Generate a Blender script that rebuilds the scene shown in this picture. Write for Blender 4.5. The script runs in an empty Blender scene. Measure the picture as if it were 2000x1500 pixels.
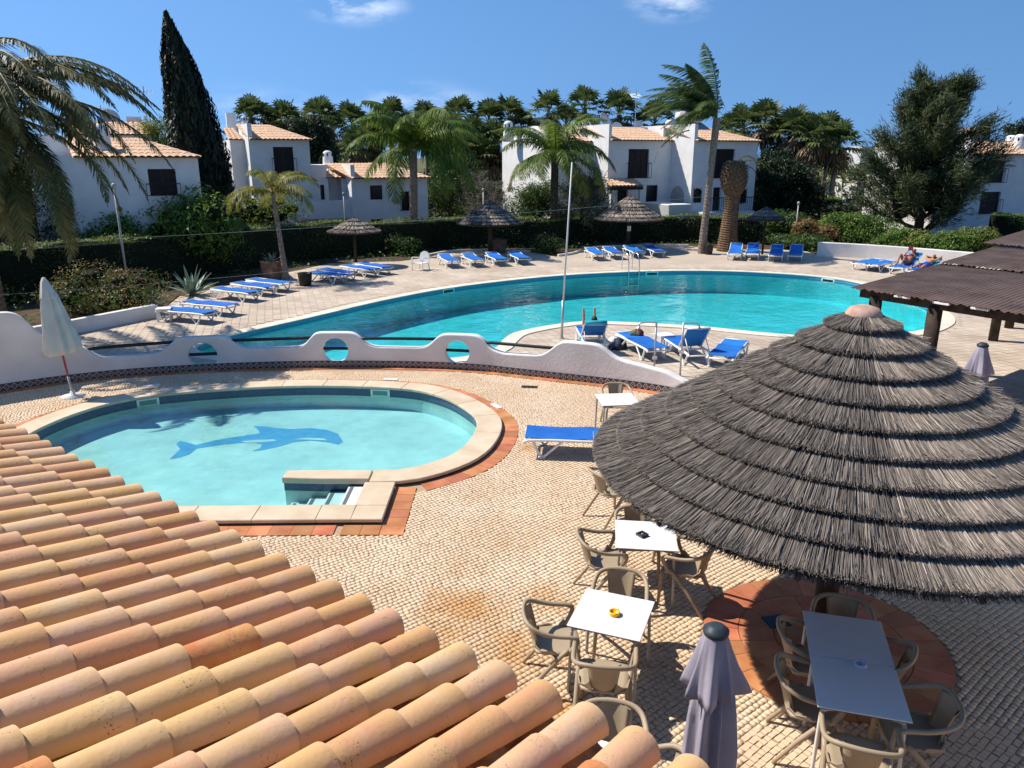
import bpy, bmesh, math, random
import numpy as np
from mathutils import Vector, Matrix
from mathutils.geometry import delaunay_2d_cdt
random.seed(7); RNG = np.random.default_rng(11)
PI = math.pi
sc = bpy.context.scene
col = sc.collection

# ------------------------------------------------------------------ camera, sky, sun, exposure
HC, TH, FPX = 5.0, math.radians(16.5), 1500.0
cam = bpy.data.objects.new('camera', bpy.data.cameras.new('camera')); col.objects.link(cam)
cam.location = (0, 0, HC); cam.rotation_euler = (math.radians(90) - TH, 0, 0)
cam.data.sensor_width = 36; cam.data.lens = 27.0
cam.data.clip_start = 0.05; cam.data.clip_end = 6000
sc.camera = cam
SUN_DIR = Vector((-0.79, 0.27, 1.0)).normalized()          # towards the sun
SUN_EL = math.asin(SUN_DIR.z)
w = bpy.data.worlds.new('World'); sc.world = w; w.use_nodes = True
nt = w.node_tree; nt.nodes.clear()
out = nt.nodes.new('ShaderNodeOutputWorld'); bg = nt.nodes.new('ShaderNodeBackground')
sky = nt.nodes.new('ShaderNodeTexSky'); sky.sky_type = 'NISHITA'; sky.sun_disc = False
sky.sun_elevation = SUN_EL; sky.sun_rotation = math.atan2(SUN_DIR.x, SUN_DIR.y)
sky.air_density = 1.0; sky.dust_density = 0.1; sky.ozone_density = 2.0; sky.altitude = 50
hs = nt.nodes.new('ShaderNodeHueSaturation'); hs.inputs['Saturation'].default_value = 1.21; hs.inputs['Value'].default_value = 1.0
nt.links.new(sky.outputs[0], hs.inputs['Color'])
# clear dry air: the blue reaches almost down to the horizon
tcs = nt.nodes.new('ShaderNodeTexCoord'); vma = nt.nodes.new('ShaderNodeVectorMath'); vma.operation = 'MULTIPLY_ADD'
vma.inputs[1].default_value = (1, 1, 0.72); vma.inputs[2].default_value = (0, 0, 0.30)
nt.links.new(tcs.outputs['Generated'], vma.inputs[0])
vmn = nt.nodes.new('ShaderNodeVectorMath'); vmn.operation = 'NORMALIZE'; nt.links.new(vma.outputs[0], vmn.inputs[0]); nt.links.new(vmn.outputs[0], sky.inputs['Vector'])
# thin clouds: wispy noise in a band high up and a low bank near the horizon
tc = nt.nodes.new('ShaderNodeTexCoord')
sep = nt.nodes.new('ShaderNodeSeparateXYZ'); nt.links.new(tc.outputs['Generated'], sep.inputs[0])
mp = nt.nodes.new('ShaderNodeMapping'); mp.inputs['Scale'].default_value = (1.0, 1.0, 2.6); mp.inputs['Location'].default_value = (0.35, 0.1, 0.0)
nt.links.new(tc.outputs['Generated'], mp.inputs[0])
nz = nt.nodes.new('ShaderNodeTexNoise'); nz.inputs['Scale'].default_value = 15.0; nz.inputs['Detail'].default_value = 9; nz.inputs['Roughness'].default_value = 0.6
nt.links.new(mp.outputs[0], nz.inputs['Vector'])
rampc = nt.nodes.new('ShaderNodeValToRGB'); rampc.color_ramp.elements[0].position = 0.42; rampc.color_ramp.elements[1].position = 0.70
nt.links.new(nz.outputs['Fac'], rampc.inputs[0])
blob = None                                   # a few small cloud patches where they hang in the sky
for (cx0, cy0, cz0, rad, amt) in ((-.182,.969,.168,.075,1.0),(.182,.969,.170,.07,.8),(-.117,.992,.047,.13,.55),(-.30,.952,.05,.10,.35),(.62,.70,.35,.16,.8),(-.75,.40,.5,.2,.8)):
    vs_ = nt.nodes.new('ShaderNodeVectorMath'); vs_.operation = 'SUBTRACT'; nt.links.new(tc.outputs['Generated'], vs_.inputs[0]); vs_.inputs[1].default_value = (cx0,cy0,cz0)
    vm_ = nt.nodes.new('ShaderNodeVectorMath'); vm_.operation = 'MULTIPLY'; nt.links.new(vs_.outputs[0], vm_.inputs[0]); vm_.inputs[1].default_value = (1,1,2.6)
    vl_ = nt.nodes.new('ShaderNodeVectorMath'); vl_.operation = 'LENGTH'; nt.links.new(vm_.outputs[0], vl_.inputs[0])
    mr_ = nt.nodes.new('ShaderNodeMapRange'); mr_.interpolation_type = 'SMOOTHSTEP'; mr_.inputs[1].default_value = rad; mr_.inputs[2].default_value = 0; mr_.inputs[3].default_value = 0; mr_.inputs[4].default_value = amt; nt.links.new(vl_.outputs['Value'], mr_.inputs[0])
    if blob is None: blob = mr_.outputs[0]
    else:
        mx_ = nt.nodes.new('ShaderNodeMath'); mx_.operation = 'MAXIMUM'; nt.links.new(blob, mx_.inputs[0]); nt.links.new(mr_.outputs[0], mx_.inputs[1]); blob = mx_.outputs[0]
mul = nt.nodes.new('ShaderNodeMath'); mul.operation = 'MULTIPLY'; nt.links.new(rampc.outputs[0], mul.inputs[0]); nt.links.new(blob, mul.inputs[1])
mixc = nt.nodes.new('ShaderNodeMix'); mixc.data_type = 'RGBA'; mixc.inputs[7].default_value = (7.0, 7.6, 8.6, 1)
nt.links.new(mul.outputs[0], mixc.inputs[0]); nt.links.new(hs.outputs[0], mixc.inputs[6])
nt.links.new(mixc.outputs[2], bg.inputs[0]); bg.inputs[1].default_value = 0.128
nt.links.new(bg.outputs[0], out.inputs[0])
sl = bpy.data.lights.new('sun', 'SUN'); sl.energy = 4.9; sl.angle = math.radians(0.53); sl.color = (1.0, 0.925, 0.81)
so = bpy.data.objects.new('sun', sl); col.objects.link(so); so.location = (-40, 15, 60)
so.rotation_euler = SUN_DIR.to_track_quat('Z', 'Y').to_euler()
vs = sc.view_settings; vs.view_transform = 'Standard'; vs.look = 'None'; vs.exposure = 0.40; vs.gamma = 1.0
cy = sc.cycles; cy.use_denoising = True; cy.max_bounces = 7; cy.transparent_max_bounces = 24; cy.diffuse_bounces = 3; cy.glossy_bounces = 3
cy.caustics_reflective = False; cy.caustics_refractive = False

# ------------------------------------------------------------------ placing helpers
CT, ST = math.cos(TH), math.sin(TH)
def gp(px, py, z=0.0):                      # the spot on the level z seen at this place of the 2000 x 1500 photograph
    x = (px - 1000) / FPX; k = (750 - py) / FPX
    dy = CT + k * ST; dz = -ST + k * CT
    t = (z - HC) / dz
    return Vector((x * t, dy * t, z))
def atY(px, py, Y):
    x = (px - 1000) / FPX; k = (750 - py) / FPX
    dy = CT + k * ST; dz = -ST + k * CT; t = Y / dy
    return Vector((x * t, Y, HC + dz * t))
def catmull(pts, n=8, closed=False):
    P = [Vector(p) for p in pts]; o = []; m = len(P)
    for i in range(m if closed else m - 1):
        if closed: a, b, c, d = P[(i-1) % m], P[i], P[(i+1) % m], P[(i+2) % m]
        else: a, b, c, d = P[max(i-1, 0)], P[i], P[i+1], P[min(i+2, m-1)]
        for k in range(n):
            t = k / n
            o.append(0.5 * ((2*b) + (c-a)*t + (2*a-5*b+4*c-d)*t*t + (3*b-a-3*c+d)*t*t*t))
    if not closed: o.append(P[-1].copy())
    return o
def resample(pts, step, closed=False):
    P = [Vector(p) for p in pts]
    if closed: P = P + [P[0]]
    d = [0]
    for a, b in zip(P, P[1:]): d.append(d[-1] + (b-a).length)
    n = max(2, round(d[-1] / step)); o = []
    j = 0
    for k in range(n if closed else n + 1):
        s = d[-1] * k / n
        while j < len(d) - 2 and d[j+1] < s: j += 1
        seg = d[j+1] - d[j]; t = 0 if seg == 0 else (s - d[j]) / seg
        o.append(P[j].lerp(P[j+1], t))
    return o
def inpoly(p, poly):
    x, y = p[0], p[1]; r = False; j = len(poly) - 1
    for i in range(len(poly)):
        xi, yi = poly[i][0], poly[i][1]; xj, yj = poly[j][0], poly[j][1]
        if (yi > y) != (yj > y) and x < (xj-xi)*(y-yi)/(yj-yi) + xi: r = not r
        j = i
    return r
def inpoly_np(P, poly):
    x, y = P[:, 0], P[:, 1]; r = np.zeros(len(P), bool); j = len(poly) - 1
    for i in range(len(poly)):
        xi, yi = poly[i][0], poly[i][1]; xj, yj = poly[j][0], poly[j][1]
        if yi != yj:
            r ^= ((yi > y) != (yj > y)) & (x < (xj-xi)*(y-yi)/(yj-yi) + xi)
        j = i
    return r
def offset(poly, d, closed=True):            # shift a 2-D line along its left normal
    o = []; n = len(poly)
    for i in range(n):
        a = Vector(poly[(i-1) % n] if closed or i > 0 else poly[i])[:2]; b = Vector(poly[(i+1) % n] if closed or i < n-1 else poly[i])[:2]
        t = Vector((b[0]-a[0], b[1]-a[1])); t.normalize()
        o.append((poly[i][0] - t.y*d, poly[i][1] + t.x*d))
    return o
def cdt(outer, holes=(), inner=()):
    V = [Vector((p[0], p[1])) for p in outer]; E = [(i, (i+1) % len(outer)) for i in range(len(outer))]
    for h in holes:
        b = len(V); V += [Vector((p[0], p[1])) for p in h]; E += [(b+i, b+(i+1) % len(h)) for i in range(len(h))]
    V += [Vector((p[0], p[1])) for p in inner]
    vo, eo, fo, *_ = delaunay_2d_cdt(V, E, [], 0, 1e-5)
    F = []
    for f in fo:
        c = [sum(vo[i][k] for i in f)/len(f) for k in (0, 1)]
        if inpoly(c, outer) and not any(inpoly(c, h) for h in holes): F.append(list(f))
    return vo, F

# ------------------------------------------------------------------ mesh builder
class MB:
    def __init__(s): s.v = []; s.f = []
    def add(s, V, F):
        b = len(s.v); s.v += [tuple(p) for p in V]; s.f += [tuple(i+b for i in f) for f in F]; return s
    def box(s, x0, x1, y0, y1, z0, z1):
        return s.add([(x0,y0,z0),(x1,y0,z0),(x1,y1,z0),(x0,y1,z0),(x0,y0,z1),(x1,y0,z1),(x1,y1,z1),(x0,y1,z1)],
              [(3,2,1,0),(4,5,6,7),(0,1,5,4),(1,2,6,5),(2,3,7,6),(3,0,4,7)])
    def prism(s, poly, z0, z1):
        n = len(poly)
        return s.add([(p[0],p[1],z0) for p in poly] + [(p[0],p[1],z1) for p in poly],
              [tuple(range(n))[::-1], tuple(range(n, 2*n))] + [(i,(i+1)%n,n+(i+1)%n,n+i) for i in range(n)])
    def tube(s, path, r, n=7, closed=False, flat=1.0):
        P = [Vector(p) for p in path]; m = len(P)
        R = r if isinstance(r, (list, tuple)) else [r]*m
        T = []
        for i in range(m):
            if closed: t = P[(i+1)%m] - P[(i-1)%m]
            else: t = P[min(i+1,m-1)] - P[max(i-1,0)]
            T.append(t.normalized() if t.length > 1e-9 else Vector((0,0,1)))
        a = Vector((0,0,1)) if abs(T[0].z) < .9 else Vector((1,0,0))
        N = (a - T[0]*a.dot(T[0])).normalized(); V = []
        for i in range(m):
            N = (N - T[i]*N.dot(T[i]))
            N = N.normalized() if N.length > 1e-6 else T[i].orthogonal().normalized()
            B = T[i].cross(N)
            for k in range(n):
                q = 2*PI*k/n; V.append(P[i] + N*(math.cos(q)*R[i]*flat) + B*(math.sin(q)*R[i]))
        F = []
        for i in range(m if closed else m-1):
            for k in range(n):
                j = (i+1) % m
                F.append((i*n+k, i*n+(k+1)%n, j*n+(k+1)%n, j*n+k))
        if not closed: F += [tuple(range(n))[::-1], tuple(range((m-1)*n, m*n))]
        return s.add(V, F)
    def lathe(s, prof, n=20, c=(0,0,0), fold=None):
        V = []; F = []; m = len(prof)
        for i,(r,z) in enumerate(prof):
            for k in range(n):
                a = 2*PI*k/n; rr = r*(1 + (fold(a, z) if fold else 0))
                V.append((c[0]+rr*math.cos(a), c[1]+rr*math.sin(a), c[2]+z))
        for i in range(m-1):
            for k in range(n): F.append((i*n+k, i*n+(k+1)%n, (i+1)*n+(k+1)%n, (i+1)*n+k))
        F += [tuple(range(n))[::-1], tuple(range((m-1)*n, m*n))]
        return s.add(V, F)
    def mesh(s, name, smooth=False):
        me = bpy.data.meshes.new(name); me.from_pydata(s.v, [], s.f); me.update()
        if smooth: me.polygons.foreach_set('use_smooth', [True]*len(me.polygons))
        return me
    def build(s, name, mat, parent=None, smooth=False, bevel=0.0, seg=2):
        o = put(name, s.mesh(name, smooth), mat, parent)
        if bevel:
            b = o.modifiers.new('bevel', 'BEVEL'); b.width = bevel; b.segments = seg; b.limit_method = 'ANGLE'; b.angle_limit = math.radians(40)
        return o
def put(name, me, mat=None, parent=None, loc=None, rot=None):
    o = bpy.data.objects.new(name, me); col.objects.link(o)
    if mat and not me.materials: me.materials.append(mat)
    if parent: o.parent = parent
    if loc is not None: o.location = loc
    if rot is not None: o.rotation_euler = rot
    return o
def tag(o, label=None, cat=None, group=None, kind=None):
    if label: o['label'] = label
    if cat: o['category'] = cat
    if group: o['group'] = group
    if kind: o['kind'] = kind
    return o
def thing(name, label, cat, loc=(0,0,0), rz=0.0, group=None):
    o = bpy.data.objects.new(name, None); col.objects.link(o); o.empty_display_size = .1
    o.location = loc; o.rotation_euler = (0, 0, rz)
    return tag(o, label, cat, group)
KIDS = {}
def copy_tree(o, parent=None):
    c = o.copy(); col.objects.link(c); c.parent = parent
    for ch in o.children: copy_tree(ch, c)
    return c
def mesh_np(name, V, F, mat, parent=None, smooth=False):       # V (n,3), F (m,k) index arrays of one face size
    me = bpy.data.meshes.new(name); V = np.asarray(V, np.float32); F = np.asarray(F, np.int32); k = F.shape[1]
    me.vertices.add(len(V)); me.vertices.foreach_set('co', V.ravel())
    me.loops.add(F.size); me.loops.foreach_set('vertex_index', F.ravel())
    me.polygons.add(len(F)); me.polygons.foreach_set('loop_start', np.arange(0, F.size, k, dtype=np.int32))
    me.update(calc_edges=True); me.validate()
    if smooth: me.polygons.foreach_set('use_smooth', [True]*len(F))
    return put(name, me, mat, parent)

# ------------------------------------------------------------------ materials
def newmat(name):
    m = bpy.data.materials.new(name); m.use_nodes = True
    return m, m.node_tree, m.node_tree.nodes['Principled BSDF']
def lin(c): return tuple(((x/255)/12.92 if x <= 10 else (((x/255)+.055)/1.055)**2.4) for x in c) + (1,)
def pm(name, c1, c2=None, scale=6.0, rough=0.7, bump=0.0, bscale=40.0, rand=0.0, island=0.0, spec=0.3, metal=0.0, specks=None, detail=4, coord='Object', trans=0.0, lo=.35, hi=.65):
    m, t, b = newmat(name); L = t.links.new; N = t.nodes.new
    b.inputs['Roughness'].default_value = rough; b.inputs['Metallic'].default_value = metal
    b.inputs['Specular IOR Level'].default_value = spec
    co = N('ShaderNodeTexCoord').outputs[coord]
    colr = None
    if c2 is not None:
        n = N('ShaderNodeTexNoise'); n.inputs['Scale'].default_value = scale; n.inputs['Detail'].default_value = detail; L(co, n.inputs['Vector'])
        r = N('ShaderNodeValToRGB'); r.color_ramp.elements[0].position = lo; r.color_ramp.elements[1].position = hi
        r.color_ramp.elements[0].color = tuple(c1)+(1,); r.color_ramp.elements[1].color = tuple(c2)+(1,)
        L(n.outputs['Fac'], r.inputs[0]); colr = r.outputs[0]
    else:
        rg = N('ShaderNodeRGB'); rg.outputs[0].default_value = tuple(c1)+(1,); colr = rg.outputs[0]
    if rand or island:
        h = N('ShaderNodeHueSaturation'); L(colr, h.inputs['Color'])
        src = N('ShaderNodeObjectInfo').outputs['Random'] if rand else N('ShaderNodeNewGeometry').outputs['Random Per Island']
        a = rand or island
        mr = N('ShaderNodeMapRange'); mr.inputs[3].default_value = 1-a; mr.inputs[4].default_value = 1+a; L(src, mr.inputs[0]); L(mr.outputs[0], h.inputs['Value'])
        wn = N('ShaderNodeTexWhiteNoise'); wn.noise_dimensions = '1D'; L(src, wn.inputs['W'])
        mh = N('ShaderNodeMapRange'); mh.inputs[3].default_value = .5-a*.06; mh.inputs[4].default_value = .5+a*.06; L(wn.outputs['Value'], mh.inputs[0]); L(mh.outputs[0], h.inputs['Hue'])
        colr = h.outputs[0]
    if specks:
        v = N('ShaderNodeTexNoise'); v.inputs['Scale'].default_value = specks[0]; v.inputs['Detail'].default_value = 3; L(co, v.inputs['Vector'])
        r2 = N('ShaderNodeValToRGB'); r2.color_ramp.elements[0].position = specks[1]; r2.color_ramp.elements[1].position = specks[1]+.05; L(v.outputs['Fac'], r2.inputs[0])
        mx = N('ShaderNodeMix'); mx.data_type = 'RGBA'; L(r2.outputs[0], mx.inputs[0]); L(colr, mx.inputs[6]); mx.inputs[7].default_value = tuple(specks[2])+(1,); colr = mx.outputs[2]
    L(colr, b.inputs['Base Color'])
    if bump:
        n2 = N('ShaderNodeTexNoise'); n2.inputs['Scale'].default_value = bscale; n2.inputs['Detail'].default_value = 5; L(co, n2.inputs['Vector'])
        bp = N('ShaderNodeBump'); bp.inputs['Strength'].default_value = bump; bp.inputs['Distance'].default_value = .02; L(n2.outputs['Fac'], bp.inputs['Height']); L(bp.outputs[0], b.inputs['Normal'])
    if trans:
        tr = N('ShaderNodeBsdfTranslucent'); L(colr, tr.inputs['Color']); ms = N('ShaderNodeMixShader'); ms.inputs[0].default_value = trans
        L(b.outputs[0], ms.inputs[1]); L(tr.outputs[0], ms.inputs[2]); L(ms.outputs[0], t.nodes['Material Output'].inputs[0])
    m.diffuse_color = tuple(c1)+(1,)
    return m
def leafmat(name, c1, c2, trans=0.28, island=0.45, scale=.7, rough=.55):
    return pm(name, c1, c2, scale=scale, rough=rough, island=island, trans=trans, spec=.35, detail=2)

M = {}
M['stucco'] = pm('stucco_white', (.72,.71,.69), (.80,.79,.77), scale=1.3, rough=.9, bump=.25, bscale=30, spec=.15)
M['stucco_wall'] = pm('stucco_wall', (.66,.63,.60), (.79,.77,.74), scale=1.1, rough=.85, bump=.3, bscale=18, spec=.2, detail=6)
M['kerb'] = pm('pale_kerb', (.62,.58,.52), (.72,.69,.64), scale=3, rough=.85, bump=.15)
M['white_plastic'] = pm('white_plastic', (.74,.74,.72), (.80,.80,.78), scale=3, rough=.4, spec=.4)
M['table_white'] = pm('table_laminate', (.76,.77,.79), (.80,.80,.82), scale=2, rough=.35, spec=.4)
M['table_edge'] = pm('table_edge', (.10,.09,.085), rough=.5)
M['table_leg'] = pm('table_leg', (.36,.34,.30), (.42,.40,.36), scale=4, rough=.45, spec=.4)
M['table_leg_white'] = pm('table_leg_white', (.70,.68,.62), (.76,.74,.70), scale=4, rough=.45)
M['chair'] = pm('chair_plastic', (.34,.265,.18), (.39,.31,.215), scale=2.2, rough=.5, bump=.05, bscale=120, spec=.35, rand=.06)
M['blue'] = pm('blue_sling', (.008,.115,.44), (.014,.155,.53), scale=2.5, rough=.75, rand=.12, bump=.08, bscale=160)
M['thatch_core'] = pm('thatch_core', (.035,.027,.02), (.06,.045,.032), scale=9, rough=1)
M['dark_wood'] = pm('dark_wood', (.028,.019,.013), (.06,.042,.03), scale=5, rough=.85, bump=.3, bscale=30)
M['black_metal'] = pm('black_metal', (.014,.014,.016), (.02,.02,.022), scale=6, rough=.45)
M['steel'] = pm('steel', (.62,.62,.62), rough=.25, metal=1.0)
M['grey_metal'] = pm('grey_metal', (.42,.42,.41), (.5,.5,.48), scale=5, rough=.4, metal=.6)
M['coping'] = pm('coping_stone', (.55,.43,.29), (.64,.525,.385), scale=2.5, rough=.75, bump=.12, rand=.03, detail=6)
M['coping_big'] = pm('coping_pale', (.62,.55,.44), (.72,.66,.55), scale=2.0, rough=.8, bump=.1, rand=.05)
M['terracotta'] = pm('terracotta_paver', (.40,.135,.055), (.52,.215,.10), scale=3.0, rough=.75, bump=.15, rand=.22, detail=6)
M['grout'] = pm('grout', (.26,.175,.105), (.37,.27,.17), scale=5, rough=.95)
M['window'] = pm('window_dark', (.008,.008,.009), (.02,.018,.018), scale=3, rough=.12, spec=.5)
M['shutter'] = pm('brown_shutter', (.012,.009,.009), (.022,.016,.014), scale=6, rough=.6)
M['roof_far'] = pm('roof_far', (.54,.32,.19), (.68,.49,.34), scale=7, rough=.85, bump=.1, bscale=20, detail=3, specks=(3.0,.66,(.40,.20,.11)))
M['soil'] = pm('soil', (.05,.034,.02), (.10,.07,.04), scale=4, rough=1, bump=.5, bscale=20)
M['trunk'] = pm('palm_trunk', (.16,.125,.10), (.27,.22,.18), scale=9, rough=.95, bump=.5, bscale=30)
M['trunk_brown'] = pm('palm_trunk_brown', (.10,.06,.035), (.20,.13,.08), scale=9, rough=1, bump=.6, bscale=25)
M['bark'] = pm('bark', (.05,.038,.028), (.10,.08,.06), scale=8, rough=1, bump=.6, bscale=20)
M['onduline'] = pm('brown_sheet', (.085,.055,.047), (.135,.092,.08), scale=2.2, rough=.85, bump=.2, bscale=60, detail=7, specks=(9.0,.72,(.34,.29,.26)))
M['skin'] = pm('skin', (.46,.22,.13), (.54,.28,.17), scale=6, rough=.55)
M['skin_tan'] = pm('skin_tan', (.30,.13,.075), (.36,.165,.10), scale=6, rough=.55)

# leaf materials
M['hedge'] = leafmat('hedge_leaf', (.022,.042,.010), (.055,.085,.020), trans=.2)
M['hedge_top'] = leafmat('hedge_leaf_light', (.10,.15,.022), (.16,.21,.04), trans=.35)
M['leaf_bright'] = leafmat('leaf_bright', (.10,.185,.028), (.18,.26,.05), trans=.4)
M['leaf_mid'] = leafmat('leaf_mid', (.045,.095,.020), (.095,.155,.035), trans=.32)
M['leaf_dark'] = leafmat('leaf_dark', (.010,.025,.010), (.028,.050,.018), trans=.18)
M['leaf_yellow'] = leafmat('leaf_yellow', (.15,.20,.028), (.25,.27,.05), trans=.4)
M['leaf_grey'] = leafmat('leaf_grey', (.09,.11,.06), (.16,.18,.11), trans=.25)
M['leaf_red'] = leafmat('leaf_reddish', (.17,.13,.035), (.36,.19,.10), trans=.35)
M['cypress'] = leafmat('cypress_leaf', (.004,.011,.006), (.014,.026,.010), trans=.1)
M['casuarina'] = leafmat('casuarina_leaf', (.040,.062,.022), (.10,.125,.045), trans=.28)
M['fan_leaf'] = leafmat('fan_leaf', (.055,.095,.028), (.14,.17,.05), trans=.3, scale=.4)
M['fan_dead'] = leafmat('fan_dead', (.10,.065,.03), (.17,.12,.06), trans=.15)
M['queen'] = leafmat('queen_leaf', (.07,.14,.02), (.18,.24,.035), trans=.4, scale=.9)
M['queen_y'] = leafmat('queen_leaf_yellow', (.16,.18,.022), (.28,.25,.04), trans=.4, scale=.9)
M['queen_w'] = leafmat('queen_leaf_wind', (.065,.12,.03), (.15,.20,.055), trans=.38, scale=.9)
M['date'] = leafmat('date_leaf', (.07,.085,.022), (.19,.165,.055), trans=.3, scale=.6)
M['agave'] = pm('agave', (.16,.24,.18), (.26,.34,.26), scale=3, rough=.5)
M['twig'] = pm('twig', (.17,.14,.115), (.24,.20,.17), scale=5, rough=1)

# grass and earth far ground
M['ground'] = pm('ground_grass', (.055,.07,.02), (.15,.12,.055), scale=.09, rough=1, bump=.4, bscale=3, detail=8)
def watermat(name, tint, bscale, bstr):
    m, t, b = newmat(name); L = t.links.new; N = t.nodes.new; t.nodes.remove(b)
    tr = N('ShaderNodeBsdfTransparent'); tr.inputs[0].default_value = tint + (1,)
    gl = N('ShaderNodeBsdfGlossy'); gl.inputs['Roughness'].default_value = .03
    fr = N('ShaderNodeFresnel'); fr.inputs['IOR'].default_value = 1.333
    co = N('ShaderNodeTexCoord').outputs['Object']
    n1 = N('ShaderNodeTexNoise'); n1.inputs['Scale'].default_value = bscale; n1.inputs['Detail'].default_value = 3; n1.inputs['Distortion'].default_value = .6; L(co, n1.inputs['Vector'])
    n2 = N('ShaderNodeTexNoise'); n2.inputs['Scale'].default_value = bscale*.22; n2.inputs['Detail'].default_value = 2; L(co, n2.inputs['Vector'])
    ad = N('ShaderNodeMath'); ad.operation = 'MULTIPLY_ADD'; ad.inputs[1].default_value = 2.2; L(n2.outputs['Fac'], ad.inputs[0]); L(n1.outputs['Fac'], ad.inputs[2])
    bp = N('ShaderNodeBump'); bp.inputs['Strength'].default_value = bstr; bp.inputs['Distance'].default_value = .06; L(ad.outputs[0], bp.inputs['Height'])
    L(bp.outputs[0], gl.inputs['Normal']); L(bp.outputs[0], fr.inputs['Normal'])
    ms = N('ShaderNodeMixShader'); L(fr.outputs[0], ms.inputs[0]); L(tr.outputs[0], ms.inputs[1]); L(gl.outputs[0], ms.inputs[2])
    L(ms.outputs[0], t.nodes['Material Output'].inputs[0]); return m
M['water_big'] = watermat('water_big', (.34,.90,.93), 2.2, .42)
M['water_small'] = watermat('water_small', (.74,.95,.955), 3.0, .22)
def mosaic(name, c1, c2, grout, size, rough=.25, vary=.5, soft=None):
    m, t, b = newmat(name); L = t.links.new; N = t.nodes.new
    co = N('ShaderNodeTexCoord').outputs['UV'] if soft == 'uv' else N('ShaderNodeTexCoord').outputs['Object']
    br = N('ShaderNodeTexBrick'); br.offset = 0.0; br.inputs['Color1'].default_value = c1+(1,); br.inputs['Color2'].default_value = c2+(1,); br.inputs['Mortar'].default_value = grout+(1,)
    br.inputs['Scale'].default_value = 1/size; br.inputs['Mortar Size'].default_value = .05; br.inputs['Brick Width'].default_value = 1; br.inputs['Row Height'].default_value = 1; br.inputs['Bias'].default_value = 0
    L(co, br.inputs['Vector'])
    nz = N('ShaderNodeTexNoise'); nz.inputs['Scale'].default_value = 1.6; nz.inputs['Detail'].default_value = 7; L(co, nz.inputs['Vector'])
    h = N('ShaderNodeHueSaturation'); mr = N('ShaderNodeMapRange'); mr.inputs[3].default_value = 1-vary*.4; mr.inputs[4].default_value = 1+vary*.4; L(nz.outputs['Fac'], mr.inputs[0]); L(mr.outputs[0], h.inputs['Value'])
    L(br.outputs['Color'], h.inputs['Color']); L(h.outputs[0], b.inputs['Base Color']); b.inputs['Roughness'].default_value = rough
    return m
M['basin_big'] = mosaic('basin_big', (.30,.72,.79), (.35,.77,.83), (.40,.74,.78), .25, vary=.7)  # mottled tile lightness stands in for caustic light patches
M['basin_small'] = mosaic('basin_small', (.45,.67,.68), (.50,.72,.72), (.48,.68,.68), .20, vary=.7)
M['band'] = mosaic('band_mosaic', (.02,.045,.11), (.04,.08,.16), (.10,.14,.20), .028, vary=.4, soft='uv')
M['band_big'] = mosaic('band_big', (.06,.20,.34), (.09,.26,.40), (.18,.32,.42), .05, vary=.4, soft='uv')
M['dolphin'] = pm('dolphin_mosaic', (.07,.30,.58), (.10,.36,.64), scale=5, rough=.3)
M['step_white'] = pm('step_white', (.66,.70,.70), (.74,.77,.77), scale=4, rough=.5)
M['deck'] = None

exec_parts = []
def offm(poly, d, closed=True):              # mitred offset to the left of travel
    o = []; n = len(poly)
    for i in range(n):
        p = Vector(poly[i][:2])
        a = Vector(poly[(i-1) % n][:2]) if closed or i > 0 else None; b = Vector(poly[(i+1) % n][:2]) if closed or i < n-1 else None
        ns = []
        if a is not None and (p-a).length > 1e-9: t = (p-a).normalized(); ns.append(Vector((-t.y, t.x)))
        if b is not None and (b-p).length > 1e-9: t = (b-p).normalized(); ns.append(Vector((-t.y, t.x)))
        m = sum(ns, Vector((0,0))); m.normalize(); k = 1/max(.4, m.dot(ns[0]))
        o.append((p.x + m.x*d*k, p.y + m.y*d*k))
    return o
def set_uv(o, fn):
    me = o.data; uv = me.uv_layers.new(name='uv')
    for l in me.loops: uv.data[l.index].uv = fn(me.vertices[l.vertex_index].co, l.vertex_index)

# ------------------------------------------------------------------ the setting: ground, terrace, deck, two pools
POOL = [(-8.6,20.3),(-7.4,19.3),(-5,18.9),(-2.6,18.95),(-1.2,19.3),(-.45,20.2),(-.22,21.22),(.15,22.21),(1.26,23.22),(2.42,23.75),(4.0,23.52),(5.93,22.92),(7.53,22.08),
        (9.3,21.6),(11.5,22.1),(12.8,22.95),(13.9,24.5),(14.6,27.3),(14.45,30.3),(13.9,32.3),(12.4,33.79),(9.3,34.89),(5.79,34.73),(1.78,33.33),(-2.05,30.6),(-4.48,27.73),(-6.59,24.31),(-8.09,21.9)]
POOL = [tuple(p[:2]) for p in resample(catmull([(x,y,0) for x,y in POOL], 8, True), .3, True)]
KARC = [(-2.25,11.60),(-1.68,11.67),(-1.05,12.23),(-0.74,12.97),(-0.64,13.94),(-0.88,14.72),(-1.53,15.69),(-2.49,16.26),(-4.58,16.46),(-6.52,16.15),(-7.95,15.58),(-8.7,14.56),(-8.93,13.1),(-8.5,11.6),(-7.4,10.6),(-6.0,10.28),(-4.97,10.24),(-3.35,10.27),(-2.28,10.29)]
KARC = [tuple(p[:2]) for p in resample(catmull([(x,y,0) for x,y in KARC], 8), .2)]
KPOOL = KARC + [(-2.28,11.30),(-3.0,11.29),(-3.64,11.33),(-3.62,11.56),(-3.0,11.58)]
WALLB = [(-13.2,14.2),(-12.3,15.45),(-11.35,16.28),(-10.21,17.09),(-8.6,17.75),(-6.29,18.21),(-3.8,18.35),(-1.25,18.11),(0.6,17.43),(2.34,16.72),(3.4,16.15),(4.1,15.5)]
WALLC = [tuple(p[:2]) for p in resample(catmull([(x,y,0) for x,y in WALLB], 8), .06)]
wall_mid = offm(WALLC, .11, False)
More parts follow.
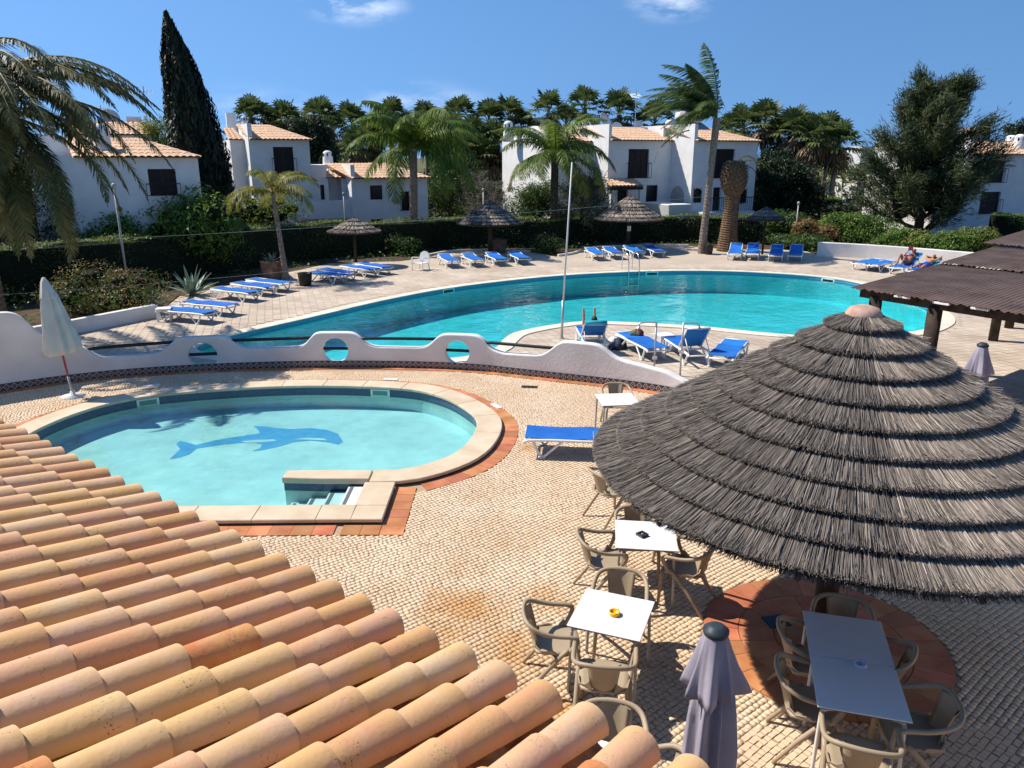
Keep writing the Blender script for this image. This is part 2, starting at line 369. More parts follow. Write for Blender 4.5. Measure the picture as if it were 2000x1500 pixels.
DECK = wall_mid[::6] + [(9,13.6),(20,12.4),(27,12),(27,30),(22.4,36.3),(16.2,41.2),(16.2,43.4),(12.2,43.4),(10.4,45),(5,45),(3.6,42.6),(2.3,40.2),(1.2,42),(-3.2,42.6),(-4.4,39.9),(-5.6,38.4),(-8.9,37.6),(-10.7,33),(-12.4,28.4),(-11.7,24.8),(-13.0,22.2),(-13.6,19)]
TERR = [(-13.2,2),(27,2),(27,12),(20,12.4),(9,13.6)] + wall_mid[::6][::-1]
def sheet(name, outer, holes, z, mat, label, cat=None, kind='structure'):
    vo, F = cdt(outer, holes); o = MB().add([(p[0],p[1],z) for p in vo], F).build(name, mat)
    return tag(o, label, cat, None, kind)
BIGR = [(-1800,-300),(1800,-300),(1800,2500),(-1800,2500)]
sheet('ground', BIGR, [offm(POOL,-.02), offm(KPOOL,-.0)], -.04, M['ground'], 'dry grass and earth beyond the resort gardens')

# deck material: square buff tiles, laid at an angle, for the joints too far off or cut by the pool edge
def tilemat(name, c1, c2, mort, wdt, hgt, ang, msize, off=0.0, stain=None):
    m, t, b = newmat(name); L = t.links.new; N = t.nodes.new
    mp = N('ShaderNodeMapping'); mp.inputs['Rotation'].default_value = (0,0,-ang); L(N('ShaderNodeTexCoord').outputs['Object'], mp.inputs[0])
    br = N('ShaderNodeTexBrick'); br.offset = off; br.inputs['Color1'].default_value = c1+(1,); br.inputs['Color2'].default_value = c2+(1,); br.inputs['Mortar'].default_value = mort+(1,)
    br.inputs['Scale'].default_value = 1; br.inputs['Brick Width'].default_value = wdt; br.inputs['Row Height'].default_value = hgt; br.inputs['Mortar Size'].default_value = msize
    L(mp.outputs[0], br.inputs['Vector'])
    nz = N('ShaderNodeTexNoise'); nz.inputs['Scale'].default_value = .5; nz.inputs['Detail'].default_value = 7; L(N('ShaderNodeTexCoord').outputs['Object'], nz.inputs['Vector'])
    h = N('ShaderNodeHueSaturation'); mr = N('ShaderNodeMapRange'); mr.inputs[3].default_value = .74; mr.inputs[4].default_value = 1.24; L(nz.outputs['Fac'], mr.inputs[0]); L(mr.outputs[0], h.inputs['Value'])
    L(br.outputs['Color'], h.inputs['Color']); L(h.outputs[0], b.inputs['Base Color']); b.inputs['Roughness'].default_value = .85
    return m
DANG = math.radians(17)
M['deck'] = tilemat('deck_base', (.46,.375,.295), (.50,.415,.33), (.37,.30,.23), .25, .25, DANG, .010)
M['deck_tile'] = pm('deck_tile', (.45,.36,.28), (.57,.48,.385), scale=.55, rough=.85, island=.10, bump=.1, bscale=50, detail=7)
deck = sheet('pool_deck', DECK, [POOL], 0.0, M['deck'], 'buff tiled sun deck around the large blue pool')
# the deck tiles as low slabs
g = .25; c, s_ = math.cos(DANG), math.sin(DANG)
ii, jj = np.meshgrid(np.arange(-72,156), np.arange(12,216)); ii = ii.ravel(); jj = jj.ravel()
def rot2(x, y): return np.stack([c*x - s_*y, s_*x + c*y], 1)
cent = rot2((ii+.5)*g, (jj+.5)*g)
keep = np.ones(len(cent), bool); pool_out = offm(POOL, -.42); DK = DECK
for a, b_ in ((0,0),(1,0),(1,1),(0,1)):
    q = rot2((ii+a)*g, (jj+b_)*g); keep &= inpoly_np(q, DK) & ~inpoly_np(q, pool_out)
keep &= cent[:,1] < 37
ii, jj = ii[keep], jj[keep]; e = .006; n = len(ii)
hz = .010 + RNG.uniform(-.0015,.0015,n)
V = np.zeros((n,4,3)); 
for k,(a,b_) in enumerate(((e,e),(g-e,e),(g-e,g-e),(e,g-e))):
    q = rot2(ii*g+a, jj*g+b_); V[:,k,:2] = q; V[:,k,2] = hz + RNG.uniform(-.001,.001,n)
o = mesh_np('deck_tile', V.reshape(-1,3), np.arange(4*n).reshape(n,4), M['deck_tile'], deck); tag(o, kind='stuff')

# small stone paving of the terrace
CANG = math.radians(38)
M['cobble'] = pm('cobble_stone', (.62,.45,.295), (.70,.54,.38), scale=.9, rough=.8, island=.06, bump=.08, bscale=60, detail=6)
def stain(mat, nodes):                        # rusty wash-marks in the paving, each with its own ragged outline
    t = mat.node_tree; L = t.links.new; N = t.nodes.new; b = t.nodes['Principled BSDF']; src = b.inputs['Base Color'].links[0].from_socket
    co = N('ShaderNodeTexCoord').outputs['Object']; nz = N('ShaderNodeTexNoise'); nz.inputs['Scale'].default_value = 1.7; nz.inputs['Detail'].default_value = 8; nz.inputs['Roughness'].default_value = .65; L(co, nz.inputs['Vector'])
    tot = None
    for (x, y, r, st) in nodes:
        vm = N('ShaderNodeVectorMath'); vm.operation = 'DISTANCE'; L(co, vm.inputs[0]); vm.inputs[1].default_value = (x,y,0)
        mr = N('ShaderNodeMapRange'); mr.inputs[1].default_value = r; mr.inputs[2].default_value = 0; mr.inputs[3].default_value = 0; mr.inputs[4].default_value = st; L(vm.outputs['Value'], mr.inputs[0])
        if tot is None: tot = mr.outputs[0]
        else: a = N('ShaderNodeMath'); a.operation = 'MAXIMUM'; L(tot, a.inputs[0]); L(mr.outputs[0], a.inputs[1]); tot = a.outputs[0]
    a = N('ShaderNodeMath'); a.operation = 'ADD'; L(tot, a.inputs[0]); L(nz.outputs['Fac'], a.inputs[1])
    mr = N('ShaderNodeMapRange'); mr.inputs[1].default_value = .66; mr.inputs[2].default_value = 1.05; mr.inputs[3].default_value = 0; mr.inputs[4].default_value = .8; L(a.outputs[0], mr.inputs[0])
    mx = N('ShaderNodeMix'); mx.data_type = 'RGBA'; L(mr.outputs[0], mx.inputs[0]); L(src, mx.inputs[6]); mx.inputs[7].default_value = (.50,.25,.075,1); L(mx.outputs[2], b.inputs['Base Color'])
STAINS = [(-.55,7.65,.95,.62),(.0,6.9,.9,.62),(.45,7.9,.7,.42),(.45,6.0,.9,.55),(-.9,7.0,.7,.45),(1.1,8.9,.8,.28),(.1,9.6,.7,.26),(-.6,8.6,.8,.26),(.35,12.9,.45,.40),(-.4,10.6,.6,.24),(1.9,5.2,1.0,.22),(.6,10.9,.7,.24)]
stain(M['cobble'], STAINS)
M['terr_base'] = tilemat('terrace_base', (.44,.30,.185), (.47,.325,.20), (.34,.23,.14), .062, .062, CANG, .006)
M['terr_far'] = tilemat('terrace_far', (.56,.44,.31), (.63,.50,.37), (.40,.29,.19), .075, .065, CANG, .010, .5)
near_c = [(-7,3),(12,3),(12,14.5),(0.4,14.5),(-1,14.5),(-7,14.5)]
kout = offm(KPOOL, .0)
terrace = sheet('terrace', TERR, [kout], 0.0, M['terr_base'], 'cream small-stone paved terrace around the paddling pool')
# no stones where border tiles, copings and rings lie
kborder = offm(KARC, -.77, False) + [(-1.49,9.52),(-1.49,11.0)]
RINGC = (3.34,7.13); RINGR = 1.25
wall_front_strip = offm(WALLC, -.24, False)[::6]
TERR_IN = [(-13.2,2),(27,2),(27,12),(20,12.4),(9,13.6)] + wall_front_strip[::-1]
cp = .061; rp = .064
jj0 = np.arange(-140, 420); rows = []
c, s_ = math.cos(CANG), math.sin(CANG)
for j in jj0:
    u = np.arange(-160, 420)*cp + RNG.uniform(0, cp); rows.append(np.stack([u + RNG.normal(0,.004,len(u)), np.full(len(u), j*rp)], 1))
R = np.concatenate(rows); wob = .035*np.sin(R[:,0]*.9+1) + .02*np.sin(R[:,0]*2.3 + R[:,1]*.7)
R2 = R.copy(); R2[:,1] += wob
C2 = np.stack([c*R2[:,0]-s_*R2[:,1], s_*R2[:,0]+c*R2[:,1]], 1)
dep = C2[:,1]*CT + HC*ST; px = 1000 + FPX*C2[:,0]/dep
py = 750 - FPX*(C2[:,1]*ST - HC*CT)/dep
keep = (C2[:,1] > 4.2) & (px > -60) & (px < 2080) & (py < 1560) & inpoly_np(C2, TERR_IN) & ~inpoly_np(C2, kborder) & (np.hypot(C2[:,0]-RINGC[0], C2[:,1]-RINGC[1]) > RINGR+.025)
keep &= C2[:,1] < 17.9
R2 = R2[keep]; C2 = C2[keep]; py = py[keep]; px = px[keep]
order = np.argsort(np.where((px < 1990) & (px > 1450) & (py < 1500) & (py > 1300), -py, 0) ); own = order[:300]; rest = order[300:]
def stones(idx):
    n = len(idx); r = R2[idx]; hw = (cp*.5-.0022)*(1+RNG.uniform(-.10,.05,(n,1))); hh = (rp*.5-.0036)*(1+RNG.uniform(-.10,.06,(n,1)))
    q = np.array([[-1,-1],[1,-1],[1,1],[-1,1]])
    corner = r[:,None,:] + q[None]*np.concatenate([hw,hh],1)[:,None,:] + RNG.normal(0,.0022,(n,4,2))
    top = r[:,None,:] + (corner - r[:,None,:])*.965
    z = (.011+RNG.uniform(-.0015,.0015,(n,1))) + RNG.normal(0,.0007,(n,4))
    W = lambda a, zz: np.concatenate([(c*a[...,0]-s_*a[...,1])[...,None], (s_*a[...,0]+c*a[...,1])[...,None], zz[...,None]], -1)
    return np.concatenate([W(top, z), W(corner, np.full((n,4), .004))], 1)      # n,8,3
SF = np.array([[0,1,2,3],[4,5,1,0],[5,6,2,1],[6,7,3,2],[7,4,0,3]])
V = stones(rest); n = len(V)
F = (SF[None] + 8*np.arange(n)[:,None,None]).reshape(-1,4)
o = mesh_np('cobble_paving', V.reshape(-1,3), F, M['cobble'], terrace); tag(o, kind='stuff')
for V8 in stones(own):
    mb = MB().add(V8, SF.tolist()); o = mb.build('cobble', M['cobble'], terrace)

# --- paddling pool
kp = thing('paddling_pool', 'oval paddling pool with pale stone rim and blue dolphin on its floor', 'pool', (0,0,0))
KZ, KW = -.42, -.085
vo, F = cdt(KPOOL); MB().add([(p[0],p[1],KZ) for p in vo], F).build('pool_floor', M['basin_small'], kp)
def ringwall(name, poly, z0, z1, mat, parent, closed=True):
    n = len(poly); d = [0]
    for i in range(n): d.append(d[-1] + math.dist(poly[i][:2], poly[(i+1)%n][:2]))
    V = []; F = []; UV = []
    m = n+1 if closed else n
    for i in range(m):
        p = poly[i % n]; V += [(p[0],p[1],z0),(p[0],p[1],z1)]; UV += [(d[i],z0),(d[i],z1)]
    for i in range(m-1): F.append((2*i+1,2*i+3,2*i+2,2*i))
    o = MB().add(V,F).build(name, mat, parent); set_uv(o, lambda co, k: UV[k]); return o
ringwall('pool_wall', KPOOL, KZ, -.13, M['basin_small'], kp)
ringwall('tile_band', offm(KPOOL, .006), -.135, .06, M['band'], kp)
vo, F = cdt(offm(KPOOL, .003)); o = MB().add([(p[0],p[1],KW) for p in vo], F).build('water', M['water_small'], None); tag(o, 'clear shallow water filling the paddling pool', None, None, 'structure')
def strip_stones(name, path, o0, o1, step, z0, z1, mat, parent, gap=.004, closed=False, skip=None, bevel=.012):
    P = resample([(p[0],p[1],0) for p in path], .1, closed); P = [tuple(p[:2]) for p in P]
    A = offm(P, o0, closed); B = offm(P, o1, closed); n = len(P); k = max(1, round(step/.1)); i = 0
    lim = n if closed else n-1
    while i < lim:
        e = min(i+k, lim)
        if lim - e < k*.5: e = lim
        idx = [q % n for q in range(i, e+1)]
        cx = sum(B[q][0]+A[q][0] for q in idx)/(2*len(idx)); cyy = sum(B[q][1]+A[q][1] for q in idx)/(2*len(idx))
        if not (skip and skip(cx, cyy)):
            poly = [A[q] for q in idx] + [B[q] for q in idx][::-1]
            poly = [(cx+(x-cx)*(1-gap/step*1.0), cyy+(y-cyy)*(1-gap/step)) for x,y in poly]
            ar = sum(poly[q][0]*poly[(q+1)%len(poly)][1]-poly[(q+1)%len(poly)][0]*poly[q][1] for q in range(len(poly)))
            if ar < 0: poly = poly[::-1]
            MB().prism(poly, z0, z1).build(name, mat, parent, bevel=bevel, seg=1)
        i = e
strip_stones('coping_stone', KARC, .035, -.45, .95, .042, .10, M['coping'], kp, gap=.0015, bevel=.010)
for seg_ in ([KARC],): strip_stones('coping_base', KARC, .0, -.37, 6.0, .0, .043, M['grout'], kp, gap=.0, bevel=0)
for y0,y1 in ((10.29,11.13),): MB().box(-2.31,-1.83,y0,y1,.042,.101).build('coping_stone', M['coping'], kp, bevel=.010, seg=1)
MB().box(-2.276,-1.83,9.84,10.286,.042,.1005).build('coping_stone', M['coping'], kp, bevel=.010, seg=1)
MB().prism([(-2.27,11.26),(-2.27,11.60),(-3.0,11.61),(-3.66,11.59),(-3.67,11.30),(-3.0,11.26)][::-1], .0, .103).build('coping_stone', M['coping'], kp, bevel=.010, seg=1)
strip_stones('border_tile', KARC, -.455, -.76, .26, .0, .016, M['terracotta'], kp, skip=lambda x,y: (x < -1.62 and 9.3 < y < 11.45 and x > -2.4) or y < 9.2, bevel=0)
for k in range(6): MB().box(-1.825,-1.50,9.53+k*.265,9.53+k*.265+.259,.0,.017).build('border_tile', M['terracotta'], kp)
for k in range(2): MB().box(-2.37+k*.27,-2.37+k*.27+.264,9.53,9.835,.0,.016).build('border_tile', M['terracotta'], kp)
for k in range(4):                            # steps in the corner nook
    x1 = -2.285 - k*.31; zt = -.03 - k*.095
    st = MB().box(x1-.31, x1, 10.30, 11.255, KZ+.002, zt).build('step', M['step_white'], kp)
    MB().box(x1-.31+.03, x1-.31+.085, 10.33, 11.22, zt+.001, zt+.006).build('grip_strip', pm('grip_strip%d'%k, (.12,.13,.14), rough=.8), st)
DP = [(670,863),(660,847),(636,839),(606,836),(567,838),(543,836),(520,833),(495,832),(505,840),(507,846),(480,850),(450,855),(420,860),(382,869),(370,865),(352,861),(344,867),(352,877),(331,897),(352,893),(370,887),(384,876),(410,872),(437,868),(470,865),(497,865),(512,868),(508,875),(492,881),(512,879),(531,875),(552,870),(575,863),(606,860),(642,864),(660,868)]
dw = [gp(x, y, KZ+.004) for x,y in DP]; vo, F = cdt([(p.x,p.y) for p in dw]); o = MB().add([(p[0],p[1],KZ+.004) for p in vo], F).build('dolphin_picture', M['dolphin'], kp); o['label'] = 'blue leaping dolphin in mosaic on the pool floor'
for blob in ([(571,858),(600,855),(632,856),(640,860),(605,859)],[(470,862),(500,859),(535,858),(540,861),(510,864),(480,865)]):
    w_ = [gp(x,y,KZ+.008) for x,y in blob]; MB().add(w_, [tuple(range(len(w_)))[::-1]]).build('belly_patch', M['basin_small'], o)
def on_edge(poly, px_, py_, z):               # nearest edge place and inward normal
    p = gp(px_, py_, z); i = min(range(len(poly)), key=lambda k: math.dist(poly[k][:2], p[:2])); a = Vector(poly[(i-1)%len(poly)]); b = Vector(poly[(i+1)%len(poly)]); t = (b-a).normalized()
    return Vector(poly[i]), math.atan2(t.y, t.x)
for (x,y) in ((298,780),(750,762)):
    p, a = on_edge(KPOOL, x, y, 0); sk = put('skimmer_frame', MB().box(-.22,.22,.004,.022,-.13,.03).mesh('skimmer_frame'), M['white_plastic'], kp, (p.x,p.y,0), (0,0,a))
    MB().box(-.17,.17,.02,.028,-.10,.0).build('skimmer_mouth', pm('skimmer_mouth', (.12,.28,.24), rough=.4), sk)

# --- large pool
bp_ = thing('swimming_pool', 'large curved turquoise swimming pool with pale rim', 'pool', (0,0,0))
BZ = -.98; BW = -.10
vo, F = cdt(POOL); MB().add([(p[0],p[1],BZ) for p in vo], F).build('pool_floor', M['basin_big'], bp_)
ringwall('pool_wall', POOL, BZ, -.16, M['basin_big'], bp_)
ringwall('tile_band', offm(POOL, .006), -.165, .0, M['band_big'], bp_)
vo, F = cdt(offm(POOL, .003)); o = MB().add([(p[0],p[1],BW) for p in vo], F).build('water', M['water_big'], None); tag(o, 'rippled turquoise water filling the large pool', None, None, 'structure')
strip_stones('coping_stone', POOL, .03, -.40, .75, .0, .028, M['coping_big'], bp_, closed=True, bevel=0)
for (x,y) in ((1590,548),(890,565),(1285,533)):
    p, a = on_edge(POOL, x, y, 0); sk = put('skimmer_frame', MB().box(-.3,.3,.008,.03,-.19,.0).mesh('skimmer_frame'), M['white_plastic'], bp_, (p.x,p.y,0), (0,0,a))
    MB().box(-.24,.24,.028,.036,-.15,-.05).build('skimmer_mouth', M['window'], sk)
# ladder
p, a = on_edge(POOL, 1230, 531, 0)
lad = thing('pool_ladder', 'polished steel ladder rails at the far edge of the large pool', 'ladder', (p.x,p.y,0), a)
for x in (-.25,.25):
    MB().tube(catmull([(x,-.75,.03),(x,-.72,.55),(x,-.55,.82),(x,-.2,.80),(x,.08,.45),(x,.10,-.2),(x,.10,-.9)], 5), .022, 8).build('rail', M['steel'], lad, smooth=True)
for z in (-.3,-.6,-.9): MB().box(-.25,.25,.06,.14,z,z+.025).build('rung', M['steel'], lad)

# ------------------------------------------------------------------ serpentine wall with round holes
PXK = [(-200,1.8),(0,1.76),(45,1.72),(62,1.6),(100,1.0),(130,.9),(148,.87),(165,.80),(192,.53),(205,.48),(300,.47),(318,.52),(345,.80),(355,.84),(437,.84),(447,.80),(470,.55),(485,.50),(585,.52),(597,.57),(612,.83),(622,.87),(685,.87),(697,.83),(715,.58),(735,.51),(820,.51),(835,.55),(857,.83),(868,.87),(925,.88),(938,.84),(955,.58),(980,.49),(1050,.53),(1065,.60),(1090,.88),(1100,.92),(1160,.92),(1172,.88),(1195,.68),(1215,.6),(1300,.47),(1345,.30)]
WS = [0]
for a, b in zip(WALLC, WALLC[1:]): WS.append(WS[-1] + math.dist(a, b))
WS = np.array(WS); WX = np.array([p[0] for p in WALLC]); WY = np.array([p[1] for p in WALLC])
WPX = 1000 + FPX*WX/(WY*CT + (HC-.4)*ST)
kx = np.array([k[0] for k in PXK]); kz = np.array([k[1] for k in PXK])
def s_of_px(x): return float(np.interp(x, WPX, WS))
Ltot = WS[-1]; ns = int(Ltot/.05); sg = np.linspace(0, Ltot, ns+1)
ztop = np.interp(np.interp(sg, WS, WPX), kx, kz); ker = np.ones(5)/5; zt = np.convolve(np.pad(ztop, 2, 'edge'), ker, 'valid')
outer = [(float(s), 0.0) for s in sg] + [(float(s), float(z)) for s, z in zip(sg[::-1], zt[::-1])]
holes = []; HO = [(396,694,.33),(655,683,.31),(893,687,.30)]; hc = []
for x, y, r in HO:
    s0 = s_of_px(x); Y = float(np.interp(s0, WS, WY)); z0 = atY(x, y, Y+.1).z; hc.append((s0, z0, r))
    holes.append([(s0 + r*math.cos(2*PI*k/28), z0 + r*math.sin(2*PI*k/28)) for k in range(28)])
inner = []
for s in np.arange(.1, Ltot, .16):
    zz = float(np.interp(s, sg, zt))
    for z in np.arange(.12, zz-.06, .14):
        if not any(math.hypot(s-a, z-b) < r+.05 for a, b, r in hc): inner.append((float(s), float(z)))
vo, F = cdt(outer, holes, inner)
def wpt(s, z, d):
    x = float(np.interp(s, WS, WX)); y = float(np.interp(s, WS, WY)); e = .08
    tx = float(np.interp(min(s+e,Ltot), WS, WX) - np.interp(max(s-e,0), WS, WX)); ty = float(np.interp(min(s+e,Ltot), WS, WY) - np.interp(max(s-e,0), WS, WY)); l = math.hypot(tx, ty)
    return (x - ty/l*d, y + tx/l*d, z)
gw = thing('garden_wall', 'white wavy-topped stucco wall with round portholes behind the paddling pool', 'wall', (0,0,0))
n = len(vo); V = [wpt(p[0], p[1], 0) for p in vo] + [wpt(p[0], p[1], .22) for p in vo]
ed = {}
for f in F:
    for k in range(len(f)):
        e = (f[k], f[(k+1) % len(f)]); ed[e] = ed.get(e, 0) + 1
FF = [tuple(f) for f in F] + [tuple(i+n for i in f[::-1]) for f in F]
for (a, b) in ed:
    if (b, a) not in ed: FF.append((b, a, a+n, b+n))
wall = MB().add(V, FF).build('stucco_body', M['stucco_wall'], gw, bevel=.035, seg=3)
bm = bmesh.new(); bm.from_mesh(wall.data); bmesh.ops.recalc_face_normals(bm, faces=bm.faces); bm.to_mesh(wall.data); bm.free()
wall.data.polygons.foreach_set('use_smooth', [True]*len(wall.data.polygons))
wall.data.set_sharp_from_angle(angle=math.radians(50))
# patterned skirting tiles
m, t, b = newmat('skirting_tile'); L = t.links.new; N = t.nodes.new
co = N('ShaderNodeTexCoord').outputs['Object']; sp = N('ShaderNodeSeparateXYZ'); L(co, sp.inputs[0])
def mth(op, a, b=None):
    q = N('ShaderNodeMath'); q.operation = op
    for i, v in enumerate((a, b)):
        if v is None: continue
        if isinstance(v, (int, float)): q.inputs[i].default_value = v
        else: L(v, q.inputs[i])
    return q.outputs[0]
ax = mth('ABSOLUTE', sp.outputs[0]); az = mth('ABSOLUTE', mth('SUBTRACT', sp.outputs[2], .085))
dd = mth('ADD', mth('DIVIDE', ax, .075), mth('DIVIDE', az, .085))
band1 = mth('LESS_THAN', mth('ABSOLUTE', mth('SUBTRACT', dd, .80)), .17)
band2 = mth('LESS_THAN', dd, .22)
bb = mth('MAXIMUM', band1, band2)
mx = N('ShaderNodeMix'); mx.data_type = 'RGBA'; L(bb, mx.inputs[0]); mx.inputs[6].default_value = (.045,.035,.035,1); mx.inputs[7].default_value = (.42,.38,.36,1); L(mx.outputs[2], b.inputs['Base Color']); b.inputs['Roughness'].default_value = .3
M['skirt'] = m
tm = MB().box(-.0735,.0735,-.012,.0,.004,.168).mesh('skirting_tile')
s = s_of_px(-40)
while s < Ltot-.1:
    x, y, _ = wpt(s, 0, 0); x2, y2, _ = wpt(s+.05, 0, 0); put('skirting_tile', tm, M['skirt'], gw, (x,y,0), (0,0,math.atan2(y2-y, x2-x))); s += .15
strip_stones('border_tile', [p for p in WALLC if p[0] > -11.5], -.016, -.22, .27, .0, .014, M['terracotta'], gw, bevel=0)
def bar(s0, z0, s1, z1, d=.11):
    P = [wpt(s0+(s1-s0)*k/8, z0+(z1-z0)*k/8, d) for k in range(9)]; MB().tube(P, .04, 8).build('railing_bar', M['black_metal'], gw, smooth=True)
for a, b_ in ((160,348),(445,613),(695,858),(937,1093)):
    bar(s_of_px(a), .70, s_of_px(b_), .72)
for s0, z0, r in hc: bar(s0-r-.03, z0+.03, s0+r+.03, z0+.03)
# low planter walls
def lowwall(name, path, h, th, mat, label, cat='wall'):
    P = resample(catmull([(x,y,0) for x,y in path], 6), .3); P = [tuple(p[:2]) for p in P]; A = offm(P, th/2, False); B = offm(P, -th/2, False); m_ = len(P)
    H = [h(k/(m_-1)) if callable(h) else h for k in range(m_)]
    V = [(*p,-.03) for p in A] + [(*p,-.03) for p in B] + [(*p,z) for p,z in zip(A,H)] + [(*p,z) for p,z in zip(B,H)]
    F = []
    for i in range(m_-1): F += [(2*m_+i,2*m_+i+1,3*m_+i+1,3*m_+i),(i,i+1,2*m_+i+1,2*m_+i),(m_+i+1,m_+i,3*m_+i,3*m_+i+1)]
    F += [(0,2*m_,3*m_,m_),(m_-1,2*m_-1,4*m_-1,3*m_-1)]
    o = MB().add(V,F).build(name, mat, None, bevel=.03)
    bm = bmesh.new(); bm.from_mesh(o.data); bmesh.ops.recalc_face_normals(bm, faces=bm.faces); bm.to_mesh(o.data); bm.free()
    return tag(o, label, cat)
lowwall('planter_wall', [(-13.9,20.3),(-12.95,22.0),(-12.2,23.4),(-11.55,24.6)], .42, .22, M['stucco_wall'], 'low white planter wall in front of the russet shrub')
lowwall('boundary_wall', [(16.0,40.6),(18.2,39.6),(20.4,38.0),(22.6,35.9),(24.0,34)], lambda t: .72-.12*t, .25, M['stucco_wall'], 'low white curved wall behind the two sunbathers')
lowwall('kerb', [(2.4,40.3),(3.2,41.2),(4.2,43.2),(5.5,44.4),(8,44.9),(10.2,44.8)], .12, .14, M['kerb'], 'pale kerb curving round the loungers under the third thatched umbrella', 'kerb')
lowwall('kerb', [(-4.5,40.0),(-4.0,41.2),(-3.0,42.4),(-1,42.6),(1.0,42)], .12, .14, M['kerb'], 'pale kerb behind the loungers under the second thatched umbrella', 'kerb')

# ------------------------------------------------------------------ foreground tiled roof
U3 = Vector((.795,-.607,0)).normalized(); N3 = Vector((-U3.y*-1, 0, 0))
N3 = Vector((U3.y, -U3.x, 0))                         # horizontal, away from the eave towards the building
AL = math.radians(14); S3 = (N3*math.cos(AL) + Vector((0,0,math.sin(AL)))).normalized(); K3 = U3.cross(S3)
if K3.z < 0: K3 = -K3
E0 = Vector((-4.38, 6.30, 2.64)); TP = .2365; TEX = .35
roof = thing('tiled_roof', 'terracotta barrel-tiled roof in the foreground', 'roof', (0,0,0))
def m_tile(name, base):
    m, t, b = newmat(name); L = t.links.new; N = t.nodes.new
    co = N('ShaderNodeTexCoord').outputs['Object']; rnd = N('ShaderNodeObjectInfo').outputs['Random']
    off = N('ShaderNodeVectorMath'); off.operation = 'ADD'; L(co, off.inputs[0]); sc_ = N('ShaderNodeMath'); sc_.operation = 'MULTIPLY'; sc_.inputs[1].default_value = 57; L(rnd, sc_.inputs[0]); L(sc_.outputs[0], off.inputs[1])
    r = N('ShaderNodeValToRGB'); cr = r.color_ramp; cr.interpolation = 'CONSTANT'
    for i, (p, cc) in enumerate(base):
        e = cr.elements[i] if i < 2 else cr.elements.new(p); e.position = p; e.color = cc + (1,)
    L(rnd, r.inputs[0])
    n1 = N('ShaderNodeTexNoise'); n1.inputs['Scale'].default_value = 5; n1.inputs['Detail'].default_value = 6; n1.inputs['Roughness'].default_value = .6; L(off.outputs[0], n1.inputs['Vector'])
    r1 = N('ShaderNodeValToRGB'); r1.color_ramp.elements[0].position = .42; r1.color_ramp.elements[1].position = .66; L(n1.outputs['Fac'], r1.inputs[0])
    mx = N('ShaderNodeMix'); mx.data_type = 'RGBA'; mm = N('ShaderNodeMath'); mm.operation = 'MULTIPLY'; mm.inputs[1].default_value = .62; L(r1.outputs[0], mm.inputs[0]); L(mm.outputs[0], mx.inputs[0]); L(r.outputs[0], mx.inputs[6]); mx.inputs[7].default_value = (.60,.37,.135,1)
    n3 = N('ShaderNodeTexNoise'); n3.inputs['Scale'].default_value = 3.2; n3.inputs['Detail'].default_value = 5; L(off.outputs[0], n3.inputs['Vector'])
    r3 = N('ShaderNodeValToRGB'); r3.color_ramp.elements[0].position = .52; r3.color_ramp.elements[1].position = .72; L(n3.outputs['Fac'], r3.inputs[0])
    mx3 = N('ShaderNodeMix'); mx3.data_type = 'RGBA'; m3 = N('ShaderNodeMath'); m3.operation = 'MULTIPLY'; m3.inputs[1].default_value = .40; L(r3.outputs[0], m3.inputs[0]); L(m3.outputs[0], mx3.inputs[0]); L(mx.outputs[2], mx3.inputs[6]); mx3.inputs[7].default_value = (.62,.50,.36,1)
    # lichen specks
    n2 = N('ShaderNodeTexNoise'); n2.inputs['Scale'].default_value = 105; n2.inputs['Detail'].default_value = 2; L(off.outputs[0], n2.inputs['Vector'])
    n4 = N('ShaderNodeTexNoise'); n4.inputs['Scale'].default_value = 7; L(off.outputs[0], n4.inputs['Vector'])
    ad = N('ShaderNodeMath'); ad.operation = 'MULTIPLY_ADD'; ad.inputs[1].default_value = .55; L(n4.outputs['Fac'], ad.inputs[0]); L(n2.outputs['Fac'], ad.inputs[2])
    r2 = N('ShaderNodeValToRGB'); r2.color_ramp.elements[0].position = .99; r2.color_ramp.elements[1].position = 1.0
    mr = N('ShaderNodeMapRange'); mr.inputs[1].default_value = 0.985; mr.inputs[2].default_value = 1.06; L(ad.outputs[0], mr.inputs[0])
    mx2 = N('ShaderNodeMix'); mx2.data_type = 'RGBA'; L(mr.outputs[0], mx2.inputs[0]); L(mx3.outputs[2], mx2.inputs[6]); mx2.inputs[7].default_value = (.20,.14,.085,1)
    t.nodes.remove(r2)
    L(mx2.outputs[2], b.inputs['Base Color']); b.inputs['Roughness'].default_value = .82; b.inputs['Specular IOR Level'].default_value = .25
    nb = N('ShaderNodeTexNoise'); nb.inputs['Scale'].default_value = 45; nb.inputs['Detail'].default_value = 6; L(off.outputs[0], nb.inputs['Vector'])
    bp = N('ShaderNodeBump'); bp.inputs['Strength'].default_value = .22; bp.inputs['Distance'].default_value = .01; L(nb.outputs['Fac'], bp.inputs['Height']); L(bp.outputs[0], b.inputs['Normal'])
    return m
M['barrel'] = m_tile('barrel_tile', [(0,(.62,.36,.185)),(.16,(.60,.325,.185)),(.30,(.65,.41,.20)),(.44,(.62,.35,.215)),(.58,(.67,.44,.25)),(.70,(.58,.30,.155)),(.82,(.64,.40,.25)),(.955,(.52,.19,.075))])
M['channel'] = m_tile('channel_tile', [(0,(.20,.075,.04)),(.4,(.25,.10,.055)),(.7,(.17,.06,.035))])
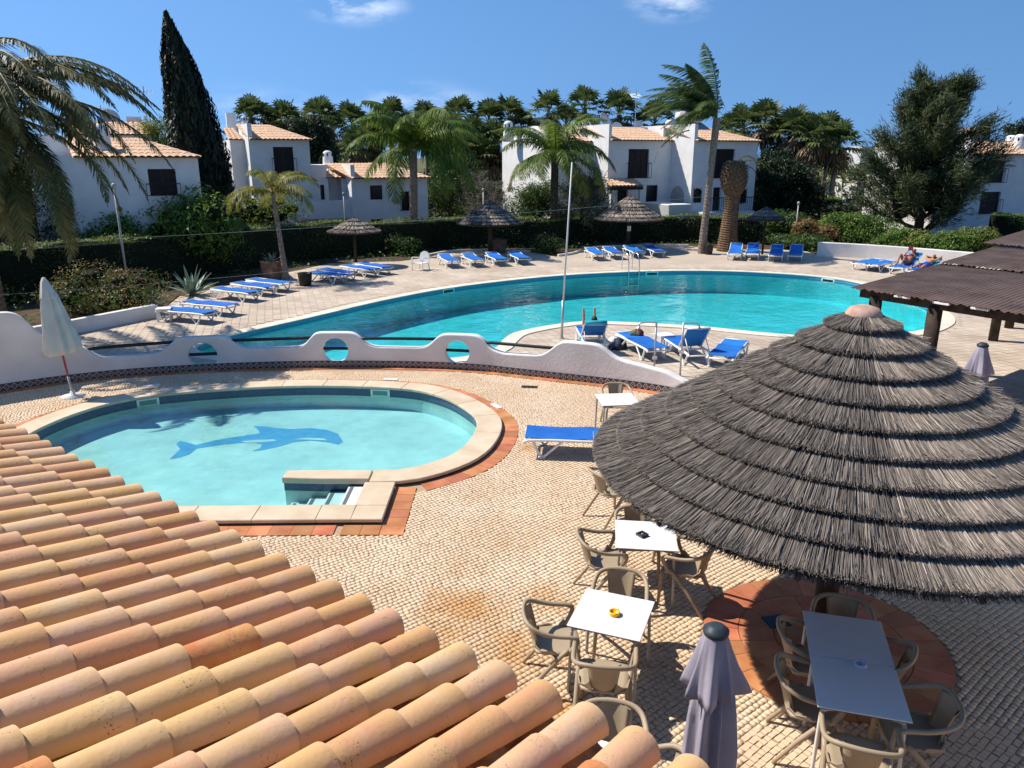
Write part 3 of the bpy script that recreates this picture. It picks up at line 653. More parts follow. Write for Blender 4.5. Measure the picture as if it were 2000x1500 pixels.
def barrel(r0, r1, length, th, n, up=1, squash=1.0):
    V = []; F = []
    for (y, r) in ((0, r0), (length*.5, (r0+r1)/2*1.0), (length, r1)):
        for rr in (r, r-th):
            for k in range(n+1):
                a = PI*k/n; V.append((rr*math.cos(a), y, up*rr*math.sin(a)*squash))
    q = n+1
    for l in range(2):
        for k in range(n):
            o0 = l*2*q; o1 = (l+1)*2*q
            F.append((o0+k, o0+k+1, o1+k+1, o1+k)[::up]); F.append((o0+q+k, o1+q+k, o1+q+k+1, o0+q+k+1)[::up])
        F.append((o0, o1, o1+q, o0+q)); F.append((o0+n, o0+q+n, o1+q+n, o1+n))
    for k in range(n):
        F.append((k, q+k, q+k+1, k+1)); o0 = 4*q; F.append((o0+k, o0+k+1, o0+q+k+1, o0+q+k))
    me = MB().add(V, F).mesh('barrel', True); 
    bm = bmesh.new(); bm.from_mesh(me); bmesh.ops.recalc_face_normals(bm, faces=bm.faces); bm.to_mesh(me); bm.free()
    me.polygons.foreach_set('use_smooth', [True]*len(me.polygons)); me.set_sharp_from_angle(angle=math.radians(45)); return me
covers = [barrel(.0935+d, .076+d*.5, .43, .013, 12, 1, 1.02) for d in (0,.003,-.003)]
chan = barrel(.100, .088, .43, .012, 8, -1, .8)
R3 = Matrix((U3, S3, K3)).transposed().to_4x4()
def rtile(name, me, mat, u, v, h, tilt, yaw, roll=0):
    o = put(name, me, mat, roof)
    o.matrix_world = Matrix.Translation(E0 + U3*u + S3*v + K3*h) @ R3 @ Matrix.Rotation(tilt,4,'X') @ Matrix.Rotation(yaw,4,'Z') @ Matrix.Rotation(roll,4,'Y')
def visible(u, v):
    p = E0 + U3*u + S3*v; d = p.y*CT - (p.z-HC)*ST
    if d < .35: return False
    x = 1000 + FPX*p.x/d; y = 750 - FPX*(p.y*ST + (p.z-HC)*CT)/d
    return -170 < x < 2100 and 700 < y < 1720
nt_ = 0
for i in range(-2, 33):
    for j in range(0, 14):
        u = i*TP; v = j*TEX
        if visible(u, v) or visible(u, v+.3):
            rtile('barrel_tile', random.choice(covers), M['barrel'], u + random.gauss(0,.003), v + random.gauss(0,.007) - .01, .040 + random.uniform(-.003,.004), -math.radians(2.0), random.gauss(0,.010)); nt_ += 1
        if visible(u+TP/2, v):
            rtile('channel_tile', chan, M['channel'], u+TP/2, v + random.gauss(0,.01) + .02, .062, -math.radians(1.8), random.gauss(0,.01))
print('tiles', nt_)
def rp3(u, v, h): return E0 + U3*u + S3*v + K3*h
MB().add([rp3(-1.2,.06,-.05),rp3(8.6,.06,-.05),rp3(8.6,5.2,-.05),rp3(-1.2,5.2,-.05),rp3(-1.2,.06,-.16),rp3(8.6,.06,-.16),rp3(8.6,5.2,-.16),rp3(-1.2,5.2,-.16)],[(0,1,2,3),(7,6,5,4),(0,4,5,1),(1,5,6,2),(2,6,7,3),(3,7,4,0)]).build('roof_deck', M['dark_wood'], roof)
rw = thing('building', 'white building wall carrying the foreground tiled roof', 'building', (0,0,0))
wa = [E0 + U3*-1.0 + N3*.45, E0 + U3*8.4 + N3*.45, E0 + U3*8.4 + N3*.7, E0 + U3*-1.0 + N3*.7]
MB().prism([(p.x,p.y) for p in wa], 0, 2.52).build('wall', M['stucco'], rw)

hb = thing('unseen_hotel_block', 'unseen white hotel block behind the viewpoint, added to block sky and bounce light', 'building', (0,0,0))  # out of view, added to cut the blue sky fill and bounce warm light
wa = [E0 + U3*-.5 + N3*5.0, E0 + U3*9.5 + N3*5.0, E0 + U3*9.5 + N3*12.0, E0 + U3*-.5 + N3*12.0]
MB().prism([(p.x,p.y) for p in wa], 0, 7.6).build('wall', M['stucco'], hb)
rs = thing('bounce_building', 'unseen cream building right of the terrace, added to bounce warm light', 'building', (0,0,0))  # unseen, added so its sunlit face warms the shade on the tables
M['cream_wall'] = pm('cream_wall', (.62,.50,.36), (.68,.56,.42), scale=1.5, rough=.9, bump=.2, bscale=25)
MB().box(8.6,17,-4,7.6,0,3.1).build('wall', M['cream_wall'], rs); MB().box(8.3,17.3,-4.3,7.9,3.1,3.3).build('roof_slab', M['stucco'], rs)

# ------------------------------------------------------------------ thatched umbrellas
def strawmat(name, warm, grey):
    m, t, b = newmat(name); L = t.links.new; N = t.nodes.new
    rn = N('ShaderNodeNewGeometry').outputs['Random Per Island']
    r = N('ShaderNodeValToRGB'); cr = r.color_ramp
    cols = [(0,grey[0]),(.3,grey[1]),(.6,warm[0]),(.85,warm[1]),(1,warm[2])]
    for i,(p,cc) in enumerate(cols):
        e = cr.elements[i] if i < 2 else cr.elements.new(p); e.position = p; e.color = cc+(1,)
    L(rn, r.inputs[0]); L(r.outputs[0], b.inputs['Base Color']); b.inputs['Roughness'].default_value = .8; b.inputs['Specular IOR Level'].default_value = .2
    return m
M['straw_old'] = strawmat('straw_weathered', [(.17,.145,.125),(.225,.19,.165),(.30,.26,.225)], [(.055,.047,.042),(.11,.094,.083)])
M['straw_new'] = strawmat('straw_newer', [(.33,.275,.225),(.42,.355,.30),(.52,.45,.385)], [(.10,.082,.068),(.21,.175,.145)])
def straws(name, rin, zin, rout, zout, n, parent, mat, ln=(.955,1.015), wd=.006, a0=0, a1=2*PI, lift=.05, ox=(0,0)):
    a = RNG.uniform(a0, a1, n); f0 = RNG.uniform(0, .45, n); l = RNG.uniform(*ln, n)
    da = RNG.normal(0, .05, n); lay = RNG.uniform(.0, .022, n); ends = lift*RNG.uniform(.80,1.1,n)
    tip = RNG.normal(0, .008, n) + np.where(RNG.random(n) < .04, RNG.uniform(0,.07,n), 0)
    ts = np.array([0, .55, 1.0]); V = np.zeros((n, 3, 2, 3))
    for k, t in enumerate(ts):
        f = f0 + (l - f0)*t
        r = rin + (rout-rin)*f; z = zin + (zout-zin)*f + lay + ends*t + tip*t*t
        aa = a + da*(t-.3)*.25*(rout-rin)/np.maximum(r,.2)
        wv = wd*(1 - .55*t)*RNG.uniform(.6,1.4,n)
        x = r*np.cos(aa); y = r*np.sin(aa)
        tx, ty = -np.sin(aa), np.cos(aa); tw = RNG.uniform(-.6,.6,n)
        for q, sg_ in enumerate((-1,1)):
            V[:,k,q,0] = ox[0] + x + tx*wv*sg_; V[:,k,q,1] = ox[1] + y + ty*wv*sg_; V[:,k,q,2] = z + tw*wv*sg_
    b = 6*np.arange(n)[:,None]
    F = np.concatenate([b+np.array([[0,1,3,2]]), b+np.array([[2,3,5,4]])], 0)
    o = mesh_np(name, V.reshape(-1,3), F, mat, parent); tag(o, kind='stuff'); return o
def thatch_umbrella(name, label, loc, R, zr, za, tiers, dens, pole, group=None, wd=.006, big=False):
    t = thing(name, label, 'umbrella', loc, 0, group)
    MB().tube([(0,0,0),(0,0,za-.12)], pole, 14).build('pole', M['dark_wood'], t, smooth=True)
    r0 = .10*R/2.5 if big else .06*R
    def prof(f): return r0 + (R-r0)*f, za - .06 - (za-.06-zr)*(f**.93) 
    for k in range(tiers):
        f0, f1 = k/tiers, (k+1)/tiers; (ra, z0), (rb, z1) = prof(f0), prof(f1)
        step = (.050 if big else .035)
        # solid under-layer, lip hangs over the tier below
        core = MB(); nseg = 48
        ring = [(ra*.9, z0-.01), (rb-.015, z1+step*1.1), (rb-.035, z1-step*.2), (ra*.9, z0-.07)]
        if big and k == tiers-1: ring = [(ra*.9, z0-.01), (rb-.05, z1+.035), (rb-.09, z1+.0), (ra*.9, z0-.07)]
        core.lathe(ring[::-1], nseg); core.build('thatch_base', M['thatch_core'], t)
        fs = max(0, f0 - .35/tiers); rs, zs = prof(fs)
        n_ = int(dens*rb)
        if big:
            # weathered straw on most of the cone, a newer lighter patch facing the table
            straws('thatch_tier', rs, zs+.02, rb+.015, z1+.018, int(n_*.70), t, M['straw_old'], wd=wd, a0=math.radians(-15), a1=math.radians(272), lift=.07)
            straws('thatch_tier', rs, zs+.02, rb+.015, z1+.018, int(n_*.36), t, M['straw_new'], wd=wd, a0=math.radians(258), a1=math.radians(352), lift=.07)
            if k == tiers-1:
                for q in range(3): straws('rim_fringe', ra, z0-.03-.02*q, rb-.012*q, z1+.05-.034*q, int(n_*.22), t, M['straw_old'], wd=wd, a0=0, a1=2*PI, lift=.01)
        else:
            straws('thatch_tier', rs, zs+.01, rb+.01, z1+.012, n_, t, M['straw_new'] if k % 3 else M['straw_old'], wd=wd, lift=.05)
    if big:
        for k in range(12):
            a = 2*PI*k/12; rx, rz = prof(.96); MB().tube([(.1*math.cos(a),.1*math.sin(a),za-.3),(rx*math.cos(a),rx*math.sin(a),rz-.10)], .025, 6).build('rafter', M['dark_wood'], t)
        MB().lathe([(.17,za-.10),(.165,za-.04),(.13,za+.01),(.05,za+.035),(.0,za+.04)], 20).build('cap', pm('umbrella_cap', (.42,.24,.17), (.55,.42,.36), scale=9, rough=.8), t, smooth=True)
    else:
        MB().lathe([(r0*1.3,za-.10),(r0,za-.02),(.01,za+.03)], 12).build('cap', M['thatch_core'], t, smooth=True)
    return t
thatch_umbrella('thatched_umbrella', 'huge thatched umbrella shading the terrace tables', (3.33,7.16,0), 2.50, 2.02, 3.62, 10, 6600, .115, wd=.0036, big=True)
UG = 'thatched umbrellas along the far side of the pool'
thatch_umbrella('thatched_umbrella', 'smallest brown thatched umbrella near the white house, left of the others', (-7.41,36.6,0), 1.25, 1.58, 2.28, 4, 700, .07, UG, wd=.014)
thatch_umbrella('thatched_umbrella', 'thatched umbrella beside the tall dark palm trunk, half in shade', (-1.13,40.5,0), 1.76, 1.66, 2.83, 7, 620, .13, UG, wd=.015)
thatch_umbrella('thatched_umbrella', 'thatched umbrella with a notice on its post near the pool ladder', (6.40,42.8,0), 1.9, 1.68, 2.97, 7, 620, .11, UG, wd=.015)
thatch_umbrella('thatched_umbrella', 'dark thatched umbrella right of the stout palm trunk', (13.33,41.2,0), 1.0, 1.80, 2.50, 4, 620, .06, UG, wd=.014)
tag(MB().box(6.30,6.50,42.66,42.685,1.08,1.36).build('notice', M['white_plastic']), 'small white notice on the post of a thatched umbrella', 'sign')
# terracotta ring under the large umbrella
ring = thing('paving_ring', 'round terracotta paving ring under the huge thatched umbrella', 'paving', (RINGC[0],RINGC[1],0))
for (ra, rb, nn) in ((.16,.50,9),(.505,.875,16),(.88,1.25,26)):
    for k in range(nn):
        a0, a1 = 2*PI*k/nn+.004/rb, 2*PI*(k+1)/nn-.004/rb; m_ = 4
        poly = [(ra*math.cos(a0+(a1-a0)*q/m_), ra*math.sin(a0+(a1-a0)*q/m_)) for q in range(m_+1)] + [((rb-.004)*math.cos(a1-(a1-a0)*q/m_), (rb-.004)*math.sin(a1-(a1-a0)*q/m_)) for q in range(m_+1)]
        MB().prism(poly[::-1] if False else poly, .0, .016).build('paving_tile', M['terracotta'], ring)
def grate(px_, py_, lx, ly, rz, label):
    p = gp(px_, py_); t = thing('floor_grate', label, 'grate', (p.x,p.y,.016), rz)
    MB().box(-lx/2,lx/2,-ly/2,ly/2,0,.004).build('pit', M['window'], t)
    k = max(3, int(lx/.035))
    for q in range(k): x = -lx/2 + (q+.5)*lx/k; MB().box(x-.007,x+.007,-ly/2,ly/2,.0045,.012).build('slat', M['black_metal'], t)
grate(1516,1216,.26,.22,.2,'square black grate in the terracotta ring')
grate(1034,757,.36,.16,-.15,'small black drain grate in the paving near the wavy wall')
grate(1098,1279,.22,.10,.4,'black slotted drain grate beside the table with the yellow ashtray')

# ------------------------------------------------------------------ tables and chairs
def make_table(name, label, legmat, loc, rz, group):
    t = thing(name, label, 'table', loc, rz, group)
    top = MB().box(-.35,.35,-.35,.35,.730,.742).build('table_top', M['table_white'], t, bevel=.003, seg=1)
    MB().box(-.347,.347,-.347,.347,.722,.7295).build('edge_rim', M['table_edge'], top)
    for sx in (-1,1):
        for sy in (-1,1):
            P = catmull([(sx*.20,sy*.29,.70),(sx*.27,sy*.305,.70),(sx*.305,sy*.31,.67),(sx*.31,sy*.312,.60),(sx*.325,sy*.325,.0)], 4)
            MB().tube(P, .017, 8).build('leg', legmat, t, smooth=True)
    MB().box(-.22,.22,-.30,.30,.700,.7215).build('frame', legmat, t)
    return t
TA = math.atan2(-.24,.63)
TG = 'white square terrace tables'
def tcen(q): P = [gp(x,y,.74) for x,y in q]; c_ = sum(P, Vector())/4; a = math.atan2(P[1].y-P[0].y, P[1].x-P[0].x); return (c_.x, c_.y, .016), a
pB, aB = tcen([(1143,1152),(1271,1178),(1256,1252),(1112,1227)]); pA, aA = tcen([(1203,1017),(1313,1023),(1326,1080),(1203,1073)])
cC = [gp(x,y,.74) for x,y in ((1568,1196),(1722,1216),(1778,1412),(1597,1386))]
make_table('cafe_table', 'white square table with the yellow ashtray on it', M['table_leg'], pB, aB, TG)
make_table('cafe_table', 'white square table with the black ashtray, half under the thatch', M['table_leg'], pA, aA, TG)
dC = (cC[3]-cC[0]); aC = math.atan2(dC.y, dC.x) + PI/2
mC = sum(cC, Vector())/4; hC = dC.normalized()*.3565
make_table('cafe_table', 'white table in shade, far half of the joined pair', M['table_leg_white'], (mC.x-hC.x, mC.y-hC.y, .016), aC, TG)
make_table('cafe_table', 'white table in shade, near half of the joined pair', M['table_leg_white'], (mC.x+hC.x, mC.y+hC.y, .016), aC, TG)
make_table('cafe_table', 'white table mostly hidden behind the foreground roof tiles', M['table_leg'], (.467,4.525,.016), aB, TG)
make_table('cafe_table', 'white table whose corner shows beyond the left edge of the thatch', M['table_leg'], (1.92,13.35,.016), .1, TG)
make_table('cafe_table', 'white table hidden under the thatch beside the farthest near chair', M['table_leg'], (2.05,10.3,.016), .05, TG)

def make_chair():
    t = thing('terrace_chair', '', 'chair', (0,0,0))
    # seat: rounded, slightly dished slab; chair faces +y
    sx = [(-.20,-.21),(-.225,-.12),(-.232,.05),(-.235,.16),(-.21,.215),(-.1,.228),(.1,.228),(.21,.215),(.235,.16),(.232,.05),(.225,-.12),(.20,-.21),(.1,-.235),(-.1,-.235)]
    n = len(sx); V = [(x,y,.44) for x,y in sx] + [(x*.97,y*.97,.462) for x,y in sx] + [(x*.75,y*.75,.452) for x,y in sx] + [(0,0,.448)] + [(0,0,.44)]
    F = [(i,(i+1)%n,n+(i+1)%n,n+i)[::-1] for i in range(n)] + [(n+i,n+(i+1)%n,2*n+(i+1)%n,2*n+i)[::-1] for i in range(n)] + [(2*n+i,2*n+(i+1)%n,3*n)[::-1] for i in range(n)] + [(i,(i+1)%n,3*n+1) for i in range(n)]
    MB().add(V,F).build('seat', M['chair'], t, smooth=True)
    loop = catmull([(-.235,.10,.455),(-.262,.16,.56),(-.278,.175,.635),(-.280,.12,.662),(-.278,-.02,.672),(-.270,-.15,.700),(-.235,-.25,.740),(-.15,-.305,.765),(0,-.325,.772),(.15,-.305,.765),(.235,-.25,.740),(.270,-.15,.700),(.278,-.02,.672),(.280,.12,.662),(.278,.175,.635),(.262,.16,.56),(.235,.10,.455)], 4)
    MB().tube(loop, .0205, 8, flat=1.2).build('armrest', M['chair'], t, smooth=True)
    # back panel, curved, from the rim down to the seat
    rows = []; 
    for k in range(7):
        f = k/6; z = .765 + (.445-.765)*f; hw = .150 - .035*f + .05*max(0,f-.75); back = -.318 + .105*f
        rows.append([(hw*q/4, back + .075*(abs(q)/4)**2*(1-.4*f), z) for q in range(-4,5)])
    V = [p for r in rows for p in r]; m_ = len(V); V2 = [(x, y-.014, z) for x,y,z in V]; F = []
    for k in range(6):
        for q in range(8):
            a = k*9+q; F.append((a,a+1,a+10,a+9)); F.append((m_+a,m_+a+9,m_+a+10,m_+a+1))
    for k in range(6):
        a = k*9; F.append((a,a+9,m_+a+9,m_+a)); a += 8; F.append((a,m_+a,m_+a+9,a+9))
    MB().add(V+V2,F).build('backrest', M['chair'], t, smooth=True)
    # shell flanks joining seat and back
    for s in (-1,1):
        P = [(s*.115,-.222,.54),(s*.165,-.215,.50),(s*.215,-.17,.475),(s*.236,-.06,.485),(s*.236,-.03,.452),(s*.222,-.15,.448),(s*.16,-.222,.445),(s*.10,-.236,.445)]
        n = len(P); Q = [(x*.96, y*.955, z) for x,y,z in P]
        MB().add(P+Q, [tuple(range(n)), tuple(range(2*n-1,n-1,-1))] + [(i,(i+1)%n,n+(i+1)%n,n+i) for i in range(n)]).build('shell_flank', M['chair'], t)
    for s in (-1,1):
        MB().tube([(s*.243,.10,.50),(s*.236,.03,.43),(s*.245,-.15,.22),(s*.262,-.315,.0)], [.022,.025,.022,.016], 8).build('leg', M['chair'], t, smooth=True)
        MB().tube([(s*.205,.185,.452),(s*.213,.205,.36),(s*.222,.222,.0)], [.026,.024,.017], 8).build('leg', M['chair'], t, smooth=True)
    return t
proto = make_chair(); first = [True]
def chair(x, y, face, label):
    if first[0]: o = proto; first[0] = False
    else: o = copy_tree(proto)
    o.location = (x, y, .016); o.rotation_euler = (0,0,face - PI/2); tag(o, label, 'chair', 'taupe plastic terrace armchairs')
def around(c_, a, u, v, label, turn=0):        # offset in table axes, chair faces the table
    x = c_[0] + u*math.cos(a) - v*math.sin(a); y = c_[1] + u*math.sin(a) + v*math.cos(a)
    chair(x, y, math.atan2(c_[1]-y, c_[0]-x) + turn, label)
cCf = (mC.x-hC.x, mC.y-hC.y); cCn = (mC.x+hC.x, mC.y+hC.y)
def by_rim(px_, py_, target, label, turn=0.0, zr=.775):      # place of the middle of the back rim, and the spot faced
    p = gp(px_, py_, zr); a = math.atan2(target[1]-p.y, target[0]-p.x) + turn
    chair(p.x + .325*math.cos(a), p.y + .325*math.sin(a), a, label)
by_rim(1022,1196, pB, 'taupe armchair left of the table with the yellow ashtray')
by_rim(1215,1113, pB, 'taupe armchair on the far side of the yellow ashtray table', .05)
by_rim(1179,1307, pB, 'taupe armchair with its back to the camera at the yellow ashtray table', .05)
by_rim(1130,1050, pA, 'taupe armchair left of the table with the black ashtray')
by_rim(1396,1072, pA, 'taupe armchair right of the black ashtray table at the thatch edge', -.05)
by_rim(1240,990, pA, 'taupe armchair on the far side of the black ashtray table')
by_rim(1195,1371, (.60,4.55), 'taupe armchair just beyond the last roof tiles, facing the camera', .15)
by_rim(1352,1500, (.50,4.5), 'taupe armchair barely showing behind the lowest roof tile')
by_rim(1160,925, (2.1,10.4), 'taupe armchair half hidden under the left edge of the thatch')
chair(2.0, 13.95, -PI/2, 'taupe armchair behind the white table beyond the thatch')
by_rim(1645,1166, cCf, 'taupe armchair at the far end of the joined tables, by the umbrella post')
by_rim(1522,1230, cCf, 'taupe armchair left of the far half of the joined tables')
by_rim(1517,1305, cCn, 'taupe armchair left of the near half of the joined tables', .12)
by_rim(1787,1284, cCf, 'taupe armchair right of the far half of the joined tables')
by_rim(1872,1375, cCn, 'taupe armchair right of the near half of the joined tables', .15)
by_rim(1690,1470, cCn, 'taupe armchair at the near end of the joined tables, back to camera')
for (c_, px_, py_, mt, label, kind) in ((pB,1200,1200,(.80,.45,.01),'round yellow ashtray on the white table','r'),(pA,1254,1046,(.02,.02,.022),'small black ashtray on the white table','s'),(mC,1680,1301,(.55,.6,.75),'pale round glass ashtray on the joined tables','r')):
    p = gp(px_, py_, .76); a = thing('ashtray', label, 'ashtray', (p.x,p.y,.7585), .6)
    mt_ = pm('ashtray', mt, rough=.3, spec=.5)
    if kind == 'r':
        MB().lathe([(.045,0),(.055,.012),(.055,.036),(.046,.040),(.040,.034),(.034,.014),(.0,.012)], 24).build('dish', mt_, a, smooth=True)
        for k in range(3): q = 2*PI*k/3; MB().box(-.006,.006,-.006,.006,.036,.043).build('rest', mt_, a).location = (.048*math.cos(q), .048*math.sin(q), 0)
    else:
        MB().add([(-.05,-.05,0),(.05,-.05,0),(.05,.05,0),(-.05,.05,0),(-.055,-.055,.03),(.055,-.055,.03),(.055,.055,.03),(-.055,.055,.03),(-.035,-.035,.03),(.035,-.035,.03),(.035,.035,.03),(-.035,.035,.03),(-.03,-.03,.01),(.03,-.03,.01),(.03,.03,.01),(-.03,.03,.01)],
          [(3,2,1,0)]+[(i,(i+1)%4,4+(i+1)%4,4+i) for i in range(4)]+[(4+i,4+(i+1)%4,8+(i+1)%4,8+i) for i in range(4)]+[(8+i,8+(i+1)%4,12+(i+1)%4,12+i) for i in range(4)]+[(12,13,14,15)]).build('dish', mt_, a)
        MB().box(-.012,.012,-.004,.004,.011,.03).build('cigarette_stub', M['white_plastic'], a)

# ------------------------------------------------------------------ closed parasols
M['parasol_grey'] = pm('parasol_lilac_grey', (.27,.245,.30), (.34,.31,.37), scale=3, rough=.85, bump=.08, bscale=90, trans=.0)
M['parasol_white'] = pm('parasol_white', (.62,.61,.56), (.72,.71,.66), scale=3, rough=.9, trans=.18)
M['cap'] = pm('parasol_cap', (.022,.032,.040), (.035,.048,.058), scale=4, rough=.5)
M['red_pole'] = pm('red_pole', (.28,.035,.05), (.36,.05,.07), scale=4, rough=.5)
def fold(nf, amp, ph=0, z1=None, z0=None):
    def f(a, z):
        k = 1 if z1 is None else min(1, max(0, (z1 - z)/(z1 - z0)))
        return k*amp*(.64 - abs(math.sin(nf*a/2+ph)) - .14) + k*amp*.38*math.sin(3*a+1.3+ph) + k*amp*.10*math.sin(17*a+z*9)
    return f
def grey_parasol(loc, label, h):
    t = thing('closed_parasol', label, 'parasol', loc, 0, 'closed lilac grey parasols')
    MB().tube([(0,0,0),(0,0,h-.03)], .024, 10).build('pole', M['grey_metal'], t, smooth=True)
    MB().lathe([(.26,0),(.26,.03),(.22,.06),(.05,.075),(.04,.18)], 24).build('base', M['cap'], t, smooth=True)
    MB().lathe([(.165,h-.46),(.158,h-.40),(.128,h-.27),(.097,h-.14),(.074,h-.05),(.066,h-.03)], 96, fold=fold(7,.62,.2,h-.04,h-.46)).build('top_valance', M['parasol_grey'], t, smooth=True)
    MB().lathe([(.115,.56),(.128,.75),(.134,1.0),(.128,1.3),(.115,h-.62),(.095,h-.40)], 96, fold=fold(7,.60,.9)).build('canopy', M['parasol_grey'], t, smooth=True)
    MB().lathe([(.136,.98),(.142,1.0),(.142,1.03),(.136,1.05)], 60, fold=fold(7,.50,.9)).build('tie_strap', M['parasol_grey'], t, smooth=True)
    MB().lathe([(.074,h-.045),(.080,h-.03),(.080,h-.012),(.060,h-.004),(.052,h+.012),(.03,h+.018),(.0,h+.019)], 28).build('cap', M['cap'], t, smooth=True)
    return t
grey_parasol((1.262,4.12,.0), 'closed lilac grey parasol standing near the camera beside the tables', 2.21)
grey_parasol((6.93,11.0,.0), 'closed lilac grey parasol seen over the right flank of the thatch', 2.36)
p = gp(143,775); tp = Vector((-9.72,15.9,2.56)); d_ = tp - p
wp = thing('closed_parasol', 'closed white parasol on a leaning red pole by the wavy wall', 'parasol', p)
MB().tube([(0,0,.0), d_*.18], .026, 10).build('pole_foot', M['grey_metal'], wp, smooth=True)
MB().tube([d_*.17, d_*.97], .022, 10).build('pole', M['red_pole'], wp, smooth=True)
rot = d_.to_track_quat('Z','Y'); Ld = d_.length
o = MB().lathe([(.03,.95),(.30,.98),(.33,1.10),(.27,1.5),(.205,1.9),(.15,2.2),(.06,2.48)], 60, fold=fold(8,.40,.4)).build('canopy', M['parasol_white'], wp, smooth=True); o.rotation_euler = rot.to_euler()
o = MB().lathe([(.05,2.14),(.17,2.15),(.16,2.2),(.08,2.5),(.03,2.60),(.0,2.61)], 40, fold=fold(8,.25,.4,2.5,2.2)).build('top_vent', M['parasol_white'], wp, smooth=True); o.rotation_euler = rot.to_euler()
MB().lathe([(.24,0),(.24,.025),(.06,.05),(.04,.14)], 20).build('base', M['kerb'], wp, smooth=True)

# ------------------------------------------------------------------ sun loungers
def make_lounger(back=0.0, group='blue and white sun loungers'):
    t = thing('sun_lounger', '', 'sun lounger', (0,0,0), 0, group)
    W_ = .31; hy = .22
    fr = MB()
    for s in (-1,1):
        fr.tube(catmull([(s*W_,-.96,.27),(s*W_,-.90,.315),(s*W_,-.5,.33),(s*W_,.2,.325),(s*W_,.6,.325),(s*W_,.90,.31),(s*W_,.96,.28)],4), .028, 7, flat=1.3)
    for y in (-.95,-.3,.3,.94): fr.tube([(-W_,y,.30 if abs(y)<.9 else .285),(W_,y,.30 if abs(y)<.9 else .285)], .02, 6)
    fr.build('frame', M['white_plastic'], t, smooth=True)
    for s in (-1,1):
        for (ya, yb, yf) in ((-.80,-.30,-.66),(.30,.86,.66)):
            lg = MB()
            lg.tube(catmull([(s*W_,ya,.31),(s*(W_+.005),(ya+yf)/2-.02,.17),(s*(W_+.01),yf,.02)],4), .026, 7)
            lg.tube(catmull([(s*W_,yb,.31),(s*(W_+.005),(yb+yf)/2+.05,.20),(s*(W_+.01),yf+.03,.02)],4), .022, 7)
            lg.box(s*(W_+.01)-.035, s*(W_+.01)+.035, yf-.06, yf+.07, 0, .025)
            lg.build('leg', M['white_plastic'], t, smooth=True)
    def panel(y0, y1, z0, z1):
        V = []; n = 6
        for k in range(n+1):
            f = k/n; sag = -.02*math.sin(PI*f)
            for x in (-.312,0,.312): V.append((x, y0+(y1-y0)*f, z0+(z1-z0)*f + sag + (-.012 if x == 0 else 0)))
        m_ = len(V); V += [(x,y,z-.012) for x,y,z in V]; F = []
        for k in range(n):
            for q in (0,1): a = k*3+q; F += [(a,a+1,a+4,a+3),(m_+a,m_+a+3,m_+a+4,m_+a+1)]
            a = k*3; F += [(a,a+3,m_+a+3,m_+a),(a+2,m_+a+2,m_+a+5,a+5)]
        F += [(0,m_,m_+1,1),(1,m_+1,m_+2,2),(n*3,n*3+1,m_+n*3+1,m_+n*3),(n*3+1,n*3+2,m_+n*3+2,m_+n*3+1)]
        return MB().add(V,F)
    panel(-.95, hy, .378, .378).build('seat_sling', M['blue'], t)
    lb = .74; by, bz = hy + lb*math.cos(back), .378 + lb*math.sin(back)
    panel(hy+.01, by, .378, bz).build('backrest_sling', M['blue'], t)
    bf = MB()
    for s in (-1,1): bf.tube([(s*.30,hy,.35),(s*.30,by,bz-.022)], .02, 6)
    bf.tube([(-.297,by+.01,bz-.012),(.297,by+.01,bz-.012)], .02, 6)
    if back > .15:
        for s in (-1,1): bf.tube([(s*.27,hy+lb*.6*math.cos(back),.34+lb*.6*math.sin(back)),(s*.27,hy+.62,.33)], .012, 6)
    bf.build('backrest_frame', M['white_plastic'], t, smooth=True)
    return t
LP = {}
LSPOTS = {}
def lounger(key, a, b, label, back=0.0, z=.34):     # a: foot end, b: head end (photo places of the two short ends)
    A = gp(*a, z); B = gp(*b, z); c_ = (A+B)/2; d = (B-A)
    kk = round(back,2)
    if kk not in LP: LP[kk] = make_lounger(back); o = LP[kk]
    else: o = copy_tree(LP[kk])
    o.location = (c_.x, c_.y, .014); o.rotation_euler = (0,0,math.atan2(d.y,d.x)-PI/2); tag(o, label, 'sun lounger', 'blue and white sun loungers'); LSPOTS[key] = (c_, math.atan2(d.y,d.x))
lounger('a', (425,612),(307,602), 'blue lounger nearest the planter wall, with the white stool at its side')
lounger('b', (463,598),(357,589), 'blue lounger second from the planter wall')
lounger('c', (513,573),(410,562), 'blue lounger in the row of three before the slim palm, nearest the camera')
lounger('d', (546,563),(450,552), 'blue lounger in the middle of the row of three before the slim palm')
lounger('e', (573,555),(480,545), 'blue lounger in the row of three, touching the slim palm trunk')
lounger('f', (684,541),(600,530), 'blue lounger right of the dark pot, nearest the camera of four')
lounger('g', (697,535),(622,525), 'blue lounger second of the four by the smallest thatched umbrella')
lounger('h', (743,528),(664,518), 'blue lounger third of the four by the smallest thatched umbrella')
lounger('i', (763,523),(699,514), 'blue lounger farthest of the four by the smallest thatched umbrella')
lounger('j', (893,513),(862,499), 'blue lounger leftmost of four round the shaded thatched umbrella', .12)
lounger('k', (940,511),(908,498), 'blue lounger second of four round the shaded thatched umbrella', .12)
lounger('l', (985,509),(955,496), 'blue lounger behind the post of the shaded thatched umbrella', .12)
lounger('m', (1030,507),(998,494), 'blue lounger rightmost of four round the shaded thatched umbrella', .12)
lounger('n', (1176,498),(1150,487), 'blue lounger leftmost of four behind the pool ladder', .12)
lounger('o', (1210,496),(1184,485), 'blue lounger second of four behind the pool ladder', .12)
lounger('p', (1252,494),(1224,483), 'blue lounger beneath the umbrella with the notice', .12)
lounger('q', (1292,492),(1262,482), 'blue lounger rightmost of four behind the pool ladder', .12)
lounger('r', (1432,500),(1440,484), 'blue lounger in front of the stout palm trunk', .42)
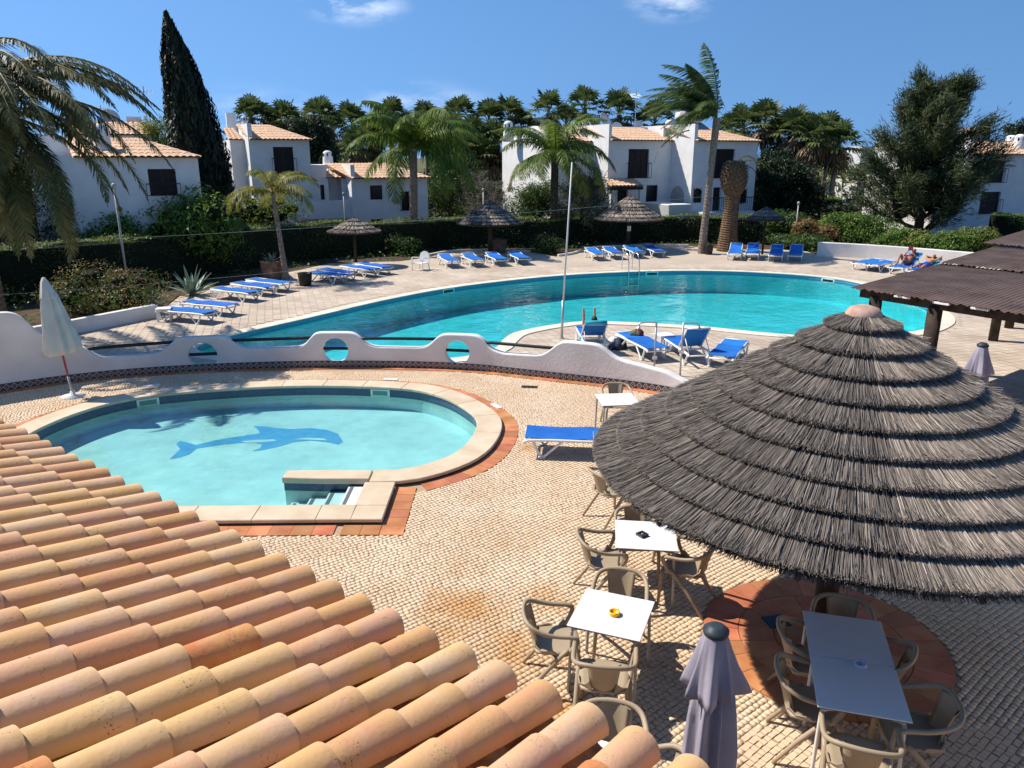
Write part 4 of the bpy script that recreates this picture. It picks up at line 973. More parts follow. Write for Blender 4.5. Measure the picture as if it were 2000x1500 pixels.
lounger('s', (1466,500),(1474,484), 'blue lounger second right of the stout palm trunk', .42)
lounger('t', (1513,503),(1519,487), 'blue lounger right of the dark umbrella post', .42)
lounger('u', (1551,503),(1557,487), 'blue lounger nearest the left end of the low white wall', .42)
lounger('v', (1664,516),(1728,506), 'empty blue lounger leftmost of four before the low white wall')
lounger('w', (1690,519),(1752,509), 'empty blue lounger beside the woman sunbathing')
lounger('x', (1736,525),(1798,513), 'lounger with a blue towel under the woman with bent knees', .55)
lounger('y', (1772,532),(1836,519), 'lounger with a turquoise towel under the man with blue shorts', .40)
lounger('A', (1147,640),(1163,668), 'lounger on the pool island with a turquoise towel over its back', .60)
lounger('B', (1290,684),(1220,650), 'flat blue lounger on the pool island with clothes at its far end')
lounger('C', (1318,660),(1366,690), 'blue lounger with raised back on the pool island', .85)
lounger('D', (1405,700),(1440,665), 'blue lounger on the pool island half hidden by the thatch')
lounger('E', (1067,848),(1200,852), 'blue lounger alone on the terrace at the left edge of the thatch')

def stool(px_, py_, rz, label):
    p = gp(px_, py_, .0); t = thing('side_table', label, 'side table', (p.x,p.y,.014), rz)
    MB().box(-.22,.22,-.22,.22,.37,.41).build('table_top', M['white_plastic'], t, bevel=.015)
    for sx in (-1,1):
        for sy in (-1,1): MB().box(sx*.18-.03,sx*.18+.03,sy*.18-.03,sy*.18+.03,0,.37).build('leg', M['white_plastic'], t, bevel=.008)
stool(323,627,.3,'white plastic side table at the head of the left-hand loungers')
stool(1296,682,.3,'white plastic side table between the two island loungers')
# white garden chair by the small hedge ball
pc = gp(822,528); gc = thing('garden_chair', 'white plastic armchair lying low beside the clipped bush', 'chair', (pc.x,pc.y,.014), -.5)
MB().box(-.27,.27,-.25,.25,.30,.34).build('seat', M['white_plastic'], gc, bevel=.02)
bk = [(-.27,.32),(-.28,.55),(-.22,.74),(-.08,.82),(.08,.82),(.22,.74),(.28,.55),(.27,.32)]
o = MB().add([(x,.25+z*.12,z) for x,z in bk]+[(x,.28+z*.12,z) for x,z in bk], [tuple(range(8)),tuple(range(15,7,-1))]+[(i,(i+1)%8,8+(i+1)%8,8+i) for i in range(8)]).build('backrest', M['white_plastic'], gc)
for sx in (-1,1):
    MB().tube(catmull([(sx*.29,.28,.52),(sx*.30,0,.56),(sx*.30,-.24,.53),(sx*.29,-.27,.0)],4), .025, 7).build('armrest', M['white_plastic'], gc, smooth=True)
    MB().tube([(sx*.25,.25,.32),(sx*.27,.30,0)], .025, 7).build('leg', M['white_plastic'], gc, smooth=True)
# waste bins, pots
def pot(px_, py_, r, h, mat, label, plant=None, cat='plant pot', name='plant_pot'):
    p = gp(px_, py_); t = thing(name, label, cat, (p.x,p.y,.0))
    MB().lathe([(r*.80,0),(r*.95,h*.5),(r,h*.93),(r*1.05,h*.95),(r*1.05,h),(r*.92,h),(r*.9,h*.9),(.0,h*.88)], 20).build('vessel', mat, t, smooth=True); return t, h
M['brick_pot'] = pm('stone_pot', (.13,.075,.05), (.27,.19,.14), scale=4, rough=.95, bump=.7, bscale=9)
pot(597,558,.28,.52,M['black_metal'],'dark waste bin right of the slim palm', cat='bin', name='waste_bin')
tp_, hp_ = pot(533,546,.46,.80,M['brick_pot'],'round stone planter behind the slim palm trunk')
pot(1384,497,.22,.5,M['black_metal'],'dark bin between the tall palm and the stout palm', cat='bin', name='waste_bin')
pot(975,493,.42,.7,M['brick_pot'],'round stone planter behind the shaded thatched umbrella')
# clothes heap, bag and towels
def cloth(name, label, cat, c_, rx, ry, h, mats, seed):
    rr = random.Random(seed); t = thing(name, label, cat, c_)
    for k, m_ in enumerate(mats):
        n = 14; m2 = MB(); ox, oy = rr.uniform(-.3,.3)*rx, rr.uniform(-.3,.3)*ry; prof = []
        ph = rr.uniform(0,6)
        m2.lathe([(rx*.75,0),(rx*.72,h*.35),(rx*.55,h*.75),(rx*.2,h*.98),(.0,h)], 22, (ox,oy,k*.01), fold=lambda a,z: .22*math.sin(3*a+ph)+.14*math.sin(7*a+ph*2+z*20))
        m2.build('garment', m_, t, smooth=True)
M['navy'] = pm('navy_cloth', (.02,.03,.06), (.06,.08,.13), scale=9, rough=.9, bump=.4, bscale=18)
M['olive'] = pm('olive_cloth', (.10,.11,.06), (.18,.18,.11), scale=9, rough=.9, bump=.4)
M['maroon'] = pm('maroon_cloth', (.12,.025,.02), (.18,.04,.03), scale=9, rough=.9)
M['teal'] = pm('turquoise_towel', (.02,.30,.40), (.05,.42,.52), scale=7, rough=.95, bump=.3, bscale=70)
M['bluetowel'] = pm('blue_towel', (.06,.30,.58), (.10,.38,.66), scale=5, rough=.95, bump=.3, bscale=70)
p = gp(1205,681); cloth('bag', 'dark beach bag and clothes heaped on the floor between island loungers', 'bag', (p.x,p.y,.014), .30,.26,.28,[M['navy'],M['navy'],M['kerb']],3)
p = gp(1243,655,.36); cloth('clothes', 'olive and maroon clothes on the flat island lounger', 'clothes', (p.x,p.y,.36), .20,.18,.17,[M['olive'],M['maroon']],5)
def towel(key, y0, y1, ang, mat, label, roll=True):
    c_, h = LSPOTS[key]; t = thing('towel', label, 'towel', (c_.x,c_.y,.014), h-PI/2)
    hy = .22; V = []; n = 10
    for k in range(n+1):
        f = k/n; d = y0+(y1-y0)*f; y, z = hy + d*math.cos(ang), .366 + d*math.sin(ang)
        for q in range(5): V.append(((q-2)*.14, y, z + .008*math.sin(k*1.7+q) + (.004 if q in (0,4) else 0)))
    F = [(k*5+q,k*5+q+1,k*5+q+6,k*5+q+5) for k in range(n) for q in range(4)]
    o = MB().add(V,F).build('cloth', mat, t, smooth=True); s = o.modifiers.new('thick','SOLIDIFY'); s.thickness = .02; s.offset = 1
    if roll:
        y, z = hy + (y1+.02)*math.cos(ang), .37 + (y1+.02)*math.sin(ang)
        MB().tube([(-.29,y,z+.03),(0,y+.01,z+.04),(.29,y,z+.03)], .06, 10).build('rolled_end', mat, t, smooth=True)
towel('x', .10, .74, .55, M['bluetowel'], 'blue towel over the raised back of the sunbathing woman\'s lounger')
towel('y', .10, .74, .40, M['teal'], 'turquoise towel under the head of the sunbathing man')
towel('A', .12, .74, .60, M['teal'], 'turquoise towel draped over the lounger back on the pool island')
c_, h_ = LSPOTS['A']; tw = thing('towel', 'pale turquoise towel hanging from the side of the island lounger', 'towel', (c_.x,c_.y,.014), h_-PI/2)
o = MB().add([(.335+.01*math.sin(k*2.1), .30+.06*k, z) for z in (.36,.12) for k in range(6)], [(k,k+1,7+k,6+k) for k in range(5)]).build('cloth', M['teal'], tw); o.modifiers.new('thick','SOLIDIFY').thickness = .015

# ------------------------------------------------------------------ people
def figure(name, label, loc, rz, joints, bones, mat, cat='person'):
    t = thing(name, label, cat, loc, rz)
    me = bpy.data.meshes.new('body'); ks = list(joints); me.from_pydata([joints[k][0] for k in ks], [(ks.index(a),ks.index(b)) for a,b in bones], [])
    o = put('body', me, mat, t); sk = o.modifiers.new('skin','SKIN'); sk.use_smooth_shade = True
    for i,k in enumerate(ks):
        r = joints[k][1]; me.skin_vertices[0].data[i].radius = (r,r) if not isinstance(r, tuple) else r
    me.skin_vertices[0].data[ks.index('pelvis')].use_root = True
    sb = o.modifiers.new('sub','SUBSURF'); sb.levels = 2; sb.render_levels = 2
    return t
BON = [('pelvis','belly'),('belly','chest'),('chest','neck'),('neck','skull'),('pelvis','hipL'),('hipL','kneeL'),('kneeL','ankL'),('ankL','toeL'),('pelvis','hipR'),('hipR','kneeR'),('kneeR','ankR'),('ankR','toeR'),
       ('chest','shL'),('shL','elL'),('elL','wrL'),('chest','shR'),('shR','elR'),('elR','wrR')]
def radii(j, k=1.0):
    R_ = dict(pelvis=.13,belly=.115,chest=.13,neck=.055,skull=.06,hipL=.085,hipR=.085,kneeL=.055,kneeR=.055,ankL=.036,ankR=.036,toeL=.028,toeR=.028,shL=.055,shR=.055,elL=.04,elR=.04,wrL=.026,wrR=.026)
    return {a:(Vector(p), R_[a]*k) for a,p in j.items()}
def head(t, c_, up, face, skin, hair, long=False):
    c_, up, face = Vector(c_), Vector(up).normalized(), Vector(face).normalized(); side = up.cross(face).normalized(); face = side.cross(up)
    Rm = Matrix((side, face, up)).transposed().to_4x4(); Rm.translation = c_
    def grid(rx, ry, rz, fn=None, z0=-1.0, nb=10, na=16):
        V = []; F = []
        for i in range(nb+1):
            ph = -PI/2 + PI*i/nb
            for k in range(na):
                th = 2*PI*k/na; x, y, z = math.cos(ph)*math.cos(th), math.cos(ph)*math.sin(th), math.sin(ph); s = fn(x,y,z) if fn else 1
                V.append((x*rx*s, y*ry*s, z*rz*s))
        for i in range(nb):
            for k in range(na): F.append((i*na+k,i*na+(k+1)%na,(i+1)*na+(k+1)%na,(i+1)*na+k))
        return MB().add(V,F)
    h = grid(.075,.095,.115, lambda x,y,z: 1 - .12*max(0,-z)*(1-y*.5)).build('head', skin, t, smooth=True); h.matrix_local = Rm
    MB().add([(-.012,.09,.0),(.012,.09,.0),(0,.118,-.025),(-.016,.092,-.034),(.016,.092,-.034),(0,.088,.03)],[(0,5,2),(5,1,2),(1,4,2),(4,3,2),(3,0,2)]).build('nose', skin, h, smooth=True)
    for s in (-1,1):
        MB().lathe([(.0,-.009),(.012,0),(.0,.009)], 8, (s*.030,.084,.012)).build('eye', M['window'], h, smooth=True)
        MB().lathe([(.006,-.03),(.016,-.01),(.018,.015),(.006,.03)], 8, (s*.076,-.005,.0)).build('ear', skin, h, smooth=True)
    MB().box(-.022,.022,.083,.089,-.052,-.045).build('mouth', M['maroon'], h)
    hr = grid(.083,.104,.122, lambda x,y,z: 1.0 if (y < .35 or z > .45) else .86); o = hr.build('hair', hair, h, smooth=True); o.location = (0,-.012,.010)
    if long: MB().tube([(0,-.08,.02),(.02,-.12,-.08),(.03,-.12,-.2)], [.06,.055,.03], 8).build('hair_tail', hair, h, smooth=True)
def hand(t, w_, d, n, skin):
    w_, d, n = Vector(w_), Vector(d).normalized(), Vector(n).normalized(); s = d.cross(n).normalized(); m_ = MB()
    m_.tube([w_, w_+d*.045, w_+d*.085], [.026,.036,.034], 8, flat=.45)
    for k, l in enumerate((.060,.075,.080,.072)):
        b0 = w_ + d*.08 + s*(.027-.018*k); m_.tube([b0, b0+d*l*.5-n*.006, b0+d*l*.85-n*.03], [.0085,.008,.006], 6)
    b0 = w_ + d*.03 + s*.032; m_.tube([b0, b0+s*.022+d*.03, b0+s*.028+d*.062-n*.01], [.010,.0095,.007], 6)
    m_.build('hand', skin, t, smooth=True)
def lying(z0, ang, y_hip, d): return None
M['hair_dark'] = pm('hair_dark', (.012,.009,.007), (.03,.022,.016), scale=30, rough=.6)
M['hair_grey'] = pm('hair_light', (.16,.12,.09), (.26,.21,.16), scale=30, rough=.6)
M['shorts'] = pm('blue_shorts', (.015,.05,.36), (.02,.08,.46), scale=9, rough=.85)
M['bikini'] = pm('pink_bikini', (.42,.06,.10), (.5,.09,.14), scale=9, rough=.85)
# local frame: +y towards the head end of the lounger, hips near y = .12, seat top z = .37
def bk(d, ang, h=0.0, x=0.0): return (x, .22 + d*math.cos(ang) - h*math.sin(ang), .37 + d*math.sin(ang) + h*math.cos(ang))
c_, h_ = LSPOTS['y']; a = .40
J = dict(pelvis=(0,.08,.49), belly=bk(.16,a,.12), chest=bk(.38,a,.13), neck=bk(.55,a,.12), skull=bk(.64,a,.13), hipL=(-.10,.03,.47), hipR=(.10,.03,.47), kneeL=(-.13,-.42,.50), kneeR=(.14,-.41,.53), ankL=(-.15,-.82,.43), ankR=(.16,-.82,.43), toeL=(-.17,-.88,.55), toeR=(.18,-.88,.55),
         shL=bk(.47,a,.12,-.18), shR=bk(.47,a,.12,.18), elL=bk(.72,a,.16,-.36), elR=bk(.70,a,.20,.34), wrL=bk(.76,a,.08,-.10), wrR=bk(.76,a,.08,.10))
man = figure('person', 'person lying back in blue shorts with both arms behind the head', (c_.x,c_.y,.014), h_-PI/2, radii(J), BON, M['skin'])
head(man, bk(.70,a,.16), bk(1,a)[0:1]+(math.cos(a),math.sin(a)), (0,-math.sin(a),math.cos(a)), M['skin'], M['hair_dark'])
hand(man, J['wrL'], (1,.2,.1), (0,-.4,1), M['skin']); hand(man, J['wrR'], (-1,.2,.1), (0,-.4,1), M['skin'])
def garment(t, name, pts, rad, mat):
    MB().tube(catmull(pts,4), rad if not isinstance(rad, list) else [rad[min(len(rad)-1, i//4)] + 0 for i in range((len(pts)-1)*4+1)], 12).build(name, mat, t, smooth=True)
MB().tube([(0,.20,.52),(0,.08,.485),(0,.0,.47)], [.145,.165,.15], 14, flat=.85).build('shorts', M['shorts'], man, smooth=True)
for s,k in ((-1,'L'),(1,'R')): MB().tube([(s*.09,.06,.475),(s*.115,-.12,.485),(s*.128,-.26,.49)], [.105,.105,.095], 12).build('shorts_leg', M['shorts'], man, smooth=True)
c_, h_ = LSPOTS['x']; a = .55
J = dict(pelvis=(0,.08,.49), belly=bk(.16,a,.12), chest=bk(.38,a,.14), neck=bk(.54,a,.15), skull=bk(.62,a,.19), hipL=(-.10,.03,.47), hipR=(.10,.03,.47), kneeL=(-.11,-.33,.86), kneeR=(.12,-.38,.78), ankL=(-.11,-.62,.44), ankR=(.12,-.74,.43), toeL=(-.12,-.76,.41), toeR=(.13,-.88,.42),
         shL=bk(.46,a,.13,-.165), shR=bk(.46,a,.13,.165), elL=bk(.26,a,.24,-.26), elR=bk(.26,a,.24,.26), wrL=bk(.36,a,.42,-.10), wrR=bk(.36,a,.42,.10))
wom = figure('person', 'person with bent knees in a pink top reclining on the blue-towelled lounger', (c_.x,c_.y,.014), h_-PI/2, radii(J,.93), BON, M['skin_tan'])
head(wom, bk(.69,a,.22), (0,math.cos(.8),math.sin(.8)), (0,-math.sin(.8),math.cos(.8)), M['skin_tan'], M['hair_grey'], True)
hand(wom, J['wrL'], (.3,.2,.9), (0,-1,.2), M['skin_tan']); hand(wom, J['wrR'], (-.3,.2,.9), (0,-1,.2), M['skin_tan'])
MB().tube([bk(.30,a,.125),bk(.38,a,.14),bk(.46,a,.13)], [.12,.14,.125], 14).build('bikini_top', M['bikini'], wom, smooth=True)
MB().tube([(0,.15,.50),(0,.08,.485),(0,.02,.47)], [.125,.145,.13], 14, flat=.9).build('bikini_bottom', M['bikini'], wom, smooth=True)
MB().box(-.10,.10,-.01,.01,0,.2).build('book', M['maroon'], wom).location = bk(.40,a,.46)
c_, h_ = LSPOTS['A']; a = .60
J = dict(pelvis=(0,.02,.48), belly=(0,.20,.50), chest=bk(.26,a,.14), neck=bk(.40,a,.17), skull=bk(.47,a,.19), hipL=(-.10,-.03,.47), hipR=(.10,-.03,.47), kneeL=(-.15,-.46,.44), kneeR=(.15,-.46,.44), ankL=(-.15,-.52,.84), ankR=(.16,-.50,.84), toeL=(-.14,-.52,.98), toeR=(.17,-.50,.98),
         shL=bk(.34,a,.14,-.17), shR=bk(.34,a,.14,.17), elL=bk(.40,a,.05,-.30), elR=bk(.40,a,.05,.30), wrL=bk(.55,a,.05,-.14), wrR=bk(.55,a,.05,.14))
per = figure('person', 'person lying face down on the island lounger with lower legs raised', (c_.x,c_.y,.014), h_-PI/2, radii(J,.95), BON, M['skin'])
head(per, bk(.52,a,.20), (0,math.cos(a),math.sin(a)), (0,math.sin(a),-math.cos(a)), M['skin'], M['hair_dark'])
hand(per, J['wrL'], (.8,.4,.2), (0,0,1), M['skin']); hand(per, J['wrR'], (-.8,.4,.2), (0,0,1), M['skin'])
MB().tube([(0,.10,.49),(0,.02,.48),(0,-.08,.47)], [.13,.15,.135], 14, flat=.9).build('swimwear', M['navy'], per, smooth=True)

# ------------------------------------------------------------------ poles and showers
pole = thing('flagpole', 'tall thin white pole leaning slightly on the pool island', 'pole', (1.42,21.41,.014))
MB().tube([(0,0,0),(.02,0,1.1)], .036, 10).build('sleeve', M['grey_metal'], pole, smooth=True)
MB().tube([(.02,0,1.05),(.19,0,4.84)], [.026,.020], 10).build('shaft', pm('pole_paint', (.62,.62,.60), (.7,.7,.68), scale=3, rough=.5), pole, smooth=True)
MB().lathe([(.07,0),(.07,.02),(.04,.03)], 12).build('foot', M['grey_metal'], pole)
def shower(x, y, h, dx, label):
    t = thing('outdoor_shower', label, 'shower', (x,y,.014))
    MB().tube([(0,0,0),(0,0,h),], .022, 10).build('riser', M['grey_metal'], t, smooth=True)
    MB().tube(catmull([(0,0,h-.01),(dx*.5,0,h-.005),(dx*.9,0,h-.03),(dx,0,h-.10)],5), .018, 8).build('arm', M['grey_metal'], t, smooth=True)
    MB().lathe([(.05,0),(.05,.015),(.015,.05)], 12, (dx,0,h-.15)).build('shower_head', M['grey_metal'], t)
    MB().box(-.05,.05,-.03,.03,.55,.63).build('valve', M['steel'], t)
shower(3.25,16.95,1.42,-.40,'steel shower behind the right end of the wavy wall')
shower(3.98,17.5,1.28,.38,'shorter steel shower beside the lounger with raised back')

# ------------------------------------------------------------------ pavilion with brown corrugated roof
pv = thing('pavilion', 'open pavilion with a brown corrugated roof on dark round posts', 'pavilion', (0,0,0))
P0 = gp(1664,562,2.35); P1 = gp(2000,614,2.35); ev = (P1-P0); ev.normalize(); iv = Vector((-ev.y, ev.x, 0))
if iv.x < 0: iv = -iv
iv = (iv + Vector((-.06,.09,0))).normalized()
def corr(name, o0, du, dv, Lu, Lv, slope, amp, wl, mat, parent, sag=0.0, jag=.05):
    nu = int(Lu/wl*8); nv = 10; V = []
    for i in range(nu+1):
        u = Lu*i/nu; ph = 2*PI*u/wl; jg = jag*math.sin(i//8*2.7)+jag*.6*math.sin((i//8)*5.1)
        for k in range(nv+1):
            v = Lv*k/nv + (jg if k == 0 else 0)
            V.append(o0 + du*u + dv*v + Vector((0,0,slope*v + amp*math.sin(ph) + sag*math.sin(PI*k/nv)*math.sin(u*.8))))
    F = [(i*(nv+1)+k, (i+1)*(nv+1)+k, (i+1)*(nv+1)+k+1, i*(nv+1)+k+1) for i in range(nu) for k in range(nv)]
    o = MB().add(V,F).build(name, mat, parent, smooth=True); so_ = o.modifiers.new('thick','SOLIDIFY'); so_.thickness = .006; return o
corr('roof_sheet', P0 - ev*.05, ev, iv, 8.5, 4.3, .035, .011, .095, M['onduline'], pv, .03)
o2 = P0 + iv*4.15 + Vector((0,0,.19))
corr('roof_sheet', o2 - ev*.02, ev, iv, 8.5, 3.2, .05, .011, .095, M['onduline'], pv, .02)
q0 = atY(1919,474,22.5); corr('upper_roof_sheet', q0, ev, iv, 9.0, 5.0, .06, .011, .095, M['onduline'], pv, .02)
MB().add([P0+ev*a_+iv*b_+Vector((0,0,z_)) for z_ in (-.20,-.04) for a_,b_ in ((.1,.18),(8.4,.18),(8.4,.30),(.1,.30))], [(3,2,1,0),(4,5,6,7),(0,1,5,4),(1,2,6,5),(2,3,7,6),(3,0,4,7)]).build('eave_beam', M['dark_wood'], pv)
MB().add([P0+ev*a_+iv*b_+Vector((0,0,z_+.03*b_)) for z_ in (-.17,-.04) for a_,b_ in ((.15,.2),(.27,.2),(.27,7.2),(.15,7.2))], [(3,2,1,0),(4,5,6,7),(0,1,5,4),(1,2,6,5),(2,3,7,6),(3,0,4,7)]).build('side_beam', M['dark_wood'], pv)
for k in range(1,7): a__ = k*1.3; MB().add([P0+ev*(a__+da)+iv*b_+Vector((0,0,z_+.035*b_)) for z_ in (-.11,-.035) for da,b_ in ((0,.1),(.07,.1),(.07,7.1),(0,7.1))], [(3,2,1,0),(4,5,6,7),(0,1,5,4),(1,2,6,5),(2,3,7,6),(3,0,4,7)]).build('rafter', M['dark_wood'], pv)
for p in (P0+ev*.45+iv*.24, P0+ev*1.72+iv*.24, P0+ev*4.6+iv*.24, gp(1939,666), gp(1970,641), P0+ev*.3+iv*3.4, P0+ev*4.6+iv*4.2):
    MB().tube([(p.x,p.y,0),(p.x,p.y,2.2)], .125, 14).build('post', M['dark_wood'], pv, smooth=True)
pz = atY(1936,500,23.4); MB().tube([(pz.x+.25,pz.y,2.3),(pz.x+.25,pz.y,pz.z+.25)], .11, 12).build('post', M['dark_wood'], pv)
for k,(uu,vv) in enumerate(((1.1,.05),(1.9,.02),(2.6,.06))): p = P0+ev*uu+iv*vv; o = MB().box(-.16,.16,-.03,.03,-.03,.005).build('roof_batten', M['white_plastic'], pv); o.location = (p.x,p.y,2.325); o.rotation_euler = (0,0,math.atan2(ev.y,ev.x))
# dark chair and table in the pavilion shade
tbl = make_table('cafe_table', 'table in the pavilion shade at the right edge', M['black_metal'], (8.75,11.9,.016), .2, TG)
o = copy_tree(proto); o.location = (8.15,12.1,.016); o.rotation_euler = (0,0,-1.2); tag(o, 'armchair in the pavilion shade at the right edge of the view', 'chair', 'taupe plastic terrace armchairs')

# ------------------------------------------------------------------ white villas
HA = math.radians(25)
class Frame:                                     # facade coordinates: u along the front, v into the house, z up
    def __init__(s, px_, Y, ang=HA):
        p = atY(px_, 306, Y); s.O = Vector((p.x, p.y, 0)); s.a = ang
        s.U = Vector((math.cos(ang), math.sin(ang), 0)); s.V = Vector((-math.sin(ang), math.cos(ang), 0))
    def u(s, px_, v=0.0, z=4.0):
        k = (px_-1000)/FPX; B = s.O + s.V*v
        return (k*(B.y*CT - (z-HC)*ST) - B.x) / (s.U.x - k*s.U.y*CT)
    def z(s, py_, u, v=0.0):
        Y = (s.O + s.U*u + s.V*v).y; k = (750-py_)/FPX
        return HC + Y*(k*CT-ST)/(CT+k*ST)
    def r(s, x0, y0, x1, y1, v=0.0):             # photo rectangle -> (u0,u1,z0,z1)
        zt, zb = s.z(y0, s.u((x0+x1)/2, v), v), s.z(y1, s.u((x0+x1)/2, v), v)
        return s.u(x0, v, (zt+zb)/2), s.u(x1, v, (zt+zb)/2), zb, zt
def facade(parent, u0, u1, z0, z1, v, openings, mat, depth=.22, name='front_wall'):
    us = sorted({u0,u1} | {min(max(q,u0),u1) for o in openings for q in o[:2]}); zs = sorted({z0,z1} | {min(max(q,z0),z1) for o in openings for q in o[2:4]})
    m_ = MB()
    for a, b in zip(us, us[1:]):
        for c_, d in zip(zs, zs[1:]):
            cu, cz = (a+b)/2, (c_+d)/2
            if any(o[0] < cu < o[1] and o[2] < cz < o[3] for o in openings): continue
            m_.add([(a,v,c_),(b,v,c_),(b,v,d),(a,v,d)], [(0,1,2,3)])
    for (a,b,c_,d) in [o[:4] for o in openings]:
        m_.add([(a,v,c_),(b,v,c_),(b,v,d),(a,v,d),(a,v+depth,c_),(b,v+depth,c_),(b,v+depth,d),(a,v+depth,d)], [(0,4,5,1)[::-1],(1,5,6,2)[::-1],(2,6,7,3)[::-1],(3,7,4,0)[::-1]])
    return m_.build(name, mat, parent)
def window(parent, o, v, bars=0, depth=.16, shut=True, rail=None):
    a,b,c_,d = o[:4]; w_ = MB().box(a,b,v+depth,v+depth+.02,c_,d).build('window', M['window'], parent)
    fr = MB(); e = .05
    fr.box(a,a+e,v+depth-.03,v+depth-.002,c_,d); fr.box(b-e,b,v+depth-.03,v+depth-.002,c_,d); fr.box(a+e,b-e,v+depth-.03,v+depth-.002,d-e,d); fr.box(a+e,b-e,v+depth-.03,v+depth-.002,c_,c_+e)
    fr.build('window_frame', M['shutter'], w_)
    if shut:
        n = max(2, int((b-a)/.45)); 
        for k in range(n):
            x0 = a+e+(b-a-2*e)*k/n; x1 = a+e+(b-a-2*e)*(k+1)/n; MB().box(x0+.015,x1-.015,v+depth-.024,v+depth-.004,c_+e,d-e).build('shutter_leaf', M['shutter'], w_)
    if bars:
        for k in range(bars): x = a+(b-a)*(k+.5)/bars; MB().box(x-.012,x+.012,v-.03,v-.01,c_-.05,d+.05).build('bar', M['black_metal'], w_)
    if rail:
        zt = rail; n = 9; ex = .12
        rb = MB(); rb.box(a-ex,b+ex,v-.20,v-.17,zt-.04,zt); rb.box(a-ex,b+ex,v-.20,v-.17,c_,c_+.03)
        for k in range(n): x = a-ex+(b-a+2*ex)*k/(n-1); rb.box(x-.010,x+.010,v-.195,v-.175,c_+.03,zt-.04)
        for x in (a-ex,b+ex): rb.box(x-.01,x+.01,v-.17,v,zt-.04,zt); rb.box(x-.01,x+.01,v-.17,v,c_,c_+.03)
        rb.build('balcony_rail', M['black_metal'], w_)
    return w_
def tileroof(parent, e0, e1, r0, r1, pitch=.26, amp=.055, courses=6, name='tile_roof', mat=None):
    e0, e1, r0, r1 = map(Vector, (e0,e1,r0,r1)); L_ = (e1-e0).length; n = max(3, int(L_/pitch)); seg = 6
    nrm = (e1-e0).cross(r0-e0).normalized()
    if nrm.z < 0: nrm = -nrm
    V = []; F = []; cols_ = n*seg+1
    for k in range(courses*2):
        c_ = k//2; f = (c_ + (k % 2))/courses
        for i in range(cols_):
            g_ = i/(n*seg); p = (e0.lerp(e1,g_)).lerp(r0.lerp(r1,g_), f); ph = (i % seg)/seg
            h = abs(math.sin(PI*ph))*amp + (0 if k % 2 else .018)
            V.append(p + nrm*h)
    for k in range(courses*2-1):
        for i in range(cols_-1): F.append((k*cols_+i, k*cols_+i+1, (k+1)*cols_+i+1, (k+1)*cols_+i))
    b = len(V); V += [e0 - nrm*.03, e1 - nrm*.03, r1 - nrm*.03, r0 - nrm*.03]; F.append((b+3,b+2,b+1,b))
    return MB().add(V,F).build(name, mat or M['roof_far'], parent)
def chimney(parent, u, v, z, r=.32, h=1.3, square=False):
    c_ = MB().lathe([(r*1.05,z-.4),(r,z),(r*.86,z+h*.78),(r*.80,z+h*.86),(r*.55,z+h*.96),(r*.2,z+h),(0,z+h)], 14, (u,v,0)).build('chimney', M['stucco'], parent, smooth=True)
    for k in range(6):
        a = 2*PI*k/6+.3; rr = r*.87; MB().box(-.04,.04,-.02,.02,0,h*.22).build('smoke_slot', M['window'], c_).matrix_local = Matrix.Translation((u+rr*math.cos(a), v+rr*math.sin(a), z+h*.56)) @ Matrix.Rotation(a+PI/2,4,'Z')
def dish(parent, u, v, z, r, yaw=0):
    m_ = MB(); m_.lathe([(0,0),(r*.5,.04*r),(r*.85,.16*r),(r,.26*r),(r*.98,.28*r),(r*.5,.08*r),(0,.03*r)], 20); o = m_.build('satellite_dish', pm('dish_grey', (.55,.54,.52), (.62,.61,.60), scale=4, rough=.6), parent, smooth=True)
    o.matrix_local = Matrix.Translation((u,v,z)) @ Matrix.Rotation(yaw,4,'Z') @ Matrix.Rotation(math.radians(62),4,'X')
    MB().tube([(u,v+.1,z-r-.3),(u,v+.1,z)], .03, 6).build('dish_mast', M['grey_metal'], parent)
def antenna(parent, u, v, z0, h, ln=1.0):
    m_ = MB(); m_.tube([(u,v,z0),(u,v,z0+h)], .03, 6); m_.tube([(u-ln*.6,v,z0+h*.85),(u+ln*.5,v,z0+h*.9)], .018, 5)
    for k in range(7): x = u-ln*.6+ln*1.1*k/6; m_.tube([(x,v-.2,z0+h*.86-.15),(x,v+.2,z0+h*.86+.15)], .012, 4)
    m_.build('antenna', M['grey_metal'], parent)

# --- middle villa (centre of the view)
f = Frame(1250, 51.5)
vl = thing('villa', 'white villa with terracotta roofs and round chimneys in the middle, behind the ladder', 'house', f.O, HA)
v1, v2, v3 = 2.2, 0.0, -2.3          # fronts of the three stepped units
a2, b2 = f.u(1187,v2), f.u(1318,v2); ez2 = f.z(274, (a2+b2)/2, v2)
a3, b3 = f.u(1352,v3), f.u(1476,v3); ez3 = f.z(275, (a3+b3)/2, v3)
b1 = f.u(1172,v1); a1 = f.u(1076,v1); ez1 = f.z(276, (a1+b1)/2, v1)
D = 7.5
